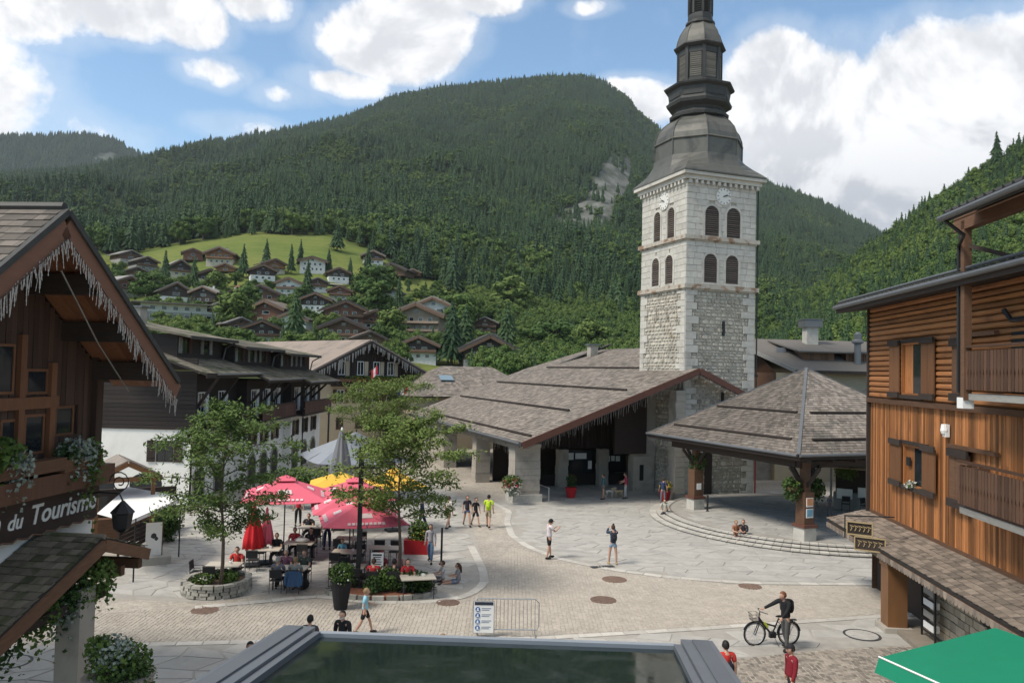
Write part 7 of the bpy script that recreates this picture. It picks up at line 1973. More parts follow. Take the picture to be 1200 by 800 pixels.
def backpack(label, pr, col, sc=1.0, low=0.0):
    t, J, up = pr; M = Matrix.Translation(t.location) @ Matrix.Rotation(t.rotation_euler.z, 4, 'Z')
    p = M @ up(0, .20, .28 - low); b = thing('backpack', label, 'backpack', p, t.rotation_euler.z)
    m = MB(); m.smooth = True; vs, fs = ICO[2]
    sg_ = lambda q, e: math.copysign(abs(q) ** e, q)
    m.add([(sg_(v[0], .6) * .15 * sc, sg_(v[1], .6) * .085 * sc, sg_(v[2], .6) * .22 * sc) for v in vs], fs); m.build('bag', cloth(col), b)
    m = MB(); m.smooth = True; m.add([(sg_(v[0], .6) * .11 * sc, .09 * sc + sg_(v[1], .6) * .03 * sc, -.06 * sc + sg_(v[2], .6) * .10 * sc) for v in vs], fs); m.build('pocket', cloth(col), b)
    for sd in (1, -1):
        m = MB(); m.tube([(sd * .1 * sc, -.05, .19 * sc), (sd * .11 * sc, -.16 * sc, .215 * sc), (sd * .12 * sc, -.31 * sc, .12 * sc), (sd * .12 * sc, -.26 * sc, -.1 * sc), (sd * .11 * sc, -.05, -.17 * sc)], .018, 4); m.build('strap', cloth(col), b)
    return b
g0 = lambda px, py, z=0.018: G(px, py, z)
FACE_CAM, AWAY, RIGHT, LEFT = 0.0, math.pi, math.pi / 2, -math.pi / 2
NAVY, BLK, WHT, KHAKI, DENIM, RED_, GREY_ = (.02, .03, .075), (.014, .014, .016), (.66, .65, .63), (.30, .25, .17), (.12, .19, .29), (.42, .022, .03), (.25, .25, .26)
WALKERS = 'people walking in the square'
person('man in white T-shirt, black shorts and black cap looking at his phone', g0(643, 654), RIGHT + .35, 1.76, (.62, .56, .57), BLK, 'black', cap=BLK, legs='short', pose='stand', la=(38, 5, 85, 10), ra=(40, 5, 85, 15), ll=(12, 4, 6), rl=(-8, 4, 6), head=(0, 18), shoes=BLK)
pr = person('woman in dark jacket and denim shorts with hair bun, holding up a camera', g0(718, 661), AWAY + .1, 1.70, (.025, .045, .075), (.22, .32, .42), 'brown', bun=True, sleeves='long', legs='mini', la=(75, 12, 70, 30), ra=(70, 12, 75, 30), ll=(4, 0, 7), rl=(-4, 0, 7), female=True, shoes=(.40, .27, .12))
backpack('dark backpack worn by the woman in denim shorts', pr, (.018, .022, .03), .85)
pr = person('man in lime yellow shirt, khaki shorts and black cap walking away', g0(572, 618), AWAY - .15, 1.76, (.46, .62, .03), KHAKI, 'black', cap=BLK, legs='short', pose='walk', shoes=BLK)
backpack('lime yellow backpack worn by the man in khaki shorts', pr, (.42, .60, .03), .8)
person('slim person in dark top and denim shorts beside the lime-shirted man', g0(547, 616), FACE_CAM + .3, 1.66, (.03, .026, .035), (.07, .09, .16), 'brown', long_hair=True, legs='mini', pose='walk', female=True)
person('teenager all in black next to the lime-shirted man', g0(557, 616), FACE_CAM + .5, 1.52, BLK, (.02, .02, .025), 'black', legs='short', pose='walk', child=True)
person('person in white shirt and khaki shorts half behind tree leaves', g0(525, 619), AWAY - .5, 1.72, (.60, .57, .52), (.26, .18, .11), 'brown', legs='short', pose='walk')
person('woman in pale grey top and blue jeans walking beside the red planter', g0(504, 659), FACE_CAM - .1, 1.68, (.36, .34, .36), (.10, .17, .27), 'brown', long_hair=True, sleeves='long', pose='walk', female=True)
person('person in dark blue jacket behind the second terrace tree', g0(494, 622), RIGHT, 1.72, (.02, .03, .10), NAVY, 'black', sleeves='long', pose='walk')
person('fair-haired boy in light blue T-shirt and black shorts walking along the street', g0(427, 742), RIGHT + .15, 1.42, (.26, .50, .60), BLK, 'fair', legs='short', pose='walk', la=(18, 6, 60, 10), ra=(-10, 6, 30, 0), child=True)
person('man in black jacket with white face mask near the glass roof', g0(400, 788), FACE_CAM - .25, 1.72, BLK, NAVY, 'black', sleeves='long', pose='walk', mask=WHT)
person('small child with red hair beside the man in white mask', g0(420, 786), FACE_CAM + .4, .95, (.45, .12, .14), (.10, .12, .2), 'red', child=True)
person('dark-haired person just behind the glass roof frame', g0(361, 796), AWAY, 1.68, (.05, .05, .06), NAVY, 'black')
pr = person('man in black top with blue face mask left of the glass roof', g0(290, 832), FACE_CAM + .35, 1.70, (.015, .015, .02), NAVY, 'black', sleeves='long', pose='walk', head=(10, 12), mask=(.07, .13, .30))
person('person with light brown hair passing behind the glass roof', g0(516, 812), RIGHT, 1.50, (.3, .2, .15), NAVY, 'fair')
pr = person('man in red T-shirt walking away with a black bag strap', g0(850, 832), AWAY + .15, 1.74, (.50, .035, .03), NAVY, 'black', pose='walk')
backpack('dark bag slung low on the back of the red-shirted man', pr, (.015, .012, .02), .8, .12)
person('man in dark red jacket and black cap walking left', g0(927, 836), LEFT + .2, 1.74, (.19, .012, .022), BLK, 'black', cap=(.02, .018, .02), sleeves='long', pose='walk')
person('woman in teal jacket and shorts standing by two dogs', g0(707, 585), LEFT, 1.66, (.05, .13, .15), (.10, .10, .13), 'brown', sleeves='long', legs='mini', female=True)
person('person in pink-red top and pale trousers holding a dog by hall', g0(733, 584), LEFT - .2, 1.70, (.36, .045, .09), (.38, .37, .38), 'brown', la=(25, 8, 40, 0), ra=(30, 8, 45, 0))
ST_Z = .37
pr = person('person with pale top sitting on the shelter steps with green backpack', G(779, 604, .15), FACE_CAM - .4, 1.68, (.40, .36, .30), (.05, .05, .06), 'black', pose='step', legs='long')
backpack('large green backpack on the person seated on shelter steps', pr, (.03, .17, .15), 1.15)
person('person in dark blue shirt standing by flower pots at hall corner', G(777, 590, .02), AWAY, 1.66, (.03, .05, .13), (.16, .16, .18), 'brown')
person('person in orange-brown top sitting on the lowest shelter step', G(862, 631, .12), FACE_CAM + .25, 1.62, (.27, .12, .07), (.10, .07, .06), 'fair', pose='step', legs='short', female=True)
person('person in black jacket sitting on the lowest shelter step', G(871, 631, .12), FACE_CAM - .5, 1.68, (.02, .02, .025), (.13, .09, .07), 'red', pose='step', sleeves='long')
person('boy in white shirt sitting on the paving by the thin bollard', g0(519, 680), LEFT + .3, 1.45, (.52, .50, .48), (.16, .15, .15), 'brown', pose='ground', child=True)
person('girl with long brown hair in denim sitting on the paving with legs stretched', g0(537, 683), LEFT + .15, 1.45, (.26, .25, .26), (.15, .20, .28), 'brown', long_hair=True, pose='ground', ll=(86, 6, 6), rl=(88, 4, 6), legs='short', female=True, child=True)
person('child in grey standing in the shade under the shelter', G(972, 604, .39), FACE_CAM, 1.15, (.14, .13, .15), (.16, .15, .15), 'fair', child=True)

# ---------------------------------------------------------------- the cyclist and the bicycle
BK = thing('bicycle', 'black electric bicycle with front basket pushed across the square', 'bicycle', g0(905, 755), R(8))
TY = cloth((.012, .012, .013)); wr_ = .345
def wheel(x):
    m = MB(); n = 30
    m.tube([(x + wr_ * math.cos(2 * math.pi * k / n), 0, wr_ + wr_ * math.sin(2 * math.pi * k / n)) for k in range(n + 1)], .024, 6, False); w_ = m.build('wheel', TY, BK)
    m = MB(); m.tube([(x + (wr_ - .04) * math.cos(2 * math.pi * k / n), 0, wr_ + (wr_ - .04) * math.sin(2 * math.pi * k / n)) for k in range(n + 1)], .012, 4, False); m.build('rim', METAL, w_)
    m = MB()
    for k in range(16): a = 2 * math.pi * k / 16; m.tube([(x, .03 * (-1) ** k, wr_), (x + (wr_ - .04) * math.cos(a), 0, wr_ + (wr_ - .04) * math.sin(a))], .0035, 3)
    m.build('spokes', METAL, w_)
    m = MB(); m.tube([(x, -.06, wr_), (x, .06, wr_)], .03, 8); m.build('hub', METAL, w_)
wheel(-.58); wheel(.54)
fr = MB()
for a, b, r_ in (((-.44, 0, .82), (-.02, 0, .30), .034), ((-.02, 0, .30), (.20, 0, .80), .022), ((-.42, 0, .72), (.10, 0, .56), .026), ((-.02, 0, .30), (.54, .05, .345), .014), ((-.02, 0, .30), (.54, -.05, .345), .014), ((.16, 0, .72), (.54, .05, .345), .012), ((.16, 0, .72), (.54, -.05, .345), .012), ((-.45, 0, .86), (-.41, 0, .68), .028)): fr.tube([a, b], r_, 6)
fr.build('frame', BLACK, BK)
m = MB(); m.tube([(-.43, .0, .72), (-.48, .05, .6), (-.58, .055, .345)], .016, 5); m.tube([(-.43, 0, .72), (-.48, -.05, .6), (-.58, -.055, .345)], .016, 5); m.build('fork', BLACK, BK)
m = MB(); m.tube([(-.45, 0, .86), (-.42, 0, 1.02)], .016, 5); m.tube([(-.30, .30, 1.04), (-.38, .22, 1.05), (-.42, 0, 1.03), (-.38, -.22, 1.05), (-.30, -.30, 1.04)], .013, 5); m.build('handlebar', BLACK, BK)
m = MB(); vs, fs = ICO[2]; m.smooth = True; m.add([(.22 + v[0] * .13, v[1] * (.07 if v[0] > 0 else .045), .87 + v[2] * .035) for v in vs], fs); m.build('saddle', TY, BK)
m = MB(); m.tube([(.20, 0, .78), (.21, 0, .86)], .014, 5); m.build('seat_post', METAL, BK)
m = MB(); m.box((.0, 0, .31), (.20, .12, .17)); m.build('motor', BLACK, BK)
m = MB(); m.box((-.22, 0, .62), (.07, .06, .20), Matrix.Rotation(R(-38), 3, 'Y')); m.build('bottle', mat('yellow_green', (.42, .45, .05), .5), BK)
m = MB(); m.tube([(-.04, .09, .30), (.10, .09, .2)], .012, 4); m.box((.11, .13, .19), (.09, .09, .02)); m.tube([(-.0, -.09, .30), (-.12, -.09, .40)], .012, 4); m.box((-.13, -.13, .40), (.09, .09, .02)); m.build('cranks', BLACK, BK)
m = MB(); m.tube([(.04, -.05, .25), (.12, -.2, .01)], .010, 4); m.build('kickstand', BLACK, BK)
m = MB(); WB = 9
for z, e in ((.78, .8), (.88, .9), (.98, 1.0)):
    m.tube([(-.60 - .13 * e, -.16 * e, z), (-.60 + .13 * e, -.16 * e, z), (-.60 + .13 * e, .16 * e, z), (-.60 - .13 * e, .16 * e, z), (-.60 - .13 * e, -.16 * e, z)], .006, 4)
for k in range(7):
    y = -.15 + k * .05; m.tube([(-.73, y, .99), (-.705, y * .8, .77), (-.495, y * .8, .77), (-.47, y, .99)], .005, 3)
m.build('basket', BLACK, BK)
m = MB(); n = 16
m.tube([(.54 + .385 * math.cos(R(10) + R(170) * k / n), 0, .345 + .385 * math.sin(R(10) + R(170) * k / n)) for k in range(n + 1)], .018, 5); m.tube([(-.58 + .385 * math.cos(R(20) + R(140) * k / n), 0, .345 + .385 * math.sin(R(20) + R(140) * k / n)) for k in range(n + 1)], .016, 5); m.build('mudguards', BLACK, BK)
m = MB(); m.beam((.25, 0, .76), (.78, 0, .76), .13, .02); m.tube([(.72, .06, .75), (.54, .07, .36)], .008, 4); m.tube([(.72, -.06, .75), (.54, -.07, .36)], .008, 4); m.build('rack', BLACK, BK)
bl = Matrix.Translation(BK.location) @ Matrix.Rotation(R(8), 4, 'Z')
pr = person('man in black top and sunglasses pushing an electric bicycle', bl @ Vector((.22, -.42, 0)), LEFT + .62, 1.78, BLK, (.085, .083, .08), 'red', sleeves='long', pose='walk', ll=(12, 8, 3), rl=(-10, 12, 3), la=(40, 0, 18, 10), ra=(66, 28, 6, -12), lean=8, head=(-18, 6))
backpack('black backpack worn by the man with the bicycle', pr, (.014, .014, .016), 1.0)

# ---------------------------------------------------------------- two dogs
def dog(label, px, py, rz, col, h=.52):
    t = thing('dog', label, 'dog', G(px, py, .02), rz); s = h / .55
    V = lambda x, y, z: Vector((x, y, z)) * s
    nd = [(V(.0, 0, .47), (.095 * s, .11 * s)), (V(-.20, 0, .46), (.11 * s, .125 * s)), (V(-.34, 0, .55), (.075 * s, .08 * s)), (V(-.44, 0, .68), (.07 * s, .072 * s)), (V(-.54, 0, .67), (.042 * s, .042 * s)), (V(-.60, 0, .655), (.032 * s, .03 * s)),
          (V(.22, 0, .48), (.085 * s, .09 * s)), (V(.34, 0, .50), (.03 * s, .03 * s)), (V(.46, 0, .60), (.028 * s, .028 * s)), (V(.54, 0, .70), (.018 * s, .018 * s))]
    ed = [(0, 1), (1, 2), (2, 3), (3, 4), (4, 5), (0, 6), (6, 7), (7, 8), (8, 9)]
    for y in (.075, -.075):
        i = len(nd); nd += [(V(-.22, y, .36), (.055 * s, .05 * s)), (V(-.20, y, .20), (.032 * s, .032 * s)), (V(-.22, y, .035), (.026 * s, .026 * s)), (V(-.27, y, .02), (.026 * s, .018 * s))]; ed += [(1, i), (i, i + 1), (i + 1, i + 2), (i + 2, i + 3)]
        i = len(nd); nd += [(V(.22, y, .38), (.065 * s, .06 * s)), (V(.15, y, .26), (.042 * s, .04 * s)), (V(.29, y, .16), (.026 * s, .026 * s)), (V(.27, y, .035), (.024 * s, .024 * s)), (V(.22, y, .02), (.026 * s, .018 * s))]; ed += [(6, i), (i, i + 1), (i + 1, i + 2), (i + 2, i + 3), (i + 3, i + 4)]
    def post(mb):
        for y in (.055, -.055): mb.add([V(-.43, y, .75), V(-.40, y * 1.5, .735), V(-.45, y * 1.6, .63)], [(0, 1, 2), (2, 1, 0)])
    skin_graph(nd, ed, 'body', col, t, post)
    m = MB(); m.ico(V(-.635, 0, .66), .018 * s, 0, 1); m.build('nose', BLACK, t)
    m = MB(); m.tube([V(-.36, .085 * math.cos(a), .56 + .085 * math.sin(a)) for a in [k * math.pi / 5 for k in range(11)]], .012, 4); m.build('collar', cloth((.3, .03, .03)), t)
dog('white dog with grey patches standing by the woman in teal', 714, 583, R(200), mat('white_fur', (.46, .44, .40), .9, .4, 5))
dog('tan dog standing beside the person in pink-red top', 725, 583, R(10), mat('tan_fur', (.40, .31, .19), .9, .3, 5))
# ================================================================ terrace furniture
ALU = mat('chair_metal', (.055, .055, .058), .45, .15, 6, metal=.4)
WEAVE = mat('chair_weave', (.028, .027, .027), .8, .3, 40)
TOP = mat('table_top', (.50, .45, .37), .5, .12, 2)
def chair_proto():
    t = thing('terrace_chair', 'dark metal terrace chair', 'chair')
    m = MB(); m.box((0, 0, .45), (.44, .42, .03)); m.build('seat', WEAVE, t)
    m = MB(); m.box((0, .215, .70), (.42, .025, .30), Matrix.Rotation(R(-8), 3, 'X')); m.build('backrest', WEAVE, t)
    for x in (-.22, .22):
        m = MB(); m.tube([(x, -.2, 0), (x, -.2, .44)], .013, 5); m.build('leg', ALU, t)
        m = MB(); m.tube([(x, .21, 0), (x, .19, .45), (x, .235, .87)], .013, 5); m.build('leg', ALU, t)
        m = MB(); m.tube([(x, -.2, .44), (x, -.18, .64), (x, .2, .64)], .012, 5); m.build('armrest', ALU, t)
    m = MB(); m.tube([(-.22, .235, .87), (.22, .235, .87)], .013, 5); m.build('top_rail', ALU, t)
    return t
def table_proto():
    t = thing('terrace_table', 'terrace table', 'table')
    m = MB(); m.box((0, 0, .735), (1.25, .75, .035)); m.build('table_top', TOP, t)
    for x in (-.55, .55):
        for y in (-.3, .3): m = MB(); m.tube([(x, y, 0), (x, y, .72)], .018, 5); m.build('leg', ALU, t)
    m = MB(); m.box((.2, .05, .80), (.09, .09, .09)); m.build('menu_stand', WHITE, t)
    return t
CH, TB = chair_proto(), table_proto(); used = [False, False]
def put_chair(p, rz, label):
    if not used[0]: used[0] = True; CH.location = p; CH.rotation_euler = (0, 0, rz); tag(CH, label, 'chair', 'chairs on the cafe terrace'); return CH
    return dup(CH, p, rz, label, 'chairs on the cafe terrace')
def put_table(p, rz, label):
    if not used[1]: used[1] = True; TB.location = p; TB.rotation_euler = (0, 0, rz); tag(TB, label, 'table', 'tables on the cafe terrace'); return TB
    return dup(TB, p, rz, label, 'tables on the cafe terrace')
ZT = .022
def seat(p, rz, label, **kw):
    q = Vector(p) + rotz(rz) @ Vector((0, -.02, 0)); return person(label, (q.x, q.y, ZT), rz, pose='sit', group='people sitting on the terrace', **kw)
# tables: pixel of the table's foot, turn, name in the labels, seats: (local x, local y, facing, sitter or None)
S_ = lambda x, side, who=None: (x, side, who)
def near(n): return n
TABLES = [
 (262, 684, .05, 'pale table before the first terrace tree', [(-1.0, 0, R(90), None, 'empty chair at the left end'), (.3, .62, 0, dict(label='man in bright red shirt sitting behind first tree', top=(.46, .035, .03), hair='black'), None), (-.3, -.62, AWAY, None, 'empty chair on near side')]),
 (340, 688, .0, 'front table at which grey-haired people sit', [(-.32, -.62, AWAY, dict(label='white-haired man in grey shirt sitting with his back to the square', top=(.15, .16, .19), hair='grey'), None), (.32, -.62, AWAY, dict(label='fair-haired person leaning on a chair hung with blue jacket', top=(.22, .25, .24), hair='fair'), None), (-.35, .62, 0, dict(label='grey-haired man in purple shirt facing the square', top=(.17, .07, .11), hair='grey'), None), (.35, .62, 0, dict(label='person in dark green top facing the square', top=(.05, .07, .06), hair='brown'), None)]),
 (310, 664, .1, 'second-row table beside the closed red parasols', [(-.35, -.62, AWAY, None, 'empty chair near side'), (.35, .62, 0, dict(label='person in black sitting behind the closed red parasols', top=BLK, hair='brown', female=True), None), (-.35, .62, 0, None, 'empty far chair')]),
 (350, 656, .0, 'table with a white cloth bag on it', [(-.35, .62, 0, dict(label='person in red vest sitting under the left pink parasol', top=(.42, .04, .05), hair='black'), None), (.35, -.62, AWAY, None, 'empty near chair'), (.35, .62, 0, dict(label='person in dark top sitting under left pink parasol edge', top=(.04, .035, .04), hair='black'), None)]),
 (408, 686, .0, 'front table left of the black lamp post', [(-.35, -.62, AWAY, None, 'empty chair left of lamp post'), (.35, -.62, AWAY, None, 'empty chair right beside lamp post'), (-.35, .62, 0, None, 'empty far chair')]),
 (407, 667, .0, 'second table behind the lamp post', [(-.35, -.62, AWAY, None, 'empty near chair'), (-.35, .62, 0, dict(label='small child in light blue sitting behind the lamp post', top=(.12, .32, .42), hair='fair', h=1.35, child=True), None), (.35, .62, 0, None, 'empty far chair')]),
 (452, 690, .0, 'front table behind the flower bed', [(-.38, -.62, AWAY, dict(label='man in red T-shirt sitting with back to the menu board', top=(.45, .03, .035), hair='brown'), None), (.38, -.62, AWAY, dict(label='man in black shirt sitting with back to the flower bed', top=(.02, .02, .025), hair='black'), None), (-.3, .62, 0, dict(label='person in red cap under the front pink parasol', top=(.20, .03, .04), hair='brown', cap=(.4, .03, .04)), None), (.4, .62, 0, dict(label='person in pale pink top under the front pink parasol', top=(.42, .25, .24), hair='brown', female=True), None)]),
 (410, 650, .0, 'rear table under the back pink parasol', [(-.35, -.62, AWAY, None, 'empty near chair'), (.35, .62, 0, None, 'empty far chair')]),
 (450, 662, .0, 'rear table under the front pink parasol', [(.35, .62, 0, None, 'empty far chair'), (-.35, .62, 0, None, 'empty second far chair')]),
 (366, 636, .0, 'rear table near the waiter', [(-.35, .62, 0, dict(label='man in black T-shirt sitting alone near the waiter', top=(.025, .025, .03), hair='brown'), None), (.35, -.62, AWAY, None, 'empty near chair')]),
 (489, 700, .25, 'small wooden table by the red chair and hedge', [(-.3, .62, 0, dict(label='person in red top sitting at the hedge end table', top=(.42, .03, .035), hair='black'), None)]),
]
for (px, py, rz, nm, ch) in TABLES:
    p = G(px, py, ZT); put_table(p, rz, nm)
    for (x, y, f, who, lab) in ch:
        q = p + rotz(rz) @ Vector((x, y, 0)); 
        if who: put_chair(q, rz + f, 'dark chair under the ' + who['label'].split(' sitting')[0].split(' facing')[0].split(' leaning')[0]); w_ = dict(who); lb = w_.pop('label'); seat(q, rz + f, lb, **w_)
        else: put_chair(q, rz + f, 'dark ' + lab + ' of ' + nm if 'of' not in lab else 'dark ' + lab)
p = G(349, 616, ZT); person('waiter in red and white standing under the left pink parasol', p, FACE_CAM + .3, 1.72, (.42, .03, .04), BLK, 'fair')
p = G(383, 644, ZT); person('person in purple-blue shirt standing between the pink parasols', p, AWAY + .4, 1.72, (.12, .09, .19), NAVY, 'brown', lean=14)
p = G(341, 690, 0.5); j = thing('blue_jacket', 'blue jacket hung over the back of a terrace chair', 'jacket', G(346, 696, ZT) + Vector((0, 0, .0)), AWAY)
gj = random.Random(3); m = MB(); n = 8
fr_, bk = [], []
for i in range(n + 1):
    x = -.24 + .48 * i / n; w_ = .02 * math.sin(i * 2.1); fr_.append([(x, .30 + w_, .90), (x * 1.05, .31 + w_, .62), (x * 1.12, .34 + w_ * 1.6, .36)]); bk.append([(x, .26, .90), (x, .27, .62), (x, .29, .36)])
for i in range(n):
    for k in range(2): m.add([fr_[i][k], fr_[i + 1][k], fr_[i + 1][k + 1], fr_[i][k + 1], bk[i][k], bk[i + 1][k], bk[i + 1][k + 1], bk[i][k + 1]], [(0, 1, 2, 3), (7, 6, 5, 4), (0, 4, 5, 1), (3, 2, 6, 7), (0, 3, 7, 4), (1, 5, 6, 2)])
m.build('cloth', cloth((.035, .075, .15)), j)
m = MB(); m.tube([(-.24, .29, .86), (-.30, .32, .6), (-.28, .34, .42)], [.06, .05, .045], 6); m.tube([(.24, .29, .86), (.30, .32, .6), (.28, .34, .42)], [.06, .05, .045], 6); m.build('sleeves', cloth((.035, .075, .15)), j)
bg2 = thing('black_bag', 'black bag standing on the ground beside the blue jacket', 'bag', G(357, 690, ZT)); m = MB(); m.smooth = True; vs, fs = ICO[2]; m.add([(v[0] * .17, v[1] * .12, .2 + v[2] * .2) for v in vs], fs); m.build('bag', cloth(BLK), bg2); m = MB(); m.tube([(-.08, 0, .36), (-.05, 0, .5), (.05, 0, .5), (.08, 0, .36)], .012, 4); m.build('handle', cloth(BLK), bg2)
cbag = thing('white_bag', 'white cloth bag lying on a terrace table', 'bag', G(350, 656, ZT) + Vector((.1, 0, .76))); m = MB(); m.smooth = True; m.add([(v[0] * .3 * (1 + .2 * math.sin(v[1] * 5)), v[1] * .2, .1 + v[2] * .11) for v in vs], fs); m.build('bag', cloth((.6, .58, .54)), cbag); m = MB(); m.tube([(-.15, 0, .18), (0, 0, .3), (.15, 0, .18)], .015, 4); m.build('handle', cloth((.6, .58, .54)), cbag)

# ---------------------------------------------------------------- parasols
def fabric(name, c): return mat(name, c, .75, .10, 1.5, bump=.5, bscale=3)
PK = fabric('pink_canvas', (.62, .115, .165)); YL = fabric('yellow_canvas', (.68, .40, .055)); RDc = fabric('red_canvas', (.55, .018, .025)); GRc = fabric('grey_canvas', (.17, .175, .19)); LGR = fabric('pale_grey_canvas', (.25, .27, .305))
def parasol(label, px_c, Y, half, hem, apex, mt, rz=.0, vent=True, marks=0, group='open parasols on the terrace', post=ALU):
    c = P(px_c, 560, Y); t = thing('parasol', label, 'parasol', (c.x, c.y, ZT), rz, group)
    m = MB(); m.tube([(0, 0, .06), (0, 0, apex - .05)], .028, 8); m.build('pole', post, t)
    m = MB(); m.box((0, 0, .05), (.7, .7, .1), taper=(.9, .9)); m.build('base', BLACK, t)
    cs_ = [Vector((-half, -half, hem)), Vector((half, -half, hem)), Vector((half, half, hem)), Vector((-half, half, hem))]; A_ = Vector((0, 0, apex))
    for k in range(4):
        a, b = cs_[k], cs_[(k + 1) % 4]; m = MB(); m.smooth = True; n = 6; top = .14 if vent else .0
        gr = []
        for i in range(n + 1):
            u = i / n; row = []
            for q in range(n + 1):
                v = q / n; e = a.lerp(b, v); p = e.lerp(A_, u * (1 - top)); sag = .045 * half * (1 - abs(2 * v - 1) ** 2) * (1 - u) ** 3
                row.append(p - Vector((0, 0, sag)))
            gr.append(row)
        vs_ = [p for row in gr for p in row]
        m.add(vs_ + [p - Vector((0, 0, .012)) for p in vs_], [(i * (n + 1) + q, i * (n + 1) + q + 1, (i + 1) * (n + 1) + q + 1, (i + 1) * (n + 1) + q) for i in range(n) for q in range(n)] + [tuple(len(vs_) + z for z in ((i + 1) * (n + 1) + q, (i + 1) * (n + 1) + q + 1, i * (n + 1) + q + 1, i * (n + 1) + q)) for i in range(n) for q in range(n)])
        pn = m.build('canopy_panel', mt, t)
        if marks:                                  # white print on the canopy: a badge and a line of lettering along the hem
            nn = (b - a).cross(A_ - a).normalized(); dx = (b - a).normalized()
            f = (a + b) / 2; up_ = (A_ - f)
            for (u, sz, wd) in ((.40, .16, .34),):
                p = f + up_ * u + nn * .0 - Vector((0, 0, .0)); L = [p - dx * half * wd * .5 - up_.normalized() * sz, p + dx * half * wd * .5 - up_.normalized() * sz, p + dx * half * wd * .45 + up_.normalized() * sz, p - dx * half * wd * .45 + up_.normalized() * sz]
                m = MB(); m.hexa([q - nn * .01 for q in L], [q + nn * .008 for q in L]); m.build('printed_badge', mat('print_white', (.62, .50, .50), .8), pn)
            for z in range(9):
                p = f + up_ * .07 + dx * (z - 4) * half * .10 - Vector((0, 0, .02)) + nn * .012; m = MB(); m.hexa([p - dx * .055 - nn * .03, p + dx * .055 - nn * .03, p + dx * .055 + up_.normalized() * .15 - nn * .03, p - dx * .055 + up_.normalized() * .15 - nn * .03], [p - dx * .055, p + dx * .055, p + dx * .055 + up_.normalized() * .15, p - dx * .055 + up_.normalized() * .15]); m.build('hem_lettering', mat('print_white', (.62, .50, .50), .8), pn)
    if vent:
        m = MB(); q = [A_.lerp(c_, .24) + Vector((0, 0, .10)) for c_ in cs_]; m.add(q + [A_ + Vector((0, 0, .13))] + [p - Vector((0, 0, .015)) for p in q] + [A_ + Vector((0, 0, .10))], [(0, 1, 4), (1, 2, 4), (2, 3, 4), (3, 0, 4), (6, 5, 9), (7, 6, 9), (8, 7, 9), (5, 8, 9)]); m.build('vent_cap', mt, t)
    for c_ in cs_ + [(cs_[k] + cs_[(k + 1) % 4]) / 2 for k in range(4)]:
        m = MB(); m.tube([A_ - Vector((0, 0, .12)), c_ - Vector((0, 0, .05))], .014, 4); m.build('rib', ALU, t)
    m = MB(); m.lathe((0, 0, apex), [(.05, -.02), (.05, .14), (.02, .2)], 8); m.build('finial', post, t)
    return t
parasol('pink parasol on the left, behind the first tree', 335, 35.0, 1.8, 2.55, 3.35, PK, .25, marks=1)
parasol('rearmost of the three overlapping pink parasols', 416, 36.4, 1.65, 2.42, 3.15, PK, .3, marks=1)
parasol('middle one of the three overlapping pink parasols', 412, 33.6, 1.6, 2.36, 3.05, PK, .28, marks=1)
parasol('front pink parasol nearest the second tree and lamp post', 426, 31.4, 1.62, 2.32, 3.0, PK, .3, marks=1)
parasol('plain yellow parasol left of the lamp post top', 398, 40.5, 1.5, 2.3, 2.95, YL, .2, vent=False)
parasol('yellow parasol mostly behind the second tree', 462, 40.5, 1.4, 2.32, 3.1, YL, .5, vent=True)
TN = parasol('large pale grey pavilion tent behind the yellow parasols', 416, 51, 3.0, 2.5, 4.15, LGR, .45, vent=False, group='')
TN['category'] = 'tent'; TN['label'] = 'large pale grey square canopy tent behind the yellow parasols'; TN.name = 'canopy_tent'
def closed(label, px, py, Y, z0, z1, r, mt, wisp=8):
    c = G(px, py, ZT) if Y is None else P(px, 560, Y); t = thing('closed_parasol', label, 'parasol', (c.x, c.y, ZT), 0.3, 'folded parasols')
    m = MB(); m.tube([(0, 0, .05), (0, 0, z1)], .03, 6); m.build('pole', ALU, t)
    m = MB(); m.box((0, 0, .05), (.6, .6, .1)); m.build('base', BLACK, t)
    m = MB(); m.smooth = True; n = wisp * 4; prof = [(1.0, z0), (.95, z0 + (z1 - z0) * .2), (.62, z0 + (z1 - z0) * .6), (.15, z1)]
    vs_ = []
    for f, z in prof:
        for k in range(n): a = 2 * math.pi * k / n; rr = r * f * (1 + .22 * math.cos(wisp * a) ); vs_.append((rr * math.cos(a), rr * math.sin(a), z - (.14 * r if z == z0 and k % 4 == 0 else 0)))
    m.add(vs_, [(i * n + k, i * n + (k + 1) % n, (i + 1) * n + (k + 1) % n, (i + 1) * n + k) for i in range(3) for k in range(n)] + [tuple(range(n))[::-1]]); m.build('folded_canopy', mt, t)
    m = MB(); m.lathe((0, 0, z1 - .05), [(.05, 0), (.06, .15), (.02, .25)], 8); m.build('cap', WHITE if mt is GRc else mt, t)
closed('tall folded grey parasol in front of the pale grey tent', 399, 0, 44, 1.35, 4.75, .62, GRc)
closed('folded bright red parasol behind the seated man in red', 296, 663, None, .75, 2.45, .36, RDc)
closed('second folded red parasol right of the brighter one', 311, 660, None, .85, 2.15, .26, PK)

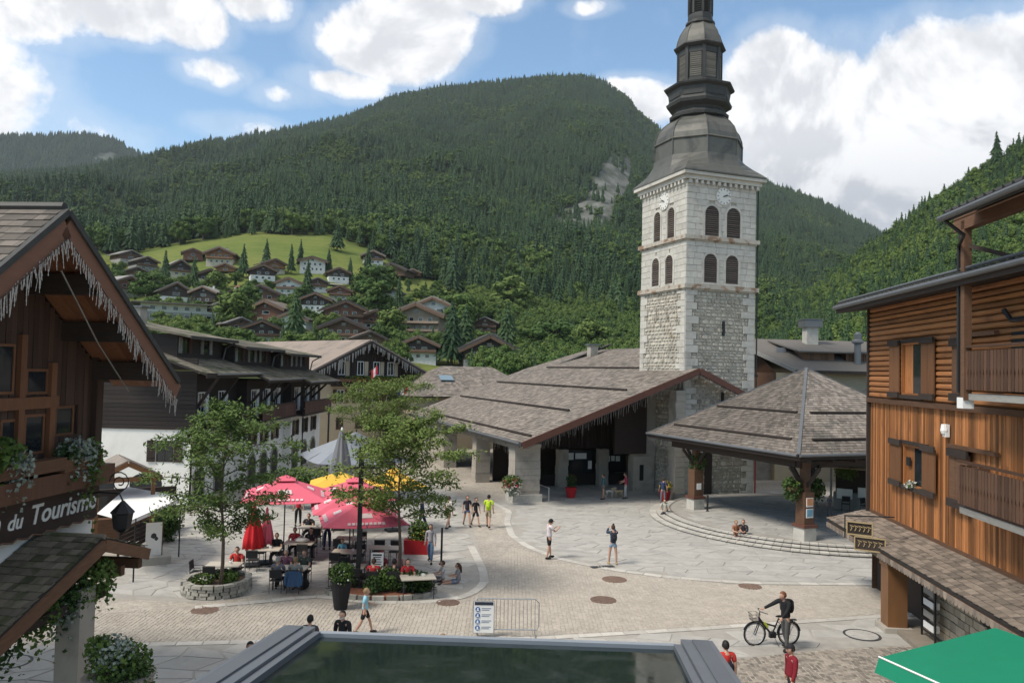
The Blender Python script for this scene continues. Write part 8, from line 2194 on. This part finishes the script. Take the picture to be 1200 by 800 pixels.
# ---------------------------------------------------------------- lamp post, poles, menu board, planters
lpz = G(419, 692, 0); LP_ = thing('lamp_post', 'tall black square lamp post in front of the pink parasols', 'lamp post', (lpz.x, lpz.y, 0.01), .2)
m = MB(); m.box((0, 0, 2.3), (.17, .17, 4.5)); m.build('post', BLACK, LP_); m = MB(); m.box((0, 0, .1), (.34, .34, .2)); m.build('foot', BLACK, LP_)
m = MB(); m.box((0, 0, 4.95), (.20, .20, .75)); m.build('lamp_head', BLACK, LP_); m = MB(); m.beam((-.55, 0, 4.55), (.7, 0, 4.55), .07, .07); m.build('cross_arm', BLACK, LP_)
for px, py, h, lab in ((517, 661, 1.55, 'thin black bollard beside the seated boy'), (829, 599, .95, 'short black bollard on the shelter floor')):
    p = G(px, py, .37 if px > 800 else .02); t = thing('bollard', lab, 'bollard', p); m = MB(); m.tube([(0, 0, 0), (0, 0, h)], .06 if px > 800 else .045, 8); m.build('post', BLACK, t); m = MB(); m.lathe((0, 0, 0), [(.10, 0), (.10, .04), (.06, .06)], 10); m.build('foot', BLACK, t)
p = P(383, 560, 60); t = thing('pole', 'thin dark pole left of the folded grey parasol', 'pole', (p.x, p.y, 0)); m = MB(); m.tube([(0, 0, 0), (0, 0, 5.2)], .07, 6); m.build('shaft', BLACK, t); m = MB(); m.lathe((0, 0, 5.2), [(.1, 0), (.12, .15), (.03, .25)], 8); m.build('cap', BLACK, t)
mbp = G(441, 690, ZT); t = thing('menu_board', 'white menu board on a stand beside the lamp post', 'menu board', mbp, .05)
m = MB(); m.box((0, 0, 1.05), (.46, .04, .62)); b = m.build('board', WHITE, t); m = MB(); m.tube([(0, .03, 0), (0, .03, .8)], .02, 5); m.box((0, .03, .02), (.4, .4, .03)); m.build('stand', BLACK, t)
for k in range(6):
    m = MB(); m.box((0, -.024, 1.28 - k * .085), (.34 - (k % 3) * .05, .006, .03 if k else .06)); m.build('menu_line', ALU, b)
# dry-stone planter round the first tree
DRY = mat('dry_stone', (.30, .285, .25), .95, .3, 4, rnd=.28, bump=.5)
SOIL = mat('soil', (.075, .050, .035), 1, .4, 5, bump=.5); MULCH = mat('red_mulch', (.21, .085, .05), 1, .4, 8, bump=.5)
p0 = G(254, 692, 0); pl = thing('stone_planter', 'low dry-stone planter around the first terrace tree', 'planter', (p0.x, p0.y, .01), .06)
m = MB(); m.lathe((0, 0, 0), [(1.0, .02), (1.0, .38)], 24); m.build('soil', SOIL, pl)
gd = random.Random(9)
for r_ in range(4):
    a = gd.uniform(0, .3)
    while a < 2 * math.pi - .05:
        da = gd.uniform(.16, .36); rr = 1.12 + gd.uniform(-.03, .03); L = da * rr
        m = MB(); m.box((0, 0, 0), (.22, L - .02, .115 + gd.uniform(-.02, .01)), taper=(.92, .94)); link('stone', m.mesh('stone', DRY), pl, (rr * math.cos(a + da / 2), rr * math.sin(a + da / 2), .07 + r_ * .118), (gd.uniform(-.05, .05), 0, a + da / 2)); a += da
plants('planter_flowers', 'low green plants with white blooms in the dry-stone planter', 'plants', (p0.x, p0.y, .42), [((-.35, -.45, .12), (.45, .35, .2), 420, .10, 0, 0), ((.55, -.3, .14), (.35, .4, .22), 320, .10, 0, 0), ((0, .4, .1), (.7, .35, .18), 260, .10, 2, 0), ((-.35, -.55, .22), (.4, .3, .1), 26, .09, 4, 0)])
# flower bed and hedge by the lamp post
pb = G(447, 694, 0); bed = thing('flower_bed', 'reddish mulched flower bed at the foot of the lamp post', 'flower bed', (pb.x, pb.y, .012), .05)
m = MB(); m.lathe((0, 0, 0), [(1.0, .0), (.98, .10), (.85, .14)], 28, Matrix.Diagonal((1.9, 1.0, 1))); m.build('mulch', MULCH, bed)
for k in range(24):
    a = 2 * math.pi * k / 24; m = MB(); m.box((0, 0, 0), (.42, .16, .18)); link('edging_stone', m.mesh('edging_stone', DRY), bed, (1.95 * math.cos(a), 1.05 * math.sin(a), .07), (0, 0, math.atan2(1.05 * math.cos(a), -1.95 * math.sin(a))))
ph = G(470, 696, 0); plants('hedge', 'bushy green hedge beside the flower bed and terrace tables', 'hedge', (ph.x, ph.y, .1), [((-.55, 0, .45), (.75, .5, .48), 1500, .10, 0, 0), ((.55, -.05, .38), (.7, .5, .42), 1400, .10, 2, 0), ((0, 0, .3), (1.1, .5, .3), 700, .10, 2, 0)])
plants('shrub', 'small dark shrub between the lamp post and the menu board', 'shrub', G(436, 697, .1), [((0, 0, .35), (.35, .35, .36), 420, .09, 2, 0)])
plants('shrub', 'light green shrub at the left end of the flower bed', 'shrub', G(408, 690, .02), [((0, 0, .5), (.5, .45, .45), 600, .09, 0, 0), ((.1, -.1, .6), (.4, .4, .3), 60, .08, 4, 0)])
def urn(t):
    m = MB(); m.lathe((0, 0, -.95), [(.22, 0), (.24, .1), (.34, .8), (.38, .95), (.33, .95)], 16); m.build('vase', cloth((.016, .016, .018)), t)
q = G(399, 713, .01); plants('potted_shrub', 'round shrub with white flowers in a tall black vase', 'potted plant', q + Vector((0, 0, .95)), [((0, 0, .28), (.42, .42, .38), 1100, .085, 2, .1), ((0, -.1, .3), (.45, .42, .36), 500, .08, 0, .1), ((0, -.2, .2), (.42, .35, .36), 50, .06, 4, 0)], urn)
RB = mat('red_planter', (.42, .02, .025), .5, .08, 3)
def redbox(L, d, h):
    def f(t):
        m = MB(); m.box((0, 0, -h / 2), (L, d, h), taper=(1.06, 1.06)); m.build('planter_box', RB, t)
    return f
q = G(490, 648, .02); plants('red_planter', 'red planter box with tall green plants at the terrace end', 'planter', q + Vector((0, 0, .62)), [((0, 0, .4), (.5, .35, .5), 700, .11, 0, 0), ((0, 0, .2), (.55, .4, .25), 260, .1, 0, .1), ((0, -.2, .3), (.5, .3, .3), 30, .08, 5, 0)], redbox(1.2, .55, .62))
def redpot(t):
    m = MB(); m.lathe((0, 0, -.68), [(.26, 0), (.38, .62), (.40, .68), (.35, .68)], 18); m.build('pot', RB, t)
q = G(669, 583, .02); plants('red_pot', 'round red pot with plant before the market hall shop', 'potted plant', q + Vector((0, 0, .7)), [((0, 0, .45), (.4, .4, .45), 420, .11, 2, 0), ((0, 0, .5), (.35, .35, .4), 40, .09, 3, 0)], redpot)
q = G(779, 587, .02); plants('red_pot', 'red pot with orange flowers at the masonry end of hall', 'potted plant', q + Vector((0, 0, .7)), [((0, 0, .3), (.5, .45, .32), 420, .11, 0, 0), ((0, -.1, .4), (.45, .4, .3), 110, .10, 5, 0)], redpot)
def hb(t):
    m = MB(); m.lathe((0, 0, -.45), [(.05, 0), (.32, .3), (.36, .45)], 14); m.build('basket', WOODMID, t)
q = P(600, 566, 49.2); plants('hanging_basket', 'hanging basket with red and cream flowers on the hall pillar', 'hanging basket', q, [((0, 0, .15), (.65, .5, .4), 600, .13, 0, .3), ((0, -.2, .1), (.6, .4, .35), 90, .11, 3, .2), ((.2, -.25, -.1), (.45, .35, .4), 90, .11, 4, .3), ((0, -.1, -.3), (.4, .3, .5), 240, .12, 1, .3)], hb)
q = P(566, 508, 60); plants('hanging_basket', 'dark hanging basket under the hall side eave', 'hanging basket', q, [((0, 0, 0), (.6, .6, .8), 420, .15, 2, .4)], hb)
for px, py, Y, lab, sz in ((818, 540, 47.2, 'dark hanging greenery on the left shelter post', .75), (928, 570, 38.9, 'hanging fern basket left of near shelter post', .7), (955, 572, 40.2, 'hanging fern basket right of near shelter post', .75)):
    plants('hanging_plant', lab, 'hanging plant', P(px, py, Y), [((0, 0, .0), (sz * .7, sz * .7, sz * .75), 600, .13, 2, .25), ((0, 0, .15), (sz * .6, sz * .6, sz * .5), 300, .13, 0, .3)], hb)
def bigpot(t):
    m = MB(); m.lathe((0, 0, -1.1), [(.55, 0), (.62, 1.0), (.68, 1.1)], 18); m.build('pot', PLASTER_G, t)
plants('street_planter', 'large planter of silver and green plants beside the porch pillar', 'planter', P(140, 790, 15.6), [((0, 0, .25), (.62, .6, .42), 1000, .085, 0, .1), ((-.1, -.1, .5), (.45, .45, .30), 700, .075, 1, .1), ((.3, -.2, .1), (.5, .4, .4), 500, .085, 2, .1), ((-.3, -.2, .55), (.3, .3, .3), 300, .09, 0, 0)], bigpot)
plants('shrub', 'dark shrub beside the white awning seats', 'shrub', G(196, 634, .01), [((0, 0, .7), (.6, .6, .75), 900, .11, 2, 0), ((.2, 0, .9), (.6, .5, .5), 400, .11, 0, 0)])
plants('shrub', 'leafy bush behind the pink parasols by the arcade', 'shrub', P(345, 552, 46), [((0, 0, -.4), (2.0, .8, .7), 1100, .15, 0, 0), ((.5, 0, -1.0), (1.8, .8, .8), 900, .15, 2, 0)])
# information panel on its stone foot
pi = G(176, 660, .01); t = thing('information_panel', 'white information panel on a low stone plinth', 'sign', pi, R(30))
m = MB(); m.box((0, .1, .16), (1.5, 1.0, .32)); m.build('plinth', DRY, t); m = MB(); m.box((.1, 0, 1.0), (.62, .06, 1.35)); b = m.build('panel', WHITE, t); m = MB(); m.box((.42, .03, 1.0), (.05, .12, 1.4)); m.build('frame', WOODMID, t)
m = MB(); m.ico((.1, -.03, 1.15), .13, .3, 1, (1, .12, 1)); m.ico((.2, -.03, 1.02), .08, .3, 1, (1, .12, 1)); m.build('emblem', ALU, b)
# cafe front in the shade behind the shelter
cf = thing('cafe_counter', 'cafe front with white counter, menu panels and beige awning behind shelter', 'cafe', (21.6, 47.0, 0), R(-28))
m = MB(); m.box2((-2.2, 2.2, 0), (5, 2.4, 3.6)); m.build('back_wall', WOODDARK, cf)
m = MB(); m.slab([(-2.4, -.6, 3.0), (5, -.6, 3.0), (5, 2.2, 3.6), (-2.4, 2.2, 3.6)], .05, (0, 0, 1)); m.build('awning', mat('beige_canvas', (.42, .32, .21), .8, .1), cf)
m = MB(); m.box2((-2.2, .8, .38), (5, 1.3, 1.35)); m.build('counter', CW['grey'], cf)
for k in range(4):
    m = MB(); m.box2((-2.0 + k * 1.2, .72, 1.0 + (k % 2) * .15), (-1.1 + k * 1.2, .78, 1.6 + (k % 2) * .15)); m.build('panel', WHITE, cf)
for x in (-2.2, 0.2, 2.6): m = MB(); m.box2((x - .06, -.5, .37), (x + .06, -.38, 3.0)); m.build('post', GREYWOOD, cf)
for k in range(3):
    p = Matrix.Translation(cf.location) @ Matrix.Rotation(R(-28), 4, 'Z') @ Vector((-1.4 + k * 1.1, -.2, .39)); c = dup(CH, p, R(-28) + k, ['pale', 'left', 'middle'][k] + ' chair', 'chairs at the cafe behind the shelter')
    c['label'] = ('leftmost chair in front of the cafe counter under shelter', 'middle chair in front of the cafe counter under shelter', 'third chair in front of the cafe counter, nearest orange house')[k]
plants('potted_shrub', 'bright green shrub standing on the cafe counter', 'potted plant', P(992, 552, 47.5), [((0, 0, 0), (.7, .6, .5), 500, .13, 0, .1)])
# handrail by the hall pillar
hr_ = thing('handrail', 'grey metal handrail on two posts beside the hall pillar', 'handrail', G(627, 583, .01), 0)
a = Vector((0, 0, 0)); b = G(643, 589, .01) - G(627, 583, .01)
for k, q in enumerate((a, b)): m = MB(); m.tube([q, q + Vector((0, 0, .95))], .035, 6); m.build('post', METAL, hr_)
m = MB(); m.tube([a + Vector((0, 0, .95)), b + Vector((0, 0, .95))], .035, 6); m.build('rail', METAL, hr_)

# ---------------------------------------------------------------- crowd barrier with its notice
pA, pB = G(554, 745, .01), G(631, 746, .01); bar = thing('crowd_barrier', 'galvanised crowd barrier standing alone on the cobbles', 'barrier', pA, math.atan2(pB.y - pA.y, pB.x - pA.x)); L = (pB - pA).length
m = MB(); m.tube([(.05, 0, .22), (0, 0, .35), (0, 0, 1.05), (.12, 0, 1.17), (L - .12, 0, 1.17), (L, 0, 1.05), (L, 0, .35), (L - .05, 0, .22), (.05, 0, .22)], .02, 6, False); m.build('frame', METAL, bar)
for k in range(1, 17): m = MB(); x = L * k / 17; m.tube([(x, 0, .22), (x, 0, 1.16)], .008, 4); m.build('bar', METAL, bar)
for x in (.12, L - .12): m = MB(); m.tube([(x, -.3, 0), (x, 0, .1), (x, .3, 0)], .018, 5); m.tube([(x, 0, .1), (x, 0, .24)], .018, 5); m.build('foot', METAL, bar)
nb = thing('notice_board', 'white safety notice with blue pictograms fixed on the crowd barrier', 'notice', tuple(pA + Vector((.33, -.06, .62))), bar.rotation_euler.z)
m = MB(); m.box((0, 0, 0), (.62, .03, .96)); m.build('board', WHITE, nb); m = MB(); m.box((0, -.018, .42), (.58, .01, .10)); m.build('header', cloth((.03, .035, .05)), nb)
BLU = mat('pictogram_blue', (.02, .10, .32), .6)
for k in range(4):
    m = MB(); m.lathe((-.19, -.017, .24 - k * .19), [(.075, 0), (.075, .012)], 18, Matrix.Rotation(R(90), 3, 'X')); pc_ = m.build('pictogram', BLU, nb)
    m = MB(); m.box((-.19, -.033, .24 - k * .19 + .01), (.05, .006, .07)); m.box((-.19, -.033, .24 - k * .19 - .035), (.085, .006, .02)); m.build('symbol', WHITE, pc_)
    for q in range(2): m = MB(); m.box((.08 - q * .03, -.018, .27 - k * .19 - q * .05), (.30 - q * .06, .006, .016)); m.build('text_line', cloth((.10, .14, .22)), nb)
m = MB(); m.box((0, -.0, 0), (.66, .02, 1.0)); m.build('frame', METAL, nb)

# ---------------------------------------------------------------- glass roof below the camera
gl = thing('glass_canopy', 'grey framed glass roof sloping away below the viewpoint', 'glass roof', (0, 0, 0), 0)
Lf, Rf = P(372, 746, 5.3), P(793, 761, 5.3)
dn = Vector((math.sin(ST), math.cos(ST), -.094)); Lb, Rb = Lf - dn * 3.2, Rf - dn * 3.2
def glassmat():
    m = bpy.data.materials.new('roof_glass'); m.use_nodes = True; t = NT(m.node_tree); b = t.n['Principled BSDF']
    pos = t.new('ShaderNodeTexCoord').outputs['Object']
    d = t.ramp(t.noise(pos, 2.2, 6, .65, .5), .45, .75); d2 = t.ramp(t.noise(pos, 30, 3, .6), .55, .8)
    t.l.new(t.mix(t.math('MULTIPLY', t.math('ADD', d, d2), .4), (.010, .016, .015, 1), (.060, .068, .062, 1)), b.inputs['Base Color'])
    t.l.new(t.math('ADD', .04, t.math('MULTIPLY', d, .22)), b.inputs['Roughness']); b.inputs['Specular IOR Level'].default_value = .32
    return m
m = MB(); m.slab([Lb, Rb, Rf, Lf], .02, (0, 0, 1)); m.build('glass_pane', glassmat(), gl)
FRM = mat('grey_aluminium', (.155, .165, .18), .42, .08, 3, metal=.35)
sx = (Rf - Lf).normalized()
for a, b, s in ((Lb, Lf, -1), (Rb, Rf, 1)):
    o = sx * s
    m = MB(); m.beam(a + o * .14 + Vector((0, 0, .01)), b + o * .14 + dn * .06 + Vector((0, 0, .01)), .21, .09); m.build('side_rail', FRM, gl)
    m = MB(); m.beam(a + o * .005 + Vector((0, 0, .012)), b + o * .005 + Vector((0, 0, .012)), .05, .05); m.build('glazing_bar', FRM, gl)
    m = MB(); m.beam(a + o * .155 + Vector((0, 0, .06)), b + o * .155 + dn * .02 + Vector((0, 0, .06)), .10, .015); m.build('cap_strip', mat('cap_dark', (.10, .107, .117), .5, .1), gl)
m = MB(); m.beam(Lf + dn * .03 + Vector((0, 0, .005)), Rf + dn * .03 + Vector((0, 0, .005)), .05, .045); m.build('front_edge', mat('edge_pale', (.30, .32, .34), .4, .1, metal=.3), gl)
for a in (Lf + sx * .1, Rf - sx * .1): m = MB(); m.beam(Vector((a.x, a.y - .3, 0.01)), Vector((a.x, a.y - .3, a.z - .05)), .14, .14, (0, 1, 0)); m.build('support_post', FRM, gl)

# ---------------------------------------------------------------- airy young trees on the terrace
def airy_tree(label, px, py, h, crown, seed, leafn, lm, trunk_r=.075, base_z=.02):
    g_ = random.Random(seed); p = G(px, py, base_z); t = thing('young_tree', label, 'tree', p, 0)
    tr = MB(); lf = MB(); tr.smooth = True
    pts_ = [Vector((.06 * math.sin(z * 1.3), .04 * math.cos(z), z)) for z in [h * k / 8 for k in range(9)]]
    tr.tube(pts_, [trunk_r * (1 - .85 * k / 8) for k in range(9)], 8)
    br = MB()
    for i in range(crown['n']):
        u = crown['lo'] + (1 - crown['lo']) * (i + g_.random() * .6) / crown['n']; b = pts_[0].lerp(pts_[-1], u); b = Vector((.06 * math.sin(b.z * 1.3), .04 * math.cos(b.z), b.z))
        a = i * 2.4 + g_.uniform(-.4, .4); env = crown['r'] * math.sin(math.pi * min(1, (u - crown['lo'] + .12) / (1.14 - crown['lo']))) ** .75
        L = env * g_.uniform(.65, 1.12); d = Vector((math.cos(a), math.sin(a), 0)); tip = b + d * L + Vector((0, 0, L * g_.uniform(.10, .55)))
        mid = b.lerp(tip, .5) + Vector((0, 0, .10 * L)); br.tube([b, mid, tip], [.024, .016, .006], 5)
        nodes_ = []
        for k in range(5):
            q = b.lerp(mid, .5 + .1 * k) if k < 2 else mid.lerp(tip, (k - 1.5) / 2.5)
            sd = d.cross(Vector((0, 0, 1))) * g_.choice((-1, 1)); e = q + sd * L * g_.uniform(.12, .35) + d * L * .1 + Vector((0, 0, g_.uniform(-.12, .2)))
            br.tube([q, e], [.010, .004], 4); nodes_ += [q, e, q.lerp(e, .5)]
        nodes_ += [tip, tip, mid]
        for q in nodes_:
            for _ in range(leafn):
                c = q + Vector((g_.gauss(0, .15), g_.gauss(0, .15), g_.gauss(-.02, .10)))
                u_ = Vector((g_.gauss(0, 1), g_.gauss(0, 1), g_.gauss(-.35, .5))).normalized(); v_ = u_.cross(Vector((0, 0, 1)) + Vector((g_.gauss(0, .5), g_.gauss(0, .5), 0))).normalized(); s = g_.uniform(.08, .18)
                w_ = u_.cross(v_) * s * .12
                lf.add([c - u_ * s * .6, c + v_ * s * .26 + w_, c + u_ * s * .6, c - v_ * s * .26 + w_], [(0, 1, 2, 3)])
    tr.build('trunk', BARK, t); br.build('limbs', BARK, t); lf.build('foliage', lm, t)
    return t
AIRY1 = foliage_mat('airy_leaves', (.065, .115, .028), (.155, .215, .060), 2.0); AIRY2 = foliage_mat('yellowish_leaves', (.080, .128, .028), (.185, .230, .060), 2.0)
airy_tree('airy young tree growing from the dry-stone planter', 258, 686, 6.3, dict(n=34, lo=.26, r=2.5), 5, 20, AIRY1, base_z=.42)
airy_tree('airy young tree by the hedge in front of the grey tent', 466, 688, 6.1, dict(n=32, lo=.42, r=3.0), 12, 25, AIRY2)
airy_tree('slender tree behind the folded grey parasol', 444, 588, 7.2, dict(n=34, lo=.56, r=3.8), 19, 22, AIRY2)
flush()
# ---------------------------------------------------------------- air
hz = bpy.data.materials.new('haze'); hz.use_nodes = True; nt = hz.node_tree; nt.nodes.clear()
vo = nt.nodes.new('ShaderNodeVolumePrincipled'); vo.inputs['Color'].default_value = (.84, .91, 1.0, 1); vo.inputs['Density'].default_value = 0.00005; vo.inputs['Anisotropy'].default_value = .2
nt.links.new(vo.outputs[0], nt.nodes.new('ShaderNodeOutputMaterial').inputs['Volume'])
HB = ((-3350, -340, -1), (2250, 4250, 960))
m = MB(); m.box2(*HB); m.build('haze', hz, kind='stuff')
